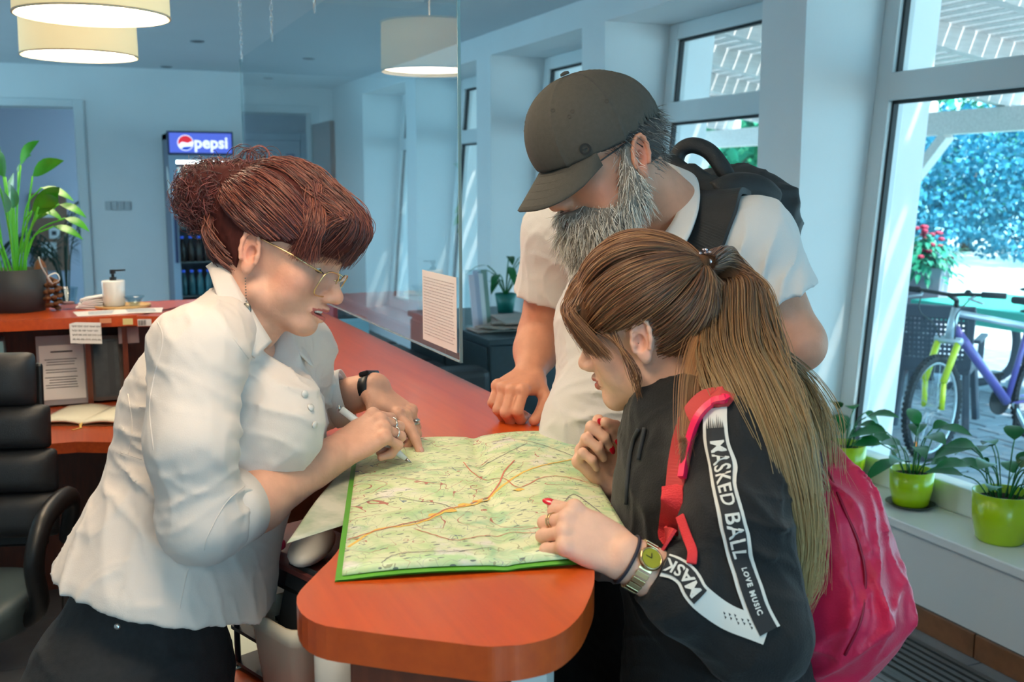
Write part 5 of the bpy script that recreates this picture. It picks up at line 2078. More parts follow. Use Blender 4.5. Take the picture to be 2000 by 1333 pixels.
def folds(spec, seed=3, fine=0.0006, crease=0.0028):
    """Cloth folds: each (centre, reach, direction across the folds, wavelength, depth, warp)."""
    def f(x, y, z):
        d = fine * vnoise(x * 55, y * 55, z * 55, seed) + 0.0018 * vnoise(x * 13, y * 13, z * 13, seed + 1)
        wq = 1.2 * vnoise(x * 8, y * 8, z * 8, seed + 11)
        for sc_, am_ in ((12.0, crease), (23.0, crease * .5)):
            c_ = 1 - np.abs(vnoise(x * sc_ + wq, y * sc_ - wq, z * sc_ * .75 + wq, seed + 12))
            d = d - am_ * np.clip((c_ - .80) / .20, 0, 1) ** 1.5
        for c, reach, n, wl, dep, wp in spec:
            c, n = npv(c), npv(n)
            n = n / np.linalg.norm(n)
            w = np.exp(-(((x - c[0]) ** 2 + (y - c[1]) ** 2 + (z - c[2]) ** 2) / (reach * reach)))
            ph = (x * n[0] + y * n[1] + z * n[2]) / wl * 2 * PI + wp * vnoise(x * 9 + 5, y * 9, z * 9, seed + 2) * 6.0 + 1.6 * vnoise(x * 20, y * 20, z * 20, seed + 5)
            s = 1 - np.abs(np.sin(ph * .5))
            amp = np.clip(.45 + .9 * vnoise(x * 12 + 9, y * 12, z * 12, seed + 7), 0, 1.2)
            d = d - dep * 2.0 * w * amp * (s * s - .3)
        return d
    return f


def mesh_obj(name, parts, m, parent, color=None, sub=0):
    """One object out of (V, Q) pieces; color(V) gives a per-vertex pigment."""
    Vs, Qs, b = [], [], 0
    for V, Q in parts:
        Vs.append(np.asarray(V, dtype=np.float32))
        Qs.append(np.asarray(Q) + b)
        b += len(V)
    V, Q = np.concatenate(Vs), np.concatenate(Qs)
    me = bpy.data.meshes.new(name)
    me.vertices.add(len(V))
    me.vertices.foreach_set('co', V.ravel())
    me.loops.add(Q.size)
    me.loops.foreach_set('vertex_index', Q.astype(np.int32).ravel())
    me.polygons.add(len(Q))
    me.polygons.foreach_set('loop_start', np.arange(0, Q.size, 4, dtype=np.int32))
    me.polygons.foreach_set('use_smooth', np.ones(len(Q), dtype=bool))
    me.materials.append(m)
    if color is not None:
        at = me.color_attributes.new('pigment', 'FLOAT_COLOR', 'POINT')
        at.data.foreach_set('color', color.astype(np.float32).ravel())
    me.update(calc_edges=True)
    me.validate()
    o = bpy.data.objects.new(name, me)
    return link(o, parent)


def hair_obj(name, strands, rad, m, parent):
    """strands: list of (n, 3) arrays in world space."""
    cu = bpy.data.hair_curves.new(name)
    cu.add_curves([len(s) for s in strands])
    P = np.concatenate(strands).astype(np.float32)
    cu.points.foreach_set('position', P.ravel())
    at = cu.attributes.get('radius') or cu.attributes.new('radius', 'FLOAT', 'POINT')
    R = np.concatenate([rad * (1 - 0.75 * np.linspace(0, 1, len(s)) ** 2.5) for s in strands]).astype(np.float32)
    at.data.foreach_set('value', R)
    cu.materials.append(m)
    o = bpy.data.objects.new(name, cu)
    link(o, parent)
    o['kind'] = 'stuff'
    return o


def hair_mat(name, c1, c2, c3, rough=0.32, tip=None):
    m = bpy.data.materials.new(name)
    m.use_nodes = True
    nt = m.node_tree
    b = nt.nodes['Principled BSDF']
    b.inputs['Roughness'].default_value = rough + 0.08
    b.inputs['Specular IOR Level'].default_value = 0.55
    hi = nt.nodes.new('ShaderNodeHairInfo')
    r = nt.nodes.new('ShaderNodeValToRGB')
    r.color_ramp.elements.new(0.5)
    for e, (p, c) in zip(r.color_ramp.elements, ((0.0, c1), (0.55, c2), (1.0, c3))):
        e.position, e.color = p, c
    nt.links.new(hi.outputs['Random'], r.inputs['Fac'])
    out = r.outputs['Color']
    if tip:
        mx = nt.nodes.new('ShaderNodeMix')
        mx.data_type = 'RGBA'
        pw = nt.nodes.new('ShaderNodeMath')
        pw.operation = 'POWER'
        pw.inputs[1].default_value = 1.7
        nt.links.new(hi.outputs['Intercept'], pw.inputs[0])
        nt.links.new(pw.outputs[0], mx.inputs[0])
        nt.links.new(out, mx.inputs[6])
        mx.inputs[7].default_value = tip
        out = mx.outputs[2]
    nt.links.new(out, b.inputs['Base Color'])
    return m


class Frame:
    """Local frame of a head: x forward, y left, z up."""

    def __init__(self, origin, fwd, roll=0.0, scale=1.0, upref=None):
        f = Vector(fwd).normalized()
        u = Vector(upref or UP)
        u = (u - f * u.dot(f)).normalized()
        u = Quaternion(f, roll) @ u
        self.f, self.u = f, u
        self.l = u.cross(f)
        self.o = Vector(origin)
        self.s = scale
        self.M = np.array([npv(self.f), npv(self.l), npv(self.u)])

    def w(self, p):
        return self.o + (self.f * p[0] + self.l * p[1] + self.u * p[2]) * self.s

    def loc(self, p):
        d = (Vector(p) - self.o) / self.s
        return Vector((d.dot(self.f), d.dot(self.l), d.dot(self.u)))

    def W(self, V):
        return npv(self.o) + (np.asarray(V, dtype=np.float32) @ self.M) * self.s

    def pix(self, px, py, y):
        """Local point seen at a pixel, lying in the head's own plane y = const."""
        r = FW + RT * ((px - 1000.0) / FPX) - UP * ((py - 666.5) / FPX)
        p0 = self.o + self.l * (y * self.s)
        t = (p0 - CAM).dot(self.l) / r.dot(self.l)
        return self.loc(CAM + r * t)


def head_sdf(fr, neck_base, h=0.0019, neck_r=(0.050, 0.056), mouth=0.0, male=False, lids=0.0032):
    s = Sdf((-0.125, -0.105, -0.24), (0.150, 0.105, 0.145), h)
    s.add(P_ell((0.0, 0, 0.040), (0.094, 0.073, 0.088)), 0.01)
    s.add(P_ell((0.045, 0, 0.043), (0.052, 0.060, 0.052)), 0.02)
    s.add(P_ell((0.048, 0, -0.012), (0.047, 0.054, 0.05)), 0.02)
    s.add(P_ell((0.060, 0, -0.050), (0.041, 0.034, 0.034)), 0.02)
    s.add(P_ell((0.034, 0, -0.052), (0.05, 0.046, 0.044)), 0.02)
    for q in (-1, 1):
        s.add(P_cone((0.008, 0.049 * q, -0.058), (0.074, 0.013 * q, -0.088), 0.017, 0.016), 0.022)
        s.add(P_ball((0.057, 0.040 * q, -0.016), 0.024), 0.02)
        s.add(P_ball((0.050, 0.037 * q, -0.045), 0.022), 0.02)
        s.add(P_cone((0.083, 0.012 * q, 0.033), (0.066, 0.045 * q, 0.031), 0.0125, 0.011), 0.014)
    s.add(P_ball((0.080, 0, -0.088), 0.0185), 0.02)
    nb = fr.loc(neck_base)
    s.add(P_econe((-0.022, 0, -0.03), nb, neck_r[0], neck_r[1], (0, 1, 0), 1.05), 0.03)
    for q in (-1, 1):
        s.sub(P_ell((0.094, 0.031 * q, 0.017), (0.017, 0.018, 0.0115)), 0.012)
    s.add(P_cone((0.090, 0, 0.020), (0.111, 0, -0.016), 0.0080, 0.0095), 0.012)
    s.add(P_ball((0.1135, 0, -0.0215), 0.0105), 0.010)
    for q in (-1, 1):
        s.add(P_ell((0.102, 0.0115 * q, -0.0265), (0.011, 0.0075, 0.0085)), 0.008)
        s.sub(P_ell((0.108, 0.0062 * q, -0.0345), (0.005, 0.0032, 0.005)), 0.003)
        s.add(P_ball((0.0705, 0.031 * q, 0.0155), 0.0142), 0.006)
        if lids > 0:
            s.sub(P_ell((0.086, 0.031 * q, 0.0115), (0.009, 0.0115, lids)), 0.0012)
    for q in (-1, 1):
        s.add(P_cone((0.1040, 0.0, -0.0475 + mouth * .2), (0.090, 0.023 * q, -0.0545), 0.0058, 0.003), 0.006)
        s.add(P_cone((0.1020, 0.0, -0.0615 - mouth), (0.089, 0.021 * q, -0.0570 - mouth * .3), 0.0066, 0.003), 0.006)
    s.sub(P_ell((0.103, 0, -0.0545 - mouth * .4), (0.016, 0.0225, 0.0012 + mouth * .75)), 0.0015)
    for q in (-1, 1):
        ax = (Vector((0.94, 0.25 * q, 0.20)), Vector((-0.25 * q, 0.96, 0)), Vector((-0.2, 0, 0.97)))
        c = Vector((-0.012, 0.0745 * q, 0.003))
        s.add(P_ell(c, (0.0165, 0.0062, 0.0300), ax), 0.006)
        s.add(P_ell(c + Vector((0.004, 0.001 * q, -0.028)), (0.0085, 0.005, 0.010)), 0.006)
        pts = []
        for k in range(10):
            a = math.radians(-30 + k * 27)
            pts.append(c + Vector((0.0150 * math.cos(a) * .95 - 0.006 * math.sin(a), 0.0055 * q, 0.0285 * math.sin(a))))
        for a, b in zip(pts, pts[1:]):
            s.add(P_cone(a, b, 0.0032, 0.0032), 0.003)
        s.sub(P_ell(c + Vector((0.0035, 0.0080 * q, -0.005)), (0.0085, 0.0105, 0.0135), ax), 0.0025)
        for k in range(7):
            a = math.radians(-25 + k * 26)
            s.sub(P_ball(c + Vector((0.0112 * math.cos(a) * .95 - 0.0045 * math.sin(a) - .0008, 0.0086 * q, 0.0225 * math.sin(a))), 0.0030), 0.002)
        s.add(P_ball(c + Vector((0.0135, 0.0045 * q, -0.006)), 0.0042), 0.004)
    if male:
        s.add(P_ball((0.083, 0, -0.094), 0.020), 0.02)
    return s


def head_colors(V, base, lip, blush):
    """V local. Pigment: skin, lips, warmer cheeks, ears and nose."""
    n = len(V)
    C = np.tile(np.array(base[:3]), (n, 1))

    def put(c, r, col, amt):
        d = np.sqrt((((V - np.array(c)) / np.array(r)) ** 2).sum(1))
        w = np.clip(1.25 - d, 0, 1)[:, None] * amt
        C[:] = C * (1 - w) + np.array(col[:3]) * w
    for q in (-1, 1):
        put((0.06, 0.045 * q, -0.02), (0.035, 0.03, 0.028), blush, 0.55)
        put((-0.012, 0.078 * q, 0.0), (0.02, 0.012, 0.032), blush, 0.6)
    put((0.113, 0, -0.024), (0.014, 0.014, 0.014), blush, 0.5)
    ml = (np.abs(V[:, 1]) < 0.025) & (V[:, 0] > 0.086) & (V[:, 2] < -0.0445 + np.abs(V[:, 1]) * -0.25) & (V[:, 2] > -0.0695 + np.abs(V[:, 1]) * 0.35)
    C[ml] = np.array(lip[:3])
    return np.concatenate([C, np.ones((n, 1))], 1)


def hand_sdf(s, wrist, fwd, back, right, L=0.178, flex=((30, 30, 20),) * 4, thumb=((0.35, 0.85, -0.2), (0.7, 0.6, -0.35), (0.9, 0.3, -0.4)), spread=0.05, fat=1.0):
    """Adds a five-fingered hand to the field; returns knuckle, tip and nail frames."""
    f = Vector(fwd).normalized()
    b = Vector(back)
    b = (b - f * b.dot(f)).normalized()
    lat = f.cross(b) * (-1 if right else 1)            # towards the thumb
    q = L / 0.178
    w = Vector(wrist)
    mc = [(0.088, 0.0285), (0.091, 0.0090), (0.086, -0.0105), (0.077, -0.0285)]
    ln = [(0.040, 0.024, 0.020), (0.044, 0.027, 0.021), (0.041, 0.025, 0.021), (0.033, 0.019, 0.018)]
    rd = [0.0092, 0.0094, 0.0088, 0.0078]
    info = []
    # palm
    for i, (x, y) in enumerate(mc):
        a = w + (f * 0.012 + lat * (y * 0.62) - b * 0.002) * q
        k = w + (f * x + lat * y - b * 0.002) * q
        s.add(P_cone(a, k, 0.0135 * q * fat, 0.0105 * q * fat), 0.010)
    s.add(P_ell(w + (f * 0.050 + lat * 0.001 - b * 0.006) * q, (0.040 * q, 0.034 * q, 0.0135 * q * fat), (f, lat, b)), 0.012)
    s.add(P_cone(w + (f * 0.018 + lat * 0.022 - b * 0.008) * q, w + (f * 0.052 + lat * 0.030 - b * 0.008) * q, 0.0145 * q * fat, 0.011 * q * fat), 0.012)
    for i, (x, y) in enumerate(mc):
        p = w + (f * x + lat * y - b * 0.002) * q
        s.add(P_ball(p + b * 0.002 * q, 0.0112 * q * fat), 0.006)
        sp = (1.5 - i) * spread
        d0 = (f + lat * sp).normalized()
        ang = 0.0
        chain = [p]
        dirs = []
        for j in range(3):
            ang += math.radians(flex[i][j])
            d = d0 * math.cos(ang) - b * math.sin(ang)
            dirs.append(d)
            chain.append(chain[-1] + d * (ln[i][j] * q))
        r = rd[i] * q * fat
        rr = [r * 1.05, r, r * 0.92, r * 0.80]
        lo = np.minimum.reduce([npv(c) for c in chain]) - r * 1.2
        hi = np.maximum.reduce([npv(c) for c in chain]) + r * 1.2
        segs = [P_cone(chain[j], chain[j + 1], rr[j], rr[j + 1]) for j in range(3)]

        def fn(X, Y, Z, segs=segs):
            d = segs[0][2](X, Y, Z)
            for sg in segs[1:]:
                e = sg[2](X, Y, Z)
                hh = np.maximum(0.004 - np.abs(d - e), 0) / 0.004
                d = np.minimum(d, e) - hh * hh * 0.001
            return d
        s.add((lo, hi, fn), 0.0032)
        nb = d0 * math.sin(ang) + b * math.cos(ang)
        info.append({'chain': chain, 'tip': chain[3], 'dir': dirs[2], 'nail': nb, 'r': rr[3], 'lat': d0.cross(b).normalized(), 'dirs': dirs, 'rr': rr, 'b': b})
    # thumb
    p = w + (f * 0.022 + lat * 0.026 - b * 0.008) * q
    chain = [p]
    tl = (0.044, 0.033, 0.026)
    dv = None
    for j in range(3):
        t = thumb[j]
        dv = (f * t[0] + lat * t[1] + b * t[2]).normalized()
        chain.append(chain[-1] + dv * (tl[j] * q))
    rr = [0.0130 * q * fat, 0.0112 * q * fat, 0.0102 * q * fat, 0.0085 * q * fat]
    s.add(P_cone(chain[0], chain[1], rr[0], rr[1]), 0.010)
    s.add(P_cone(chain[1], chain[2], rr[1], rr[2]), 0.004)
    s.add(P_cone(chain[2], chain[3], rr[2], rr[3]), 0.004)
    side = dv.cross(lat if abs(dv.dot(lat)) < 0.8 else b).normalized()
    info.append({'chain': chain, 'tip': chain[3], 'dir': dv, 'nail': b if abs(dv.dot(b)) < .7 else lat, 'r': rr[3], 'lat': side, 'rr': rr, 'b': b, 'dirs': [dv] * 3})
    return info


def nail(mb, inf, long=0.0):
    d = inf['dir']
    n = (inf['nail'] - d * inf['nail'].dot(d)).normalized()
    l = d.cross(n)
    c = inf['tip'] + n * (inf['r'] * 0.72) + d * (0.001 + long)
    mb.ball(c, (0.0072 + long, 0.0054, 0.0024), 12, 6, ax=(d, l, n))


def ring_on(mb, inf, seg, t, r, th=0.0014):
    a, b = inf['chain'][seg], inf['chain'][seg + 1]
    d = (b - a).normalized()
    c = a.lerp(b, t)
    s = d.orthogonal().normalized()
    u = d.cross(s)
    mb.tube([c + (s * math.cos(x) + u * math.sin(x)) * r for x in [2 * PI * k / 18 for k in range(19)]], th, 6, cap=False)


def band(mb, c, ax, r1, r2, side, w, th, n=28):
    """Oval band (watch strap, bracelet) around axis ax."""
    ax = Vector(ax).normalized()
    s = (Vector(side) - ax * Vector(side).dot(ax)).normalized()
    u = ax.cross(s)
    b0 = len(mb.v)
    for k in range(n):
        a = 2 * PI * k / n
        for (q, o) in ((-1, 0), (1, 0), (1, 1), (-1, 1)):
            mb.v.append(Vector(c) + s * (math.cos(a) * (r1 + th * o)) + u * (math.sin(a) * (r2 + th * o)) + ax * (w / 2 * q))
    fs = []
    for k in range(n):
        p, q = b0 + 4 * k, b0 + 4 * ((k + 1) % n)
        for j in range(4):
            fs.append((p + j, p + (j + 1) % 4, q + (j + 1) % 4, q + j))
    mb.f += fs
    mb.mi += [mb.cur] * len(fs)


def ribbon(name, pairs, m, parent, th=0.003, n=6, smooth=True, nv=3, sub=0):
    """Cloth strip between two edges given as (inner, outer) points."""
    A = catmull([p[0] for p in pairs], n)
    B = catmull([p[1] for p in pairs], n)
    mb = MB()
    k = len(A)
    mb.grid(lambda u, v: A[min(k - 1, int(round(u * (k - 1))))].lerp(B[min(k - 1, int(round(u * (k - 1))))], v), k - 1, nv)
    o = mb.build(name, m, parent, smooth)
    sd = o.modifiers.new('thickness', 'SOLIDIFY')
    sd.thickness, sd.offset = th, 0
    return o


def strap_path(name, pts, normals, width, th, m, parent, n=8, tilt=None):
    """Flat webbing along points, lying against the surface whose normals are given."""
    P = catmull(pts, n)
    N = catmull(normals, n)
    mb = MB()
    k = len(P)
    b0 = 0
    for i in range(k):
        t = (P[min(i + 1, k - 1)] - P[max(i - 1, 0)]).normalized()
        nn = (N[i] - t * N[i].dot(t)).normalized()
        s = t.cross(nn)
        for (a, b) in ((-1, 0), (1, 0), (1, 1), (-1, 1)):
            mb.v.append(P[i] + s * (width / 2 * a) + nn * (th * b))
    for i in range(k - 1):
        p, q = 4 * i, 4 * (i + 1)
        for j in range(4):
            mb.f.append((p + j, p + (j + 1) % 4, q + (j + 1) % 4, q + j))
    mb.f += [(3, 2, 1, 0), (4 * k - 4, 4 * k - 3, 4 * k - 2, 4 * k - 1)]
    mb.mi = [0] * len(mb.f)
    return mb.build(name, m, parent, False, bevel=min(0.0015, th * .35))


def surf(V, Q):
    """BVH of a meshed field, to lay prints and straps on the cloth."""
    return BVHTree.FromPolygons([tuple(v) for v in V], [tuple(q) for q in Q])


def on_surf(bvh, p, lift=0.001, toward=None):
    if toward is not None:
        d = Vector(toward) - Vector(p)
        loc, nrm, _, _ = bvh.ray_cast(Vector(toward), -d.normalized())
        if loc is not None:
            return loc + nrm * lift, nrm
    loc, nrm, _, _ = bvh.find_nearest(Vector(p))
    return loc + nrm * lift, nrm


def seen_on(bvh, px, py, lift=0.001):
    """Where a pixel's ray meets a cloth."""
    d = (FW + RT * ((px - 1000.0) / FPX) - UP * ((py - 666.5) / FPX)).normalized()
    loc, nrm, _, _ = bvh.ray_cast(CAM, d)
    if loc is None:
        return None, None
    return loc + nrm * lift, nrm

# ------------------------------------------------------------------ skin, hair and cloth materials
m_skin = mat('skin', (1, 1, 1, 1), 0.5, spec=0.35, attr='pigment', sss=0.12, bump=0.10, bscale=260, noise=0.10, nscale=45)
SK_R, SK_M, SK_G = rgb(222, 166, 140), rgb(214, 152, 124), rgb(232, 184, 160)
LIP, BLUSH = rgb(186, 98, 90), rgb(214, 130, 108)
m_shirt = mat('white_shirt_cotton', rgb(216, 204, 196), 0.8, sheen=.15, bump=0.10, bscale=700)
m_polo = mat('white_polo_cotton', rgb(214, 210, 208), 0.85, sheen=.15, bump=0.15, bscale=600)
m_jean = mat('black_denim', rgb(34, 35, 38), 0.85, noise=.25, nscale=120, bump=0.2, bscale=500)
m_jacket = mat('black_fleece', rgb(15, 17, 21), 0.85, sheen=.12, noise=.15, nscale=70, bump=0.25, bscale=420)
m_cap = mat('olive_grey_cap', rgb(72, 69, 63), 0.85, noise=.12, nscale=160, bump=0.25, bscale=800)
m_gold = mat('gold_metal', rgb(214, 186, 140), 0.25, 1.0)
m_silver = mat('silver_metal', rgb(200, 200, 200), 0.22, 1.0)
m_lens = glass_mat('spectacle_lens', (0.93, 0.93, 0.95, 1), 1.5, 1.0, .01)
m_rednail = mat('red_nail_polish', rgb(214, 16, 44), 0.2, coat=.6)
m_eye = mat('eye_white', rgb(226, 222, 218), 0.25)
m_iris = mat('eye_iris', rgb(60, 50, 40), 0.2)
m_lash = mat('eyelash', rgb(30, 20, 18), 0.6)


def col(V, c):
    return np.tile(np.array(list(c[:3]) + [1.0]), (len(V), 1))


def short_face(V, k):
    """A shorter lower face: heights under the nose bridge squeezed by k."""
    V = np.array(V, dtype=np.float32)
    z = V[:, 2]
    V[:, 2] = np.where(z > -.02, z, np.where(z > -.11, -.02 + (z + .02) * k, z + .09 * (1 - k)))
    return V


def eyes(fr, parent, gaze_down=0.5):
    for q in (-1, 1):
        c = fr.w((0.0715, 0.031 * q, 0.0150))
        o = MB().ball(c, 0.0128 * fr.s, 16, 12).build('eyeball', m_eye, parent, True)
        d = (fr.f - fr.u * gaze_down).normalized()
        i = MB().ball(c + d * (0.0108 * fr.s), (0.0058 * fr.s, 0.0058 * fr.s, 0.0028 * fr.s), 14, 8, ax=(d.orthogonal().normalized(), d.cross(d.orthogonal().normalized()), d)).build('iris', m_iris, o, True)
        mb = MB()
        for k in range(14):
            t = -1 + 2 * k / 13
            a = fr.w((0.0845 - 0.004 * t * t, 0.031 * q + 0.0105 * t, 0.0118 - 0.002 * t * t))
            b = a + (fr.f * 0.006 - fr.u * 0.002 + fr.l * (0.002 * t)) * fr.s
            mb.tube([a, b], [0.0006, 0.0002], 4)
        tag(mb.build('eyelashes', m_lash, parent), kind='stuff')
        br = MB()
        pts = [fr.w((0.0950 - 0.012 * t - .006 * t * t, (0.012 + 0.034 * t) * q, 0.035 + 0.006 * math.sin(PI * t * .8))) for t in [j / 7 for j in range(8)]]
        br.tube(pts, [0.0022, .003, .0032, .003, .0026, .0022, .0016, .0008], 6)
        br.build('eyebrow', m_lash, parent, True)


def skull_path(a, b, n, off, c=(0, 0, 0.04), r=(0.094, 0.073, 0.088)):
    """Arc over the skull from direction a to direction b with a lift above the scalp."""
    a, b = Vector(a).normalized(), Vector(b).normalized()
    th = a.angle(b)
    out = []
    for i in range(n):
        t = i / (n - 1)
        d = (a * math.sin((1 - t) * th) + b * math.sin(t * th)) / max(1e-6, math.sin(th)) if th > 1e-4 else a
        k = 1.0 / math.sqrt((d.x / r[0]) ** 2 + (d.y / r[1]) ** 2 + (d.z / r[2]) ** 2)
        out.append(Vector(c) + d * (k + off(t)))
    return out


def sdir(p, c=(0, 0, 0.04)):
    return (Vector(p) - Vector(c)).normalized()


def jitter(rng, path, amp):
    n = len(path)
    o = rng.normal(size=3) * amp
    o2 = rng.normal(size=3) * amp
    ph = rng.uniform(0, 6)
    return np.array([npv(p) + o * (0.3 + 0.7 * i / n) + o2 * math.sin(ph + 5 * i / n) for i, p in enumerate(path)], dtype=np.float32)


def shoe(name, ankle, toe, m, parent):
    a = Vector((ankle[0], ankle[1], 0))
    d = (Vector((toe[0], toe[1], 0)) - a).normalized()
    s = Sdf(a - Vector((.3, .3, .01)), a + Vector((.3, .3, .16)), 0.006)
    s.add(P_cone(a + ut * .10, a + ut * .05, .045, .045), .03)
    s.add(P_econe(a - d * .04 + ut * .04, a + d * .17 + ut * .03, .042, .032, d.cross(ut), 1.15), .03)
    s.half((0, 0, 0.002), (0, 0, -1))
    V, Q = s.mesh()
    mesh_obj(name, [(V, Q)], m, parent)


def trousers(name, waist, hipc, rw, rh, side, knees, ankles, m, parent, hem=None, rk=.075, ra=.065, spec=(), waist_top=None):
    pts = [waist, hipc] + knees + ankles
    lo = np.minimum.reduce([npv(p) for p in pts]) - .28
    hi = np.maximum.reduce([npv(p) for p in pts]) + .28
    s = Sdf(lo, hi, 0.006)
    s.add(P_econe(waist, hipc, rw, rh, side, 1.25), .03)
    sd = Vector(side).normalized()
    for q, k, a in ((-1, knees[0], ankles[0]), (1, knees[1], ankles[1])):
        h0 = Vector(hipc) + sd * (.085 * q) - ut * .04
        s.add(P_cone(h0, k, .098, rk), .05)
        if a is not None:
            s.add(P_cone(k, a, rk, ra), .03)
    if waist_top is not None:
        s.half(waist_top[0], waist_top[1])
    if hem is not None:
        s.half((0, 0, hem), (0, 0, -1))
    s.displace(folds(list(spec), 17))
    V, Q = s.mesh()
    return mesh_obj(name, [(V, Q)], m, parent)


def inner_body(pts, side, legs):
    """Torso and legs under the clothes, coarse."""
    allp = [p for p, r in pts] + [p for l in legs for p in l]
    lo = np.minimum.reduce([npv(p) for p in allp]) - .2
    hi = np.maximum.reduce([npv(p) for p in allp]) + .2
    s = Sdf(lo, hi, 0.010)
    for (a, ra), (b, rb) in zip(pts, pts[1:]):
        s.add(P_econe(a, b, ra, rb, side, 1.3), .03)
    for l in legs:
        rr = [.07, .052, .038]
        for i in range(len(l) - 1):
            s.add(P_cone(l[i], l[i + 1], rr[i], rr[i + 1]), .03)
    s.half((0, 0, 0.03), (0, 0, -1))
    return s.mesh()


# ================================================================== receptionist
def receptionist():
    nb_ = W(478, 640, 1.545)
    ear = W(492, 495, 1.465)
    fr = Frame(ear, cdir(math.cos(.38) * math.cos(.12), -math.sin(.38), -math.cos(.38) * math.sin(.12)), 0.0, .94)
    fr.o = ear + fr.l * 0.0715 + fr.f * 0.008
    root = empty('person', (0, 0, 0), 'woman with auburn hair bun, glasses and white shirt leaning over the counter with a pen', 'person')
    hipw = W(262, 1290, 1.53)
    root.location = (hipw.x, hipw.y, 0)
    ORG[root.name] = Vector(root.location)
    S_R, S_L = W(388, 690, 1.41), W(575, 690, 1.76)
    side = (S_L - S_R).normalized()
    # ---- skin
    hs_ = head_sdf(fr, nb_, mouth=0.0045)
    V, Q = hs_.mesh()
    HC = head_colors(V, SK_R, LIP, BLUSH)
    parts = [(fr.W(short_face(V, .84)), Q)]
    cols_ = [HC]
    El, Wr = W(405, 1035, 1.40), W(655, 888, 1.64)
    a = Sdf(W(560, 1000, 1.5) - Vector((.33, .33, .25)), W(560, 860, 1.5) + Vector((.33, .42, .2)), 0.0021)
    a.add(P_cone(El, El.lerp(Wr, .35), .044, .042), .02).add(P_cone(El.lerp(Wr, .35), Wr, .041, .0265), .02)
    a.add(P_econe(El.lerp(Wr, .8), Wr + (Wr - El).normalized() * .015, .024, .0215, cdir(.4, .7, -.5), 1.2), .02)
    hr = hand_sdf(a, Wr, cdir(.78, .52, .30), cdir(-.30, .62, -.72), True, .176,
                  ((52, 78, 35), (58, 84, 45), (62, 86, 50), (64, 84, 50)), ((0.55, 0.35, -0.75), (0.85, 0.0, -0.5), (0.9, -0.3, -0.1)))
    V, Q = a.mesh()
    parts.append((V, Q))
    cols_.append(col(V, SK_R))
    EL2, WL = W(590, 800, 1.92), W(731, 761, 1.855)
    a = Sdf(W(700, 800, 1.85) - Vector((.24, .24, .2)), W(720, 800, 1.85) + Vector((.24, .24, .2)), 0.0021)
    a.add(P_cone(EL2, WL, .041, .027), .02)
    a.add(P_econe(EL2.lerp(WL, .75), WL, .025, .022, cdir(.2, .3, -.9), 1.2), .02)
    hl = hand_sdf(a, WL, cdir(.74, -.48, -.42), cdir(.50, .83, -.25), False, .165,
                  ((10, 14, 10), (30, 62, 40), (36, 66, 40), (40, 66, 40)), ((0.7, 0.45, -0.5), (0.9, 0.1, -0.35), (0.95, -0.1, -0.2)), spread=0.07)
    V, Q = a.mesh()
    parts.append((V, Q))
    cols_.append(col(V, SK_R))
    kn = [Vector((hipw.x, hipw.y, .48)) + side * -.09, Vector((hipw.x, hipw.y, .48)) + side * .09]
    an = [Vector((k.x - .0, k.y, .08)) for k in kn]
    V, Q = inner_body([(W(470, 690, 1.57), .05), (W(430, 800, 1.62), .085), (W(400, 905, 1.59), .075), (W(330, 1120, 1.55), .085), (hipw, .08)], side, [[hipw - side * .09, kn[0], an[0]], [hipw + side * .09, kn[1], an[1]]])
    parts.append((V, Q))
    cols_.append(col(V, SK_R))
    mesh_obj('body', parts, m_skin, root, np.concatenate(cols_))
    eyes(fr, root, 0.6)
    # teeth inside the open mouth
    mb = MB()
    for k in range(8):
        y = -0.0135 + k * 0.00386
        mb.ball(fr.w((0.0985 - 18 * y * y, y, -0.0482)), (0.0022, 0.0019, 0.0035), 8, 6, ax=(fr.f, fr.l, fr.u))
    mb.build('teeth', mat('teeth', rgb(236, 230, 218), .25), root, True)
    for i_ in hl[:4]:
        nl = MB()
        nail(nl, i_)
        nl.build('fingernail', mat('natural_nail', rgb(226, 170, 154), .25), root, True)

    # ---- shirt
    s = Sdf(W(330, 900, 1.55) - Vector((.42, .40, .42)), W(450, 900, 1.6) + Vector((.45, .42, .45)), 0.0040)
    c1, c2, c3, c4 = W(455, 690, 1.595), W(434, 800, 1.605), W(408, 905, 1.585), W(322, 1160, 1.54)
    s.add(P_econe(c1, c2, .085, .138, side, 1.02), .03)
    s.add(P_econe(c2, c3, .140, .122, side, 1.02), .04)
    s.add(P_econe(c3, c4, .122, .158, side, 1.12), .04)
    for z in (1.535, 1.70):
        s.add(P_ell(W(535 + (z - 1.475) * 40, 825, z), (.072, .070, .075), (RT, FW, UP)), .05)
    s.add(P_cone(W(450, 625, 1.52), S_R, .050, .062), .04)
    s.add(P_cone(W(470, 625, 1.57), S_L, .050, .066), .04)
    mid = W(374, 870, 1.375)
    Es = W(394, 1022, 1.385)
    main = s
    s = Sdf(W(330, 900, 1.55) - Vector((.42, .40, .42)), W(450, 900, 1.6) + Vector((.45, .42, .45)), 0.0040)
    s.add(P_cone(S_R, mid, .062, .0575), .022)
    s.add(P_cone(mid, Es, .0575, .052), .02)
    cf = Es.lerp(Wr, .19)
    ad = (Wr - Es).normalized()
    s.add(P_cone(Es, cf, .052, .049), .02)
    s.add(P_cone(cf - ad * .02, cf + ad * .03, .048, .050), .008)
    eL = W(585, 800, 1.86)
    s.add(P_cone(S_L, eL, .064, .054), .025)
    cL = eL.lerp(WL, .62)
    aL = (WL - eL).normalized()
    s.add(P_cone(eL, cL, .052, .045), .02)
    s.half_local(cf + ad * .012, ad, .16)
    s.half_local(cL, aL, .12)
    s.sub(P_cone(cf, cf + ad * .06, .046, .048), .002)
    s.sub(P_cone(cL - aL * .025, cL + aL * .05, .039, .041), .002)
    A_, B_ = main.F, s.F
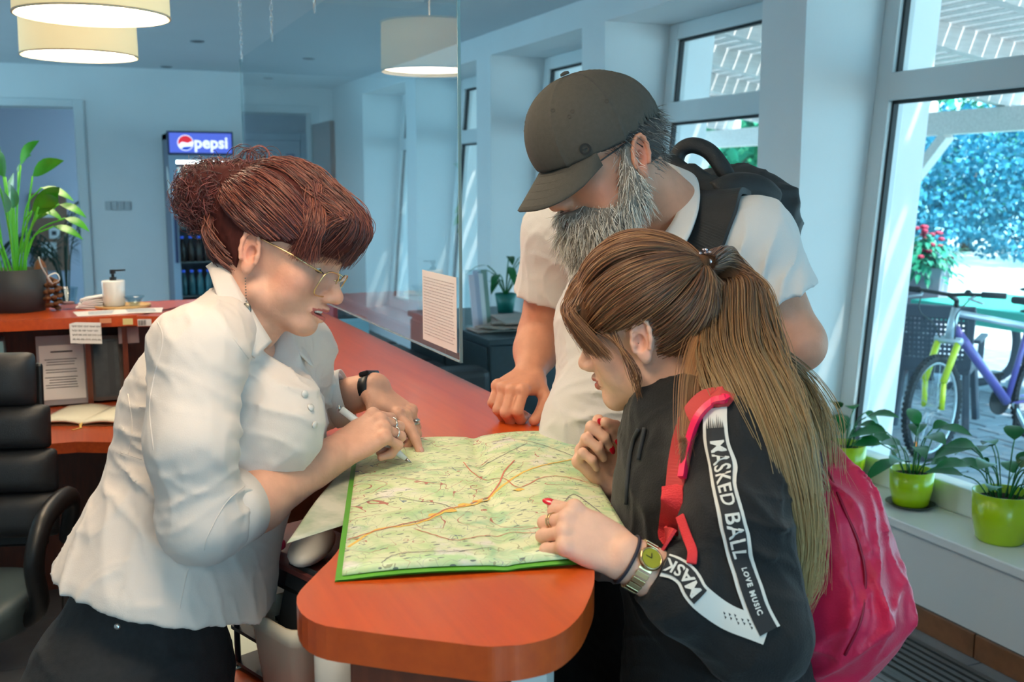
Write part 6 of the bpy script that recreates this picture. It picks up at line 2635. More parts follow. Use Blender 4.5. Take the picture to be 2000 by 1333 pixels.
    hh_ = np.maximum(.024 - np.abs(A_ - B_), 0) / .024
    main.F = (np.minimum(A_, B_) - hh_ * hh_ * .006).astype(np.float32)
    s = main
    # hem: curved, higher at the hip side; front neck opening
    p0, p1, p2 = W(104, 1095, 1.53), W(330, 1188, 1.45), W(540, 1232, 1.50)
    s.half(p1, (p2 - p0).normalized().cross(side) * (-1 if (p2 - p0).cross(side).z > 0 else 1), .004)
    s.sub(P_cone(W(500, 600, 1.53), W(590, 700, 1.555), .060, .032), .006)
    s.sub(P_cone(nb_, fr.w((-.02, 0, -.05)), .060, .056), .004)
    s.displace(folds([(W(330, 720, 1.38), .07, cdir(.75, .65, 0), .034, .004, .5), (W(360, 850, 1.36), .09, cdir(.35, .9, 0), .040, .007, .6), (W(400, 960, 1.37), .07, cdir(-.3, .95, 0), .030, .007, .6),
                      (W(300, 940, 1.42), .09, cdir(.5, .85, 0), .05, .006, .5), (W(240, 1090, 1.45), .10, cdir(.9, .35, 0), .055, .005, .4), (W(560, 760, 1.48), .07, cdir(.3, .9, .1), .04, .005, .5),
                      (W(600, 770, 1.78), .09, cdir(.6, .75, 0), .034, .006, .5), (W(470, 1120, 1.42), .12, cdir(.95, .1, .2), .07, .005, .5), (W(270, 800, 1.44), .08, cdir(.2, .95, .1), .035, .006, .5),
                      (W(450, 1000, 1.40), .05, cdir(.7, .5, .2), .024, .004, .4)], 5))
    SV, SQ = s.mesh()
    sh = mesh_obj('shirt', [(SV, SQ)], m_shirt, root)
    bv = surf(SV, SQ)
    # seams, placket and buttons laid on the cloth
    for pts in ([(296, 610), (318, 660), (300, 740), (292, 800), (300, 880)], [(236, 885), (300, 905), (330, 912)], [(455, 660), (500, 720), (560, 800), (600, 850)], [(352, 1190), (366, 1120), (400, 1010)], [(250, 890), (258, 830), (250, 770)],
                [(478, 950), (440, 985), (405, 1050), (400, 1075)]):
        q = []
        for v in catmull([(a_, b_, 0) for a_, b_ in pts], 10):
            p, n = seen_on(bv, v.x, v.y, 0.0001)
            if p is not None and (not q or (p - q[-1]).length < .03):
                q.append(p)
        if len(q) > 4:
            MB().tube(q, 0.0007, 5).build('seam', m_shirt, sh, True)
    for px, py in ((594, 770), (606, 797), (613, 830), (520, 620)):
        p, n = seen_on(bv, px, py, 0.001)
        if p is not None:
            MB().lathe(p, [(0, 0), (.0052, 0), (.0052, .002), (0, .002)], 14, axis=n).build('button', mat('shirt_button', rgb(214, 210, 206), .3), sh, True)
    # turned-back cuff of the near sleeve
    mb = MB()
    cs = (cdir(.5, .7, -.5) - ad * cdir(.5, .7, -.5).dot(ad)).normalized()
    band(mb, cf - ad * .006, ad, .0515, .0515, cs, .046, .003, 36)
    o = mb.build('cuff', m_shirt, sh, True)
    mb = MB()
    band(mb, cL - aL * .012, aL, .0475, .0475, UP, .03, .003, 32)
    mb.build('cuff', m_shirt, sh, True)
    # collar
    ribbon('collar', [(W(530, 668, 1.495), W(498, 700, 1.462)), (W(505, 628, 1.480), W(462, 668, 1.450)), (W(472, 572, 1.482), W(440, 618, 1.448)), (W(448, 532, 1.495), W(420, 566, 1.462)), (W(432, 510, 1.525), W(408, 530, 1.505)),
                      (W(428, 506, 1.57), W(404, 522, 1.575)), (W(440, 512, 1.615), W(425, 530, 1.635)), (W(500, 560, 1.64), W(500, 600, 1.67)), (W(560, 640, 1.625), W(590, 680, 1.64)), (W(585, 690, 1.585), W(612, 718, 1.60))], m_shirt, sh, .0035, 6, nv=5)
    # trousers, rivet, shoes
    tr_ = trousers('trousers', W(300, 1165, 1.535), hipw, .098, .126, side, kn, an, m_jean, root, hem=.03,
                   spec=[(W(200, 1290, 1.43), .1, cdir(.5, .85, 0), .05, .005, .5), (W(380, 1300, 1.43), .1, cdir(-.3, .95, 0), .045, .005, .5)], rk=.09, ra=.08)
    MB().ball(W(229, 1225, 1.372), (.0045, .0045, .003), 12, 8, ax=(RT, UP, FW)).build('rivet', m_silver, tr_, True)
    for k, a_ in enumerate(an):
        shoe('shoe', a_, a_ + Vector(fr.f) * .1, m_black, root)

    # ---- glasses, earring, rings, watch
    g = MB()
    lens = MB()
    for q in (-1, 1):
        c = Vector((0.106, 0.033 * q, -0.004))
        tlt = Vector((0.22, 0, 0.97)).normalized()
        out = Vector((-0.12 * q * q, 0.99 * q, 0.0))
        sq = []
        for k in range(28):
            a_ = 2 * PI * k / 28
            ex, ez = math.copysign(abs(math.cos(a_)) ** .6, math.cos(a_)), math.copysign(abs(math.sin(a_)) ** .6, math.sin(a_))
            sq.append(fr.w(c + Vector((-0.004 * (1 + ex), 0.0265 * ex * q, 0)) + tlt * (0.0215 * ez)))
        g.tube(sq + [sq[0]], .0011, 6, cap=False)
        lens.add(sq, [tuple(range(28))])
        hinge = c + Vector((-0.009, 0.028 * q, 0.015))
        g.tube([fr.w(hinge), fr.w((0.05, 0.074 * q, 0.020)), fr.w((-0.005, 0.0775 * q, 0.026)), fr.w((-0.022, 0.0765 * q, 0.010))], .0013, 6)
    g.tube([fr.w((0.103, -0.009, 0.004)), fr.w((0.109, 0, 0.008)), fr.w((0.103, 0.009, 0.004))], .0012, 6)
    gl = g.build('glasses', m_gold, root, True)
    lens.build('lens', m_lens, gl)
    e = MB()
    e0 = fr.w((-0.004, -0.081, -0.034))
    for k in range(9):
        e.ball(e0 - ut * (.004 * k + .004), .0011, 6, 4)
    e.ball(e0 - ut * .047, (.007, .0025, .009), 14, 8, ax=(RT, FW, UP))
    e.build('earring', mat('antique_silver', rgb(120, 116, 108), .35, .9), root, True)
    r_ = MB()
    ring_on(r_, hr[1], 0, .62, .0106, .0016)
    ring_on(r_, hr[2], 0, .62, .0102, .0016)
    ring_on(r_, hl[2], 0, .60, .0105, .0018)
    r_.ball(hl[2]['chain'][0].lerp(hl[2]['chain'][1], .6) + hl[2]['b'] * .011, (.007, .006, .003), 12, 6)
    r_.build('rings', m_silver, root, True)
    mb = MB()
    fl = (WL - EL2).normalized()
    wc = WL - fl * .004
    band(mb, wc, fl, .0305, .0265, cdir(.2, .3, -.9), .018, .003)
    w_ = mb.build('smart_band', m_black, root, True)
    bk2 = (cdir(.58, .74, -.25) - fl * cdir(.58, .74, -.25).dot(fl)).normalized()
    MB().obox(wc + bk2 * .029, fl, fl.cross(bk2), bk2, .010, .020, .005).build('display', mat('black_glass', rgb(14, 14, 16), .1), w_, bevel=.003)

    # ---- pen: a thing of its own, held in the hand
    tip = onz(806, 907, 1.1145)
    tail = W(716, 838, 1.685)
    d = (tail - tip).normalized()
    pn_ = empty('pen', tip, 'white pen in the right hand of the woman with the hair bun', 'pen')
    MB().tube([tip + d * .014, tip + d * .03, tip + d * .10, (tip + d * .145)], [.0035, .0058, .0062, .0058], 16).build('barrel', m_white, pn_, True)
    MB().tube([tip, tip + d * .014], [.0006, .0033], 12).build('tip', m_silver, pn_, True)
    MB().tube([tip + d * .145, tip + d * .152], [.004, .0036], 12).build('push_button', m_silver, pn_, True)

    # ---- hair
    cR = rgb(84, 40, 38)
    hm = hair_mat('auburn_hair', rgb(58, 26, 26), rgb(104, 50, 44), rgb(142, 78, 58))
    hb_m = mat('auburn_hair_base', rgb(78, 36, 32), .75, spec=.15, noise=.3, nscale=60, stretch=(1, 6, 1))
    hs2 = Sdf((-0.20, -0.12, -0.10), (0.16, 0.12, 0.20), 0.0032)
    hs2.add(P_ell((-0.002, 0, 0.045), (0.105, 0.085, 0.106)), .01)
    hs2.cut(lambda X, Y, Z: (np.where(X < -0.03, -0.055 + (X + 0.03) * -0.1, np.where(X < -0.005, 0.034 + 0 * X, 0.022 + (X + 0.005) * 0.22)) - Z) + 0 * Y, .012)
    TT = fr.pix(462, 372, 0.0)
    bunc = fr.pix(418, 388, 0.0)
    hs2.add(P_ell((0.074, 0, 0.074), (0.033, 0.062, 0.032)), .03)
    hs2.add(P_ell((0.091, -0.006, 0.064), (0.020, 0.048, 0.020)), .02)
    hs2.add(P_ell(bunc, (0.052, 0.052, 0.056)), .03)
    bun2 = fr.pix(474, 356, 0.0)
    hs2.add(P_ell(bun2, (0.030, 0.036, 0.026)), .03)
    hs2.displace(lambda x, y, z: .004 * vnoise(x * 34, y * 60, z * 34, 4) + .002 * vnoise(x * 90, y * 90, z * 90, 8))
    V, Q = hs2.mesh()
    hair = mesh_obj('hair', [(fr.W(V), Q)], hb_m, root)
    rng = np.random.default_rng(12)
    st = []
    td = sdir(TT)
    for k in range(4200):
        # swept back from the hairline to the bun
        sgn = rng.choice([-1, 1])
        t = rng.uniform(0, 1)
        if t < .7:
            x = rng.uniform(-.03, .062)
            root_p = Vector((x, sgn * .072, .028 + rng.uniform(0, .05) ** 1.0 + max(0, x) * .3))
        elif t < .85:
            root_p = Vector((rng.uniform(-.085, -.03), sgn * rng.uniform(.01, .06), rng.uniform(-.045, .0)))
        else:
            root_p = Vector((rng.uniform(.03, .07), sgn * rng.uniform(0, .06), .115))
        lift = rng.uniform(.010, .018)
        path = skull_path(sdir(root_p), td, 12, lambda u: lift + .016 * math.sin(PI * u) * rng.uniform(.5, 1.0))
        path = [p + (TT - path[-1]) * (max(0, i / 11 - .7) / .3) ** 1.5 * .8 for i, p in enumerate(path)]
        st.append(fr.W(jitter(rng, path, .0015)))
    for k in range(3000):
        # full fringe rolling forward from the crown parting
        y = rng.uniform(-.066, .060)
        a0 = Vector((rng.uniform(.020, .045), y * .85, .140 - y * y * 7 + rng.uniform(-.006, .006)))
        a1 = Vector((.093, y * 1.0, .118 - y * y * 5))
        a2 = Vector((.120 - y * y * 8, y * 1.04, .086))
        edge = abs(y) / .066
        a3 = Vector((.112 - y * y * 13 - .004 + rng.uniform(-.005, .003), y * 1.05, .044 - .016 * edge + rng.uniform(-.009, .006)))
        if abs(y + .03) < .012 and rng.uniform() < .75:
            continue
        path = catmull([a0, a1, a2, a3], 4)
        st.append(fr.W(jitter(rng, path, .0035)))
    for k in range(1500):
        # locks hanging from the parting over the temple
        sgn = rng.choice([-1, 1])
        a0 = Vector((rng.uniform(.01, .045), sgn * rng.uniform(.02, .05), .130))
        path = catmull([a0, Vector((rng.uniform(.05, .08), sgn * .076, .075)), Vector((rng.uniform(.045, .085), sgn * (.080 - .008), rng.uniform(.018, .034)))], 5)
        st.append(fr.W(jitter(rng, path, .003)))
    hair_obj('hair_strands', st, .00060, hm, hair)
    cu_ = []
    hm2 = hair_mat('auburn_curls', rgb(48, 22, 22), rgb(92, 42, 42), rgb(140, 72, 68))
    for k in range(3400):
        dv = rng.normal(size=3)
        dv /= np.linalg.norm(dv)
        c0_ = (npv(bunc) + dv * rng.uniform(.03, .051) * np.array([1.05, .95, 1.0])) if rng.uniform() < .72 else (npv(bun2) + dv * rng.uniform(.012, .028) * np.array([1.1, 1.0, .8]))
        ax_ = rng.normal(size=3) + dv * .3 + np.array([-.4, 0, -.2])
        ax_ /= np.linalg.norm(ax_)
        s_ = np.cross(ax_, rng.normal(size=3))
        s_ /= np.linalg.norm(s_)
        u_ = np.cross(ax_, s_)
        rad = rng.uniform(.007, .017)
        tn = rng.uniform(.7, 1.7)
        ph = rng.uniform(0, 6.28)
        P_ = [c0_ + ax_ * (rng.uniform(.8, 1) * .035 * (i / 15 - .3)) + (s_ * math.cos(ph + tn * 6.28 * i / 15) + u_ * math.sin(ph + tn * 6.28 * i / 15)) * rad for i in range(16)]
        cu_.append(fr.W(np.array(P_)))
    for k in range(26):
        # big loose loops on top of the bun
        c0_ = npv(fr.pix(490 + rng.normal() * 18, 312 + rng.normal() * 6, rng.uniform(-.02, .02)))
        rad = rng.uniform(.010, .019)
        ph = rng.uniform(0, 6.28)
        sp = rng.uniform(.9, 1.25)
        cu_.append(fr.W(np.array([c0_ + np.array([math.cos(ph + sp * 6.28 * i / 17), .25 * math.sin(ph * 2 + i / 6), math.sin(ph + sp * 6.28 * i / 17)]) * rad for i in range(18)])))
    hair_obj('hair_curls', cu_, .0006, hm2, hair)
    wisps = []
    for k in range(70):
        a0 = Vector((rng.uniform(.0, .11), rng.uniform(-.07, .05), rng.uniform(.06, .13)))
        d0 = sdir(a0)
        p = skull_path(d0, sdir(a0 + Vector((rng.uniform(-.03, .05), rng.uniform(-.03, .03), rng.uniform(-.04, .01)))), 8, lambda u: .014 + .018 * u * rng.uniform(.6, 1.1))
        wisps.append(fr.W(jitter(rng, p, .003)))
    hair_obj('hair_wisps', wisps, .0003, hm, hair)
    return root


# ================================================================== bearded man
def man():
    ear = W(1247, 308, 1.665)
    SCL = 1.05
    p_, y_ = math.radians(27), math.radians(22)
    fr = Frame(ear, cdir(-math.cos(p_) * math.cos(y_), -math.sin(p_), -math.cos(p_) * math.sin(y_)), math.radians(-6), SCL)
    fr.o = ear - fr.l * (.076 * SCL) + fr.f * (.008 * SCL)
    nb_ = W(1318, 430, 1.84)
    S_R, S_L = W(1092, 455, 2.13), W(1462, 480, 1.80)
    side = (S_L - S_R).normalized()
    hipc = W(1215, 1120, 2.02)
    root = empty('person', (hipc.x, hipc.y, 0), 'bearded man in an olive grey cap and white polo shirt looking down at the map', 'person')
    V, Q = head_sdf(fr, nb_, neck_r=(.054, .062), male=True).mesh()
    parts = [(fr.W(V), Q)]
    cols_ = [head_colors(V, SK_M, rgb(170, 90, 80), rgb(206, 112, 92))]
    Er, Wr = W(1056, 655, 2.22), W(1036, 729, 2.13)
    a = Sdf(W(1050, 650, 2.2) - Vector((.24, .30, .30)), W(1050, 650, 2.2) + Vector((.24, .30, .26)), 0.0026)
    a.add(P_cone(S_R, Er, .052, .046), .03).add(P_cone(Er, Er.lerp(Wr, .4), .046, .046), .02).add(P_cone(Er.lerp(Wr, .4), Wr, .045, .031), .02)
    hr = hand_sdf(a, Wr, cdir(-.45, -.30, -.80), cdir(-.1, .93, -.35), True, .190,
                  ((42, 78, 55), (44, 80, 55), (46, 82, 55), (46, 80, 55)), ((0.6, 0.62, -0.45), (0.85, 0.12, -0.42), (0.9, -0.1, -0.25)), spread=0.05, fat=1.12)
    V, Q = a.mesh()
    parts.append((V, Q))
    cols_.append(col(V, SK_M))
    El, Wl = W(1553, 668, 1.79), W(1440, 735, 1.90)
    a = Sdf(W(1500, 640, 1.82) - Vector((.26, .26, .26)), W(1500, 640, 1.82) + Vector((.26, .26, .26)), 0.0028)
    a.add(P_cone(S_L, El, .060, .046), .03).add(P_ball(El + cdir(.4, -.3, 0) * .012, .040), .02).add(P_cone(El, El.lerp(Wl, .4), .044, .046), .02).add(P_cone(El.lerp(Wl, .4), Wl, .046, .03), .02)
    hand_sdf(a, Wl, (Wl - El), cdir(0, .3, -1), False, .19, ((35, 40, 20),) * 4, fat=1.1)
    V, Q = a.mesh()
    parts.append((V, Q))
    cols_.append(col(V, SK_M))
    kn = [Vector((hipc.x, hipc.y, .50)) - side * .10, Vector((hipc.x, hipc.y, .50)) + side * .10]
    an = [k - ut * .42 for k in kn]
    V, Q = inner_body([(W(1300, 480, 1.95), .07), (W(1265, 600, 1.99), .11), (W(1235, 850, 2.0), .10), (hipc, .11)], side, [[hipc - side * .10, kn[0], an[0]], [hipc + side * .10, kn[1], an[1]]])
    parts.append((V, Q))
    cols_.append(col(V, SK_M))
    mesh_obj('body', parts, m_skin, root, np.concatenate(cols_))
    eyes(fr, root, .7)

    # ---- polo shirt
    s = Sdf(W(1260, 750, 1.98) - Vector((.42, .42, .50)), W(1260, 750, 1.98) + Vector((.46, .42, .48)), 0.0045)
    s.add(P_econe(W(1290, 500, 1.94), W(1258, 640, 1.985), .105, .138, side, 1.32), .04)
    s.add(P_econe(W(1258, 640, 1.985), W(1228, 900, 2.0), .138, .136, side, 1.22), .04)
    s.add(P_econe(W(1228, 900, 2.0), W(1215, 1060, 2.01), .136, .140, side, 1.22), .04)
    s.add(P_ell(W(1170, 860, 1.93), (.11, .10, .13), (RT, FW, UP)), .06)
    s.add(P_cone(nb_ - ut * .03, S_R, .055, .072), .05).add(P_cone(nb_ - ut * .03, S_L, .055, .078), .05)
    cR_ = S_R.lerp(Er, .58)
    cL_ = S_L.lerp(El, .60)
    s.add(P_cone(S_R, cR_, .074, .066), .025).add(P_cone(S_L, cL_, .082, .074), .03)
    s.add(P_cone(cL_, cL_ + (El - S_L).normalized() * .04, .074, .073), .02)
    s.add(P_cone(cR_, cR_ + (Er - S_R).normalized() * .04, .066, .064), .02)
    s.half_local(cR_ + (Er - S_R).normalized() * .005, Er - S_R, .12)
    s.half_local(cL_, El - S_L, .13)
    s.sub(P_cone(cR_ - (Er - S_R).normalized() * .03, cR_ + (Er - S_R).normalized() * .06, .054, .054), .002)
    s.sub(P_cone(cL_ - (El - S_L).normalized() * .03, cL_ + (El - S_L).normalized() * .06, .061, .061), .002)
    s.sub(P_cone(nb_ - ut * .02, fr.w((-.02, 0, -.05)), .064, .064), .006)
    s.half(W(1200, 1090, 2.0), (0, 0, -1))
    s.displace(folds([(W(1085, 590, 1.9), .10, cdir(.3, .95, 0), .045, .007, .5), (W(1150, 760, 1.85), .14, cdir(-.25, .95, 0), .06, .007, .6), (W(1130, 900, 1.85), .12, cdir(.35, .93, 0), .05, .007, .5),
                      (W(1460, 560, 1.74), .10, cdir(.9, -.3, 0), .045, .006, .5), (W(1220, 880, 1.85), .12, cdir(.6, .8, 0), .055, .006, .5), (W(1060, 490, 2.05), .06, cdir(.4, .9, 0), .035, .006, .5)], 21))
    SV, SQ = s.mesh()
    sh = mesh_obj('polo_shirt', [(SV, SQ)], m_polo, root)
    bv = surf(SV, SQ)
    aL = (El - S_L).normalized()
    mb = MB()
    band(mb, cL_ - aL * .012, aL, .0735, .0735, UP, .022, .003, 36)
    mb.build('sleeve_band', m_polo, sh, True)
    aR = (Er - S_R).normalized()
    mb = MB()
    band(mb, cR_ - aR * .008, aR, .0655, .0655, RT, .022, .003, 32)
    mb.build('sleeve_band', m_polo, sh, True)
    ribbon('collar', [(W(1232, 500, 1.735), W(1240, 530, 1.725)), (W(1292, 462, 1.735), W(1325, 490, 1.715)), (W(1328, 405, 1.76), W(1360, 425, 1.735)), (W(1335, 360, 1.80), W(1366, 375, 1.79)), (W(1318, 330, 1.85), W(1350, 340, 1.86)),
                      (W(1288, 318, 1.90), W(1290, 325, 1.93)), (W(1255, 345, 1.92), W(1235, 360, 1.96)), (W(1215, 420, 1.90), W(1180, 450, 1.93)), (W(1190, 490, 1.84), W(1165, 520, 1.85))], m_polo, sh, .005, 6, nv=5)
    # shorts, shoes
    trousers('shorts', W(1220, 1060, 2.015), hipc, .135, .138, side, kn, [kn[0] - ut * .01, kn[1] - ut * .01], mat('dark_shorts', rgb(46, 50, 54), .85, noise=.3, nscale=50), root, hem=.60, rk=.115, ra=.115)
    for a_ in an:
        shoe('shoe', a_, a_ + Vector((-.6, -.6, 0)), m_black, root)

    # ---- cap
    s = Sdf((-0.14, -0.12, -0.02), (0.22, 0.12, 0.18), 0.0030)
    tl = math.radians(-4)
    s.add(P_ell((0.002, 0, 0.050), (0.106, 0.087, 0.094)), .01)
    s.add(P_ell((0.034, 0, 0.066), (0.078, 0.076, 0.076)), .03)
    s.cut(lambda X, Y, Z: (0.034 - X * 0.03 - Z) + 0 * Y, .004)
    s.sub(P_ell((0.0, 0, 0.034), (0.103, 0.084, 0.094)), .002)

    def seams(x, y, z):
        a = np.arctan2(y, x - .01)
        g = np.abs(((a + PI / 6) / (PI / 3)) % 1.0 - .5)
        w = np.sqrt((x - .01) ** 2 + y ** 2)
        return .0022 * np.exp(-((g - .5) * w * PI / 3 / .0026) ** 2) * (w > .004) + .0006 * vnoise(x * 40, y * 40, z * 40, 3)
    s.displace(lambda x, y, z: -seams(x, y, z))
    V, Q = s.mesh()
    cap_ = mesh_obj('cap', [(fr.W(V), Q)], m_cap, root)
    # visor: curved sheet with thickness
    mb = MB()

    def vis(u, v):
        a = (u - .5) * 2
        y0 = .078 * a
        x0 = .004 + .104 * math.sqrt(max(0, 1 - (a * .80) ** 2)) - .010
        ext = .082 * (max(0, 1 - abs(a) ** 3.2)) ** .5
        z = .036 - .03 * x0 - .50 * v * ext - .020 * a * a * v
        return fr.w((x0 + ext * v * .86, y0 * (1 + .04 * v), z))
    mb.grid(vis, 28, 10)
    vo = mb.build('visor', m_cap, cap_, True)
    sd = vo.modifiers.new('thickness', 'SOLIDIFY')
    sd.thickness, sd.offset = .0035, 0
    mb = MB()
    for rr_ in (.22, .4, .58, .76, .93):
        mb.tube([Vector(vis(u / 24, rr_)) + fr.u * .0021 for u in range(2, 23)], .0004, 4)
    mb.build('stitching', mat('cap_thread', rgb(60, 56, 50), .8), vo)
    MB().lathe(fr.w((.002 + .015, 0, .1515)), [(0, 0), (.008, 0), (.007, .004), (0, .006)], 14, axis=fr.u).build('top_button', m_cap, cap_, True)
    cb = surf(fr.W(V), Q)
    p, n = seen_on(cb, 1143, 291, .0006)
    if p is not None:
        mb = MB()
        mb.lathe(p, [(.0062, 0), (.0092, 0), (.0092, .0012), (.0062, .0012), (.0062, 0)], 22, axis=n)
        mb.bar(p - fr.f * .004 + n * .0006, p + fr.f * .004 + n * .0006, .002, .001, up=n)
        mb.build('cap_emblem', mat('dark_emblem', rgb(30, 28, 26), .6), cap_)
    for px, py in ((1185, 198), (1118, 218), (1112, 228), (1080, 216)):
        p, n = seen_on(cb, px, py, .0004)
        if p is not None:
            mb = MB()
            mb.lathe(p, [(.0018, 0), (.0036, 0), (.0036, .0008), (.0018, .0008), (.0018, 0)], 12, axis=n)
            mb.build('eyelet', mat('cap_thread', rgb(60, 56, 50), .8), cap_)

    # ---- glasses
    g = MB()
    lens = MB()
    for q in (-1, 1):
        c = Vector((0.104, 0.033 * q, 0.006))
        sq = [fr.w(c + Vector((-.004 * (1 + math.cos(a_)), .025 * math.cos(a_) * q, .017 * math.sin(a_)))) for a_ in [2 * PI * k / 22 for k in range(22)]]
        g.tube(sq + [sq[0]], .0013, 6, cap=False)
        lens.add(sq, [tuple(range(22))])
        g.tube([fr.w((0.095, .058 * q, .012)), fr.w((.05, .077 * q, .022)), fr.w((-.005, .079 * q, .030)), fr.w((-.02, .078 * q, .012))], .0015, 6)
    g.tube([fr.w((.102, -.009, .010)), fr.w((.106, 0, .013)), fr.w((.102, .009, .010))], .0013, 6)
    gl = g.build('glasses', m_black, root, True)
    lens.build('lens', m_lens, gl)

    # ---- beard and hair
    hg = mat('grey_beard_base', rgb(150, 142, 134), .9, spec=.1, noise=.45, nscale=90)
    b = Sdf((-0.09, -0.10, -0.20), (0.15, 0.10, 0.06), 0.0028)
    b.add(P_ell((0.058, 0, -0.062), (0.054, 0.052, 0.046)), .02)
    for q in (-1, 1):
        b.add(P_cone((0.004, 0.066 * q, 0.018), (0.014, 0.060 * q, -0.045), .011, .018), .02)
        b.add(P_cone((0.014, 0.058 * q, -0.05), (0.075, 0.024 * q, -0.088), .020, .026), .02)
        b.add(P_cone((0.106, 0.004 * q, -0.042), (0.090, 0.030 * q, -0.058), .0080, .008), .012)
    b.add(P_cone((0.080, 0, -0.09), (0.092, 0, -0.128), .036, .024), .03)
    b.sub(P_ell((0.090, 0, -0.004), (0.062, 0.058, 0.036)), .008)
    b.sub(P_ell((0.109, 0, -0.0545), (0.012, 0.018, 0.0045)), .004)
    b.displace(lambda x, y, z: .0035 * vnoise(x * 60, y * 60, z * 45, 6) + .002 * vnoise(x * 130, y * 130, z * 100, 7))
    V, Q = b.mesh()
    be = mesh_obj('beard', [(fr.W(V), Q)], hg, root)
    rng = np.random.default_rng(5)
    me_ = be.data
    nrm = np.zeros(len(V) * 3, dtype=np.float32)
    me_.vertices.foreach_get('normal', nrm)
    nrm = nrm.reshape(-1, 3) @ fr.M.T
    st = []
    ids = rng.choice(len(V), size=5200)
    for i in ids:
        p, n = V[i], nrm[i]
        if p[2] > -.02 and rng.uniform() < .3:
            continue
        L_ = rng.uniform(.010, .024) * (1.0 if p[2] > -.06 else 1.45)
        d = n * .55 + np.array([.25, 0, -.9]) + rng.normal(size=3) * .28
        d /= np.linalg.norm(d)
        d2 = d + np.array([.1, 0, -.5]) + rng.normal(size=3) * .35
        d2 /= np.linalg.norm(d2)
        st.append(fr.W(np.array([p - n * .002, p + d * L_ * .35, p + d * L_ * .65 + d2 * L_ * .12, p + d * L_ * .75 + d2 * L_ * .4])))
    hair_obj('beard_strands', st, .00042, hair_mat('grey_beard', rgb(120, 108, 96), rgb(208, 200, 190), rgb(250, 246, 238)), be)
    hs2 = Sdf((-0.13, -0.11, -0.09), (0.06, 0.11, 0.10), 0.0032)
    hs2.add(P_ell((-0.004, 0, 0.036), (0.100, 0.081, 0.092)), .01)
    hs2.cut(lambda X, Y, Z: np.maximum(Z - .052, np.where(X < -.03, -0.05 + 0 * X, .030 + 0 * X) - Z) + 0 * Y, .006)
    hs2.cut(lambda X, Y, Z: X - .045 + 0 * Y + 0 * Z, .004)
    V, Q = hs2.mesh()
    nk = mesh_obj('hair', [(fr.W(V), Q)], mat('dark_grey_hair', rgb(60, 56, 56), .7, noise=.4, nscale=80), root)
    st = []
    ids = rng.choice(len(V), size=1500)
    for i in ids:
        p = V[i]
        d = np.array([-.5, np.sign(p[1]) * .35, -.6]) + rng.normal(size=3) * .3
        d /= np.linalg.norm(d)
        L_ = rng.uniform(.012, .026)
        st.append(fr.W(np.array([p, p + d * L_ * .5, p + d * L_ + np.array([0, 0, -.003])])))
    hair_obj('hair_strands', st, .0004, hair_mat('salt_pepper_hair', rgb(40, 38, 38), rgb(90, 86, 84), rgb(160, 156, 150)), nk)

    # ---- backpack worn by the man: a thing of its own
    mB = mat('black_nylon', rgb(28, 32, 36), .6, noise=.2, nscale=80, bump=.2, bscale=500)
    bp = empty('backpack', W(1480, 700, 2.1), 'black nylon backpack with grab handle worn by the bearded man', 'backpack')
    back = (side.cross(ut)).normalized()
    if back.dot(FW) < 0:
        back = -back
    s = Sdf(W(1440, 620, 2.12) - Vector((.34, .34, .42)), W(1440, 620, 2.12) + Vector((.34, .34, .36)), 0.006)
    cB = W(1425, 600, 2.10)
    s.add(P_econe(cB + ut * .20, cB - ut * .22, .082, .098, side, 1.75), .04)
    s.add(P_econe(cB + ut * .17 + back * .05, cB - ut * .22 + back * .06, .06, .08, side, 1.6), .04)
    s.displace(folds([(cB + ut * .2, .2, (0, 0, 1), .06, .006, .5)], 9))
    V, Q = s.mesh()
    mesh_obj('pack_body', [(V, Q)], mB, bp)
    # shoulder straps over the polo
    pts, nn = [], []
    for px, py in ((1404, 392), (1394, 420), (1378, 455), (1362, 490), (1350, 540), (1345, 600), (1345, 660)):
        p, n = seen_on(bv, px, py, .004)
        if p is not None:
            pts.append(p)
            nn.append(n)
    if len(pts) > 3:
        q0 = W(1428, 384, 1.90)
        strap_path('shoulder_strap', [W(1450, 390, 1.98), q0] + pts, [Vector((0, 0, 1)), (ut - FW * .5).normalized()] + nn, .085, .012, mB, bp)
    pR = [cB + ut * .26 - side * .10, nb_ + ut * .035 - side * .09 + back * .07, nb_ + ut * .015 - side * .13 - back * .02, nb_ - ut * .05 - side * .15 - back * .10]
    strap_path('shoulder_strap', pR, [Vector((0, 0, 1)), Vector((0, 0, 1)), (ut - back).normalized(), -back], .07, .012, mB, bp)
    # grab handle arch, side roll and hanging strap, as the photograph shows them over the shoulder
    arch = [W(1316, 338, 1.93), W(1326, 298, 1.93), W(1352, 284, 1.92), W(1385, 296, 1.91), W(1412, 330, 1.90), W(1432, 368, 1.90)]
    MB().tube(catmull(arch, 7), .0165, 10, flat=.75).build('grab_handle', mB, bp, True)
    MB().tube(catmull([W(1282, 302, 1.95), W(1305, 318, 1.93), W(1340, 345, 1.90), W(1380, 372, 1.87), W(1430, 388, 1.86)], 6), [.012] * 6 + [.02] * 6 + [.028] * 6 + [.03] * 7, 10).build('handle_base', mB, bp, True)
    MB().tube(catmull([W(1395, 385, 1.85), W(1435, 368, 1.86), W(1478, 372, 1.88), W(1502, 392, 1.90)], 6), .028, 12).build('strap_roll', mB, bp, True)
    MB().tube(catmull([W(1480, 385, 1.88), W(1520, 415, 1.90), W(1542, 450, 1.92), W(1550, 500, 1.95), W(1548, 560, 1.98)], 6), [.022] * 8 + [.016] * 17, 8, flat=.5).build('side_strap', mB, bp, True)
    return root, bv


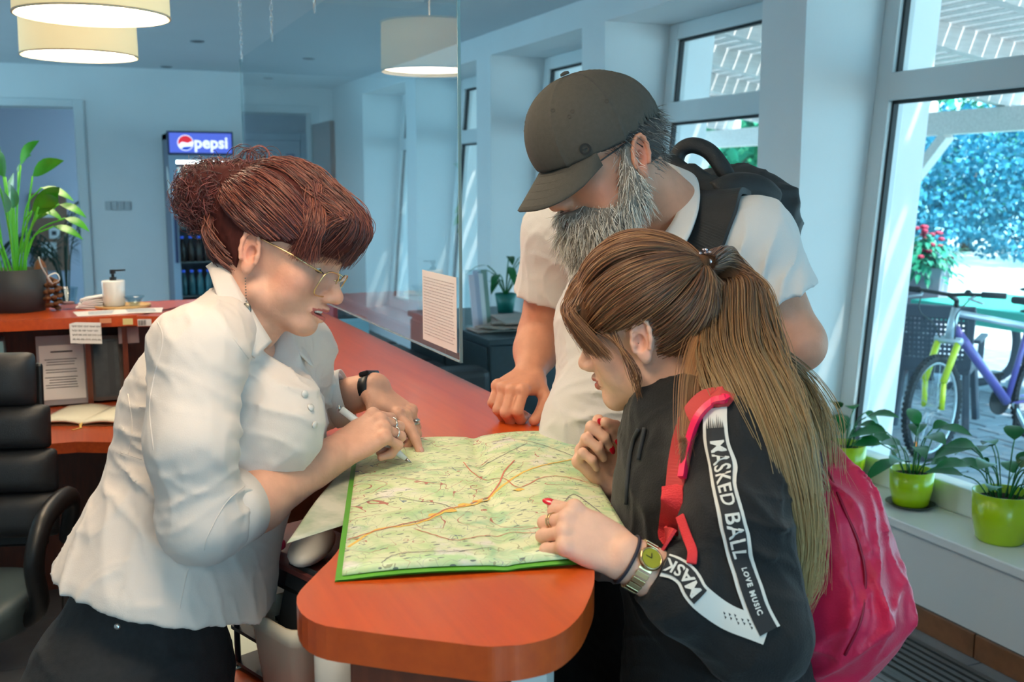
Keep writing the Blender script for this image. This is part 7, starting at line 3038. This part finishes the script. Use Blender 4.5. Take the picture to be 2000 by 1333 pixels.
# ================================================================== young woman with the ponytail
def girl():
    ear = W(1250, 668, 1.435)
    p_, y_ = math.radians(14), math.radians(27)
    fr = Frame(ear, cdir(-math.cos(p_) * math.cos(y_), -math.sin(p_), math.cos(p_) * math.sin(y_)), math.radians(-12), .97)
    fr.o = ear - fr.l * .076 + fr.f * .008
    nb_ = W(1322, 800, 1.50)
    S_L, S_R = W(1430, 872, 1.37), W(1300, 862, 1.65)
    side = (S_L - S_R).normalized()
    hipc = W(1400, 1340, 1.50)
    root = empty('person', (hipc.x, hipc.y, 0), 'young woman with a long ponytail in a black tracksuit top at the counter end', 'person')
    V, Q = head_sdf(fr, nb_, neck_r=(.046, .050)).mesh()
    parts = [(fr.W(V), Q)]
    cols_ = [head_colors(V, SK_G, LIP, rgb(226, 150, 128))]
    parts = [(fr.W(short_face(V, .92)), Q)]
    El, Wl = W(1475, 1235, 1.29), W(1222, 1091, 1.282)
    a = Sdf(W(1200, 1080, 1.3) - Vector((.24, .24, .18)), W(1200, 1080, 1.3) + Vector((.24, .24, .2)), 0.0019)
    a.add(P_cone(El.lerp(Wl, .5), Wl, .034, .0235), .02)
    a.add(P_econe(El.lerp(Wl, .78), Wl, .023, .0205, cdir(0, .8, .4), 1.2), .02)
    hl = hand_sdf(a, Wl, cdir(-.84, .46, .06), cdir(.10, .60, -.78), False, .168,
                  ((62, 88, 55), (62, 90, 55), (60, 92, 55), (56, 92, 55)), ((0.75, 0.35, -0.45), (0.97, 0.05, -0.3), (0.97, 0.0, -0.45)), spread=0.05)
    V, Q = a.mesh()
    parts.append((V, Q))
    cols_.append(col(V, SK_G))
    Er, Wr = W(1290, 1060, 1.66), W(1208, 948, 1.625)
    a = Sdf(W(1210, 960, 1.62) - Vector((.2, .2, .2)), W(1200, 950, 1.62) + Vector((.2, .2, .2)), 0.0021)
    a.add(P_cone(Er, Wr, .036, .0245), .02)
    hr = hand_sdf(a, Wr, cdir(-.62, .74, -.1), cdir(-.62, .05, .78), True, .166,
                  ((58, 95, 45), (62, 96, 45), (64, 95, 45), (66, 92, 45)), ((0.75, 0.35, -0.55), (0.9, -0.05, -0.45), (0.75, -0.55, -0.35)), spread=0.03)
    V, Q = a.mesh()
    parts.append((V, Q))
    cols_.append(col(V, SK_G))
    kn = [Vector((hipc.x, hipc.y, .46)) - side * .085, Vector((hipc.x, hipc.y, .46)) + side * .085]
    an = [k - ut * .38 for k in kn]
    V, Q = inner_body([(W(1340, 870, 1.5), .06), (W(1370, 930, 1.5), .095), (W(1390, 1100, 1.49), .085), (hipc, .10)], side, [[hipc - side * .085, kn[0], an[0]], [hipc + side * .085, kn[1], an[1]]])
    parts.append((V, Q))
    cols_.append(col(V, SK_G))
    mesh_obj('body', parts, m_skin, root, np.concatenate(cols_))
    eyes(fr, root, .6)
    for inf, lg in ((hl[4], .003), (hr[4], .002), (hr[0], .002), (hr[1], .002)):
        mb = MB()
        nail(mb, inf, lg)
        mb.build('fingernail', m_rednail, root, True)

    # ---- jacket
    s = Sdf(W(1390, 1050, 1.47) - Vector((.34, .36, .40)), W(1390, 1050, 1.47) + Vector((.36, .36, .42)), 0.0036)
    s.add(P_econe(W(1350, 860, 1.51), W(1372, 960, 1.50), .088, .120, side, 1.22), .04)
    s.add(P_econe(W(1372, 960, 1.50), W(1392, 1120, 1.49), .122, .116, side, 1.2), .04)
    s.add(P_econe(W(1392, 1120, 1.49), W(1402, 1330, 1.49), .118, .135, side, 1.22), .04)
    s.add(P_cone(nb_ - ut * .012, S_L, .050, .064), .04).add(P_cone(nb_, S_R, .052, .066), .04)
    m1 = W(1437, 1020, 1.315)
    s.add(P_cone(S_L, m1, .065, .066), .03).add(P_cone(m1, El, .066, .064), .03)
    cu = El.lerp(Wl, .80)
    ad = (Wl - El).normalized()
    s.add(P_cone(El, El.lerp(Wl, .55), .064, .054), .03).add(P_cone(El.lerp(Wl, .55), El.lerp(Wl, .70), .052, .036), .02).add(P_cone(El.lerp(Wl, .70), cu, .036, .034), .01)
    mR = W(1300, 1030, 1.70)
    s.add(P_cone(S_R, mR, .064, .058), .03)
    cR_ = mR.lerp(Wr, .62)
    s.add(P_cone(mR, cR_, .056, .040), .03)
    s.half_local(cu, ad, .08)
    s.half_local(cR_, Wr - mR, .08)
    s.sub(P_cone(cu - ad * .02, cu + ad * .04, .0265, .0265), .002)
    s.sub(P_cone(cR_ - (Wr - mR).normalized() * .02, Wr, .031, .031), .002)
    # stand-up collar and hood folds
    s.add(P_cone(W(1330, 800, 1.50), W(1342, 770, 1.50), .062, .058), .03)
    s.add(P_cone(W(1262, 850, 1.53), W(1300, 800, 1.47), .030, .034), .03)
    s.add(P_ell(W(1440, 820, 1.56), (.06, .08, .035), (RT, FW, UP)), .04)
    s.sub(P_cone(nb_ - ut * .01, fr.w((-.02, 0, -.06)), .050, .052), .006)
    s.half(W(1400, 1420, 1.49), (0, 0, -1))
    s.displace(folds([(W(1430, 940, 1.29), .09, cdir(.8, .5, 0), .06, .005, .5), (W(1480, 1180, 1.24), .10, cdir(.3, .95, 0), .042, .005, .6), (W(1390, 1200, 1.24), .10, cdir(.7, .7, 0), .05, .005, .6), (W(1300, 1130, 1.27), .06, cdir(.9, .3, 0), .022, .004, .4),
                      (W(1270, 950, 1.42), .12, cdir(.9, .2, 0), .05, .005, .5), (W(1300, 1250, 1.38), .14, cdir(.5, .8, 0), .06, .006, .5)], 31))
    JV, JQ = s.mesh()
    jk = mesh_obj('tracksuit_top', [(JV, JQ)], m_jacket, root)
    bv = surf(JV, JQ)

    # ---- printed sleeve tape: laid on the cloth by following the sleeve
    m_tape = mat('tape_white', rgb(214, 214, 210), .7)
    m_tapeb = mat('tape_black', rgb(36, 38, 42), .8)

    def tape(pix, hw, nm, text, tw, parts_, us=None):
        C, N = [], []
        for px, py in pix:
            p, n = seen_on(bv, px, py, 0)
            if p is None:
                p, n = on_surf(bv, W(px, py, 1.28), 0)
            C.append(p)
            N.append(n)
        P2, N2 = catmull(C, 10), catmull(N, 10)
        k = len(P2)
        L = [0.0]
        for i in range(1, k):
            L.append(L[-1] + (P2[i] - P2[i - 1]).length)

        def at(d, v, lift):
            d = min(max(d, 0), L[-1] - 1e-6)
            i = max(j for j in range(k) if L[j] <= d)
            i = min(i, k - 2)
            f_ = (d - L[i]) / max(1e-9, L[i + 1] - L[i])
            c = P2[i].lerp(P2[i + 1], f_)
            t = (P2[min(i + 2, k - 1)] - P2[max(i - 1, 0)]).normalized()
            n = N2[i].lerp(N2[i + 1], f_)
            n = (n - t * n.dot(t)).normalized()
            sd_ = t.cross(n)
            q = c + sd_ * v
            loc, nn, _, _ = bv.ray_cast(q + n * .05, -n, .10)
            if loc is None:
                loc, nn, _, _ = bv.find_nearest(q)
            return loc + nn * lift
        raw = at
        gu, gv = max(12, int(L[-1] / .004)), 8
        G = np.array([[npv(raw(L[-1] * i / gu, hw * 1.1 * (2 * j / gv - 1), 0)) for j in range(gv + 1)] for i in range(gu + 1)])
        for _ in range(4):
            H = G.copy()
            H[1:-1] = (G[:-2] + 2 * G[1:-1] + G[2:]) / 4
            G = H.copy()
            G[:, 1:-1] = (H[:, :-2] + 2 * H[:, 1:-1] + H[:, 2:]) / 4

        def at(d, v, lift):
            x = min(max(d / L[-1], 0), 1) * gu
            y = min(max((v / (hw * 1.1) + 1) / 2, 0), 1) * gv
            i, j = min(int(x), gu - 1), min(int(y), gv - 1)
            a_, b_ = x - i, y - j
            p = (G[i, j] * (1 - a_) + G[i + 1, j] * a_) * (1 - b_) + (G[i, j + 1] * (1 - a_) + G[i + 1, j + 1] * a_) * b_
            n = np.cross(G[i + 1, j] - G[i, j], G[i, j + 1] - G[i, j])
            n = Vector(n).normalized()
            if n.dot(N2[min(k - 1, int(x / gu * (k - 1)))]) < 0:
                n = -n
            return Vector(p) + n * (lift + .0012)
        T = None
        for (a_, b_, va, vb, mt, lf, nm2) in parts_:
            mb_ = MB()
            da, db = a_ * L[-1], b_ * L[-1]
            mb_.grid(lambda u, v: at(da + (db - da) * u, va + (vb - va) * v, lf), max(6, int((db - da) / .006)), 6)
            o_ = mb_.build(nm2, mt, jk if T is None else T, True)
            if T is None:
                T = o_
        cur = 0.0
        for (body, size, d0, sp_) in text:
            vs, fs = text_mesh(body, size, 'LEFT', sp_, .0004)
            mb_ = MB()
            st0 = d0 * L[-1] if d0 is not None else cur + .012
            cur = st0 + max(v.x for v in vs)
            mb_.add([at(st0 + v.x, -v.y, .0042) for v in vs], fs)
            mb_.build('lettering', m_tape, T)
        return at, L[-1]
    HWD = .0150
    up_pix = [(1398, 800), (1399, 850), (1405, 900), (1415, 950), (1426, 1000), (1437, 1050), (1448, 1100), (1464, 1150), (1482, 1200), (1500, 1235)]
    at1, L1 = tape(up_pix, HWD, 'sleeve_tape', [('MASKED BALL', .0225, .155, 1.10), ('LOVE MUSIC', .0085, None, 1.25)], HWD,
                   [(0, 1, -HWD, HWD, m_tape, .0020, 'sleeve_tape'), (.10, 1, -HWD * .72, HWD * .72, m_tapeb, .0032, 'tape_band')])
    # torn-brush upper end of the black print
    mb = MB()
    for k in range(9):
        v0 = -HWD * .7 + k * HWD * .165
        d_ = .010 + .010 * ((k * 5) % 4) / 3
        mb.add([at1(.10 * L1 + .002, v0, .0033), at1(.10 * L1 + .002, v0 + .0018, .0033), at1(.10 * L1 - d_, v0 + .0012, .0033)], [(0, 1, 2)])
    mb.build('brush_edge', m_tapeb, jk)
    fo_pix = [(1498, 1236), (1462, 1222), (1425, 1208), (1390, 1186), (1358, 1158), (1345, 1130), (1322, 1112), (1300, 1102)]
    at2, L2 = tape(fo_pix, HWD, 'forearm_tape', [], HWD, [(0, 1, -HWD * .95, HWD * .95, m_tape, .0020, 'forearm_tape'), (.60, 1, -HWD * .70, HWD * .70, m_tapeb, .0032, 'tape_band')])
    vs, fs = text_mesh('MASKE', .0205, 'LEFT', 1.05, .0004)
    mb = MB()
    mb.add([at2(L2 * .60 + .004 + v.x, -v.y, .0042) for v in vs], fs)
    mb.build('lettering', m_tape, jk)
    mb = MB()
    for k in range(16):
        d_ = L2 * (.12 + .022 * k) if k < 12 else L2 * .06
        v0 = -.004 + .0016 * ((k * 7) % 5)
        mb.add([at2(d_, v0, .0018), at2(d_ + .004, v0 + .0006, .0018), at2(d_ + .0035, v0 + .004, .0018), at2(d_ - .0005, v0 + .0035, .0030)], [(0, 1, 2, 3)])
    mb.build('brush_marks', m_tapeb, jk)
    # drawstrings
    for q in ([(1250, 838), (1240, 862), (1232, 900), (1228, 950), (1226, 985)], [(1262, 836), (1256, 870), (1250, 900)]):
        pp2 = []
        for px, py in q:
            p, n = seen_on(bv, px, py, .003)
            pp2.append(p if p is not None else W(px, py, 1.47))
        MB().tube(catmull(pp2, 6), .003, 8).build('drawstring', mat('grey_cord', rgb(52, 56, 60), .8), jk, True)
    # trousers and shoes
    trousers('trousers', W(1400, 1300, 1.49), hipc - ut * .05, .115, .122, side, kn, an, m_jean, root, hem=.03, rk=.085, ra=.07)
    for a_ in an:
        shoe('shoe', a_, a_ + Vector((-.8, .3, 0)), m_white, root)

    # ---- watch, hair ties on the wrist, ring, hair clip
    f2 = (Wl - El).normalized()
    wc = Wl - f2 * .020
    bk2 = (cdir(.10, .60, -.78) - f2 * cdir(.10, .60, -.78).dot(f2)).normalized()
    sd2 = f2.cross(bk2)
    mb = MB()
    for k in range(22):
        a_ = 2 * PI * k / 22
        c = wc + sd2 * (math.cos(a_) * .0320) + bk2 * (math.sin(a_) * .0285)
        n_ = (sd2 * math.cos(a_) + bk2 * math.sin(a_))
        mb.obox(c, f2, n_.cross(f2), n_, .0085, .0034, .0014)
    wt = mb.build('wristwatch', m_gold, root, bevel=.0006)
    wf = wc + bk2 * .0292 - sd2 * .002
    MB().lathe(wf, [(0, 0), (.0145, 0), (.0152, .002), (.0140, .006), (.0125, .0064), (.0125, .0052), (0, .0052)], 30, axis=bk2).build('watch_case', m_gold, wt, True)
    MB().lathe(wf + bk2 * .0054, [(0, 0), (.0123, 0), (.0123, .0003), (0, .0003)], 28, axis=bk2).build('dial', mat('gold_dial', rgb(206, 190, 60), .25, .6), wt)
    mb = MB()
    mb.bar(wf + bk2 * .0062, wf + bk2 * .0062 + f2 * .008, .0009, .0004, up=bk2).bar(wf + bk2 * .0064, wf + bk2 * .0064 + sd2 * .006 + f2 * .002, .0009, .0004, up=bk2)
    mb.build('watch_hands', m_black, wt)
    mb = MB()
    band(mb, Wl - f2 * .002, f2, .0300, .0268, sd2, .0035, .003)
    mb.build('wrist_hair_tie', mat('dark_hair_tie', rgb(40, 38, 52), .7), root, True)
    mb = MB()
    ring_on(mb, hl[1], 0, .55, .0100, .0010)
    ring_on(mb, hl[1], 0, .66, .0099, .0010)
    mb.build('ring', m_gold, root, True)

    # ---- hair
    hm = hair_mat('light_brown_hair', rgb(84, 52, 36), rgb(124, 82, 56), rgb(172, 124, 82))
    base = mat('light_brown_hair_base', rgb(104, 70, 48), .8, spec=.12, noise=.35, nscale=50, stretch=(6, 1, 1))
    h = Sdf((-0.16, -0.12, -0.11), (0.15, 0.12, 0.19), 0.0032)
    h.add(P_ell((0.0, 0, 0.042), (0.101, 0.081, 0.096)), .01)
    h.add(P_ell((0.075, 0.0, 0.064), (0.038, 0.066, 0.036)), .03)
    h.cut(lambda X, Y, Z: (np.where(X < -0.035, -0.072 + 0 * X, np.where(X < -0.004, 0.034 + (X + .004) * 1.0 * 0, 0.030 + 0 * X)) - Z) + 0 * Y, .012)
    tie = fr.pix(1374, 512, 0.0)
    h.add(P_cone(Vector(tie) * .8 + Vector((0, 0, .002)), tie, .022, .009), .03)
    h.displace(lambda x, y, z: .0016 * vnoise(x * 20, y * 90, z * 60, 4))
    V, Q = h.mesh()
    hair = mesh_obj('hair', [(fr.W(V), Q)], base, root)
    rng = np.random.default_rng(33)
    st = []
    td = sdir(tie)
    for k in range(6500):
        t = rng.uniform()
        sgn = 1 if rng.uniform() < .72 else -1
        if t < .42:
            x = rng.uniform(-.01, .074)
            rp = Vector((x, sgn * (.074 - max(0, x - .04) * .4), rng.uniform(.024, .075)))
        elif t < .80:
            rp = Vector((rng.uniform(-.085, -.022), sgn * rng.uniform(.01, .078), rng.uniform(-.070, .03)))
        else:
            rp = Vector((rng.uniform(.06, .085), sgn * rng.uniform(0, .055), rng.uniform(.085, .112)))
        lift = rng.uniform(.006, .0125)
        w_ = rng.uniform(.006, .014)
        path = skull_path(sdir(rp), td, 13, lambda u: lift + w_ * math.sin(PI * u))
        path = [p + (Vector(tie) - path[-1]) * (max(0, i / 12 - .62) / .38) ** 1.4 * .92 for i, p in enumerate(path)]
        st.append(fr.W(jitter(rng, path, .0014)))
    for k in range(1700):
        # fringe brushed forward and to the side
        y = rng.uniform(-.058, .074)
        a0 = Vector((rng.uniform(.040, .060), y * .75, .122 - y * y * 5))
        a1 = Vector((.092 - y * y * 4, y * .95, .098 - y * y * 5))
        a2 = Vector((.110 - y * y * 7, y * 1.08 + .004, .060))
        a3 = Vector((.104 - y * y * 8 - max(0, y) * .35, y * 1.14 + .006, .016 - max(0, y) * .35 + rng.uniform(-.006, .006)))
        st.append(fr.W(jitter(rng, catmull([a0, a1, a2, a3], 4), .0028)))
    for k in range(40):
        # fine strands falling before and behind the ear
        y = .076
        a0 = Vector((.030 + rng.uniform(-.01, .02), y, .032))
        st.append(fr.W(jitter(rng, catmull([a0, Vector((.02, .084, .0)), Vector((.012 + rng.uniform(-.01, .01), .083, -.04)), Vector((.02, .076, -.075 + rng.uniform(-.02, .02)))], 4), .002)))
    hair_obj('hair_strands', st, .00055, hm, hair)
    # ponytail: full at the tie, splitting into a long fall down the back
    Wt = fr.w(tie)
    ctr = [(1372, 512, Wt.copy()), ]
    path_px = [(1400, 520, 1.53), (1432, 575, 1.50), (1436, 650, 1.465), (1442, 720, 1.41), (1472, 790, 1.365), (1510, 870, 1.335), (1540, 960, 1.33), (1556, 1050, 1.335), (1552, 1140, 1.34), (1535, 1200, 1.345)]
    half = [.016, .036, .050, .056, .060, .060, .056, .046, .036, .026, .012]
    cpts = [Wt] + [W(*q) for q in path_px]
    st = []
    for k in range(5200):
        u, v = rng.normal(0, .42), rng.normal(0, .42)
        r0 = math.hypot(u, v)
        if r0 > 1:
            u, v = u / r0, v / r0
        endk = rng.choice([7, 8, 9, 10, 11], p=[.08, .14, .22, .28, .28])
        cp = []
        wob = rng.normal(size=3) * .006
        wa, wf_, wp = rng.uniform(.0, .012), rng.uniform(.8, 2.0), rng.uniform(0, 6.28)
        for i in range(endk):
            c = cpts[i]
            t = (cpts[min(i + 1, 10)] - cpts[max(i - 1, 0)]).normalized()
            s1 = RT - t * RT.dot(t)
            s1.normalize()
            s2 = t.cross(s1)
            g = .0075 * math.sin(i * 1.1 + u * 4) + wa * math.sin(i * wf_ + wp)
            cp.append(c + s1 * (u * half[i] + g * u) + s2 * (v * half[i] * .72) + Vector(wob) * (i / 10))
        st.append(np.array([npv(p) for p in catmull(cp, 3)], dtype=np.float32))
    hm3 = hair_mat('ponytail_hair', rgb(72, 44, 36), rgb(116, 74, 54), rgb(160, 116, 78), tip=rgb(206, 178, 124))
    pt_ = []
    s = Sdf(W(1450, 850, 1.46) - Vector((.25, .25, .40)), W(1450, 850, 1.46) + Vector((.25, .25, .36)), 0.005)
    for i in range(1, 8):
        s.add(P_cone(cpts[i], cpts[i + 1], half[i] * .50, half[i + 1] * .50), .02)
    V, Q = s.mesh()
    po = mesh_obj('ponytail', [(V, Q)], base, root)
    hair_obj('ponytail_strands', st, .00046, hm3, po)
    # second thinner fall over the other shoulder and loose strands
    st = []
    for k in range(420):
        o = rng.normal(size=3) * .012
        cp = [W(1440, 640, 1.50), W(1500, 690, 1.52), W(1560, 750, 1.53), W(1598, 830, 1.50), W(1612, 920, 1.46), W(1612 + rng.uniform(-12, 30), 990, 1.43)]
        n_ = rng.choice([4, 5, 6])
        cp = [c + Vector(o) * (.4 + .3 * i) * (.9 if i < 4 else .6) for i, c in enumerate(cp[:n_])]
        st.append(np.array([npv(p) for p in catmull(cp, 4)], dtype=np.float32))
    for k in range(90):
        a0 = W(1520 + rng.uniform(-40, 60), 860 + rng.uniform(-60, 60), 1.41)
        a1 = a0 + RT * rng.uniform(-.02, .05) - UP * rng.uniform(.06, .12)
        a2 = a1 + RT * rng.uniform(-.03, .06) - UP * rng.uniform(.05, .10)
        st.append(np.array([npv(p) for p in catmull([a0, a1, a2], 5)], dtype=np.float32))
    hair_obj('loose_strands', st, .00042, hm3, po)
    st = []
    for k in range(160):
        # strands drawn over the near shoulder in front of the strap
        jx = rng.normal()
        cp = [Wt, W(1405 + jx * 10, 585, 1.465), W(1368 + jx * 12, 665, 1.42), W(1348 + jx * 11, 735, 1.375), W(1342 + jx * 10, 800, 1.345), W(1338 + jx * 8, 850, 1.325), W(1334 + rng.normal() * 7, 895 + rng.uniform(-40, 25), 1.318)]
        st.append(np.array([npv(p) for p in catmull(cp, 4)], dtype=np.float32))
    hair_obj('front_strands', st, .00042, hair_mat('front_strand_hair', rgb(96, 62, 42), rgb(140, 96, 62), rgb(190, 142, 96)), po)
    mb = MB()
    random.seed(6)
    for k in range(46):
        p = W(1374 + random.gauss(0, 7), 516 + random.uniform(-28, 32), 1.462 + random.uniform(-.010, .012))
        mb.ball(p, random.uniform(.0026, .0052), 7, 5)
    mb.build('hair_clip', mat('rhinestone', rgb(200, 190, 200), .12, .9), root, True)

    # ---- pink backpack on her back: a thing of its own
    mP = mat('crimson_nylon', rgb(212, 20, 74), .45, sheen=.2, bump=.15, bscale=300)
    mPd = mat('dark_mesh_panel', rgb(70, 30, 46), .8, noise=.3, nscale=90)
    bp = empty('backpack', W(1620, 1300, 1.5), 'crimson pink backpack worn by the young woman with the ponytail', 'backpack')
    s = Sdf(W(1600, 1110, 1.5) - Vector((.26, .30, .30)), W(1600, 1110, 1.5) + Vector((.28, .28, .30)), 0.0048)
    s.add(P_econe(W(1590, 905, 1.52), W(1602, 1010, 1.50), .035, .072, FW, 1.5), .04)
    s.add(P_econe(W(1602, 1010, 1.50), W(1618, 1160, 1.49), .072, .092, FW, 1.45), .05)
    s.add(P_econe(W(1618, 1160, 1.49), W(1585, 1265, 1.50), .092, .076, FW, 1.45), .05)
    s.displace(folds([(W(1620, 1000, 1.42), .12, cdir(.85, .3, 0), .05, .008, .7), (W(1640, 1130, 1.40), .12, cdir(.95, .1, 0), .06, .008, .8), (W(1640, 1230, 1.42), .10, cdir(.7, -.6, 0), .05, .007, .6)], 41))
    V, Q = s.mesh()
    bag = mesh_obj('bag', [(V, Q)], mP, bp)
    s2 = Sdf(W(1560, 1060, 1.48) - Vector((.2, .24, .26)), W(1560, 1060, 1.48) + Vector((.2, .24, .26)), 0.006)
    s2.add(P_econe(W(1556, 890, 1.50), W(1552, 1190, 1.49), .028, .036, FW, 3.0), .02)
    V2, Q2 = s2.mesh()
    mesh_obj('back_panel', [(V2, Q2)], mPd, bp)
    bb2 = surf(V, Q)
    q = []
    for px, py in ((1580, 860), (1620, 930), (1650, 1000), (1676, 1060), (1690, 1130), (1680, 1210), (1650, 1280)):
        p, n = seen_on(bb2, px, py, .001)
        if p is not None:
            q.append(p)
    if len(q) > 3:
        MB().tube(catmull(q, 6), .0022, 6).build('piping', mat('dark_pink_piping', rgb(150, 10, 50), .5), bag, True)

    def strap(pix, wd, th, m_, nm, lift=.003):
        pts, nn = [], []
        for px, py in pix:
            p, n = seen_on(bv, px, py, lift)
            if p is not None:
                pts.append(p)
                nn.append((n * .6 - FW * .45 + UP * .1).normalized())
        pts = [pts[0] + FW * .07 - UP * .01] + pts
        nn = [nn[0]] + nn
        return strap_path(nm, pts, nn, wd, th, m_, bp) if len(pts) > 2 else None
    def strap0(pix, wd, th, m_, nm, lift=.003):
        pts, nn = [], []
        for px, py in pix:
            p, n = seen_on(bv, px, py, lift)
            if p is not None:
                pts.append(p)
                nn.append((n * .35 - FW * .75 - RT * .15).normalized())
        return strap_path(nm, pts, nn, wd, th, m_, bp) if len(pts) > 2 else None
    strap([(1412, 783), (1385, 786), (1360, 812), (1344, 850), (1334, 900), (1328, 950), (1324, 985)], .030, .006, mat('dull_red_strap', rgb(190, 60, 60), .7), 'shoulder_strap')
    strap([(1416, 790), (1392, 795), (1370, 820), (1355, 858), (1346, 900), (1340, 940)], .008, .010, mat('bright_pink_edge', rgb(250, 30, 84), .4), 'strap_edge', .004)
    strap0([(1328, 950), (1326, 985), (1322, 1020), (1318, 1046), (1316, 1066)], .030, .004, mat('red_webbing', rgb(214, 48, 56), .75, bump=.5, bscale=500), 'webbing', .008)
    strap0([(1335, 1010), (1348, 1050), (1354, 1080), (1350, 1106)], .012, .004, mat('red_webbing', rgb(214, 48, 56), .75), 'webbing_tail', .004)
    p, n = seen_on(bv, 1322, 962, .012)
    if p is not None:
        t = -UP
        MB().obox(p, n.cross(t).normalized(), (t - n * t.dot(n)).normalized(), n, .017, .005, .003).build('buckle', mat('red_buckle', rgb(170, 30, 44), .4), bp, bevel=.0015)
    return root


t_people = receptionist()
t_man, polo_bvh = man()
t_girl = girl()
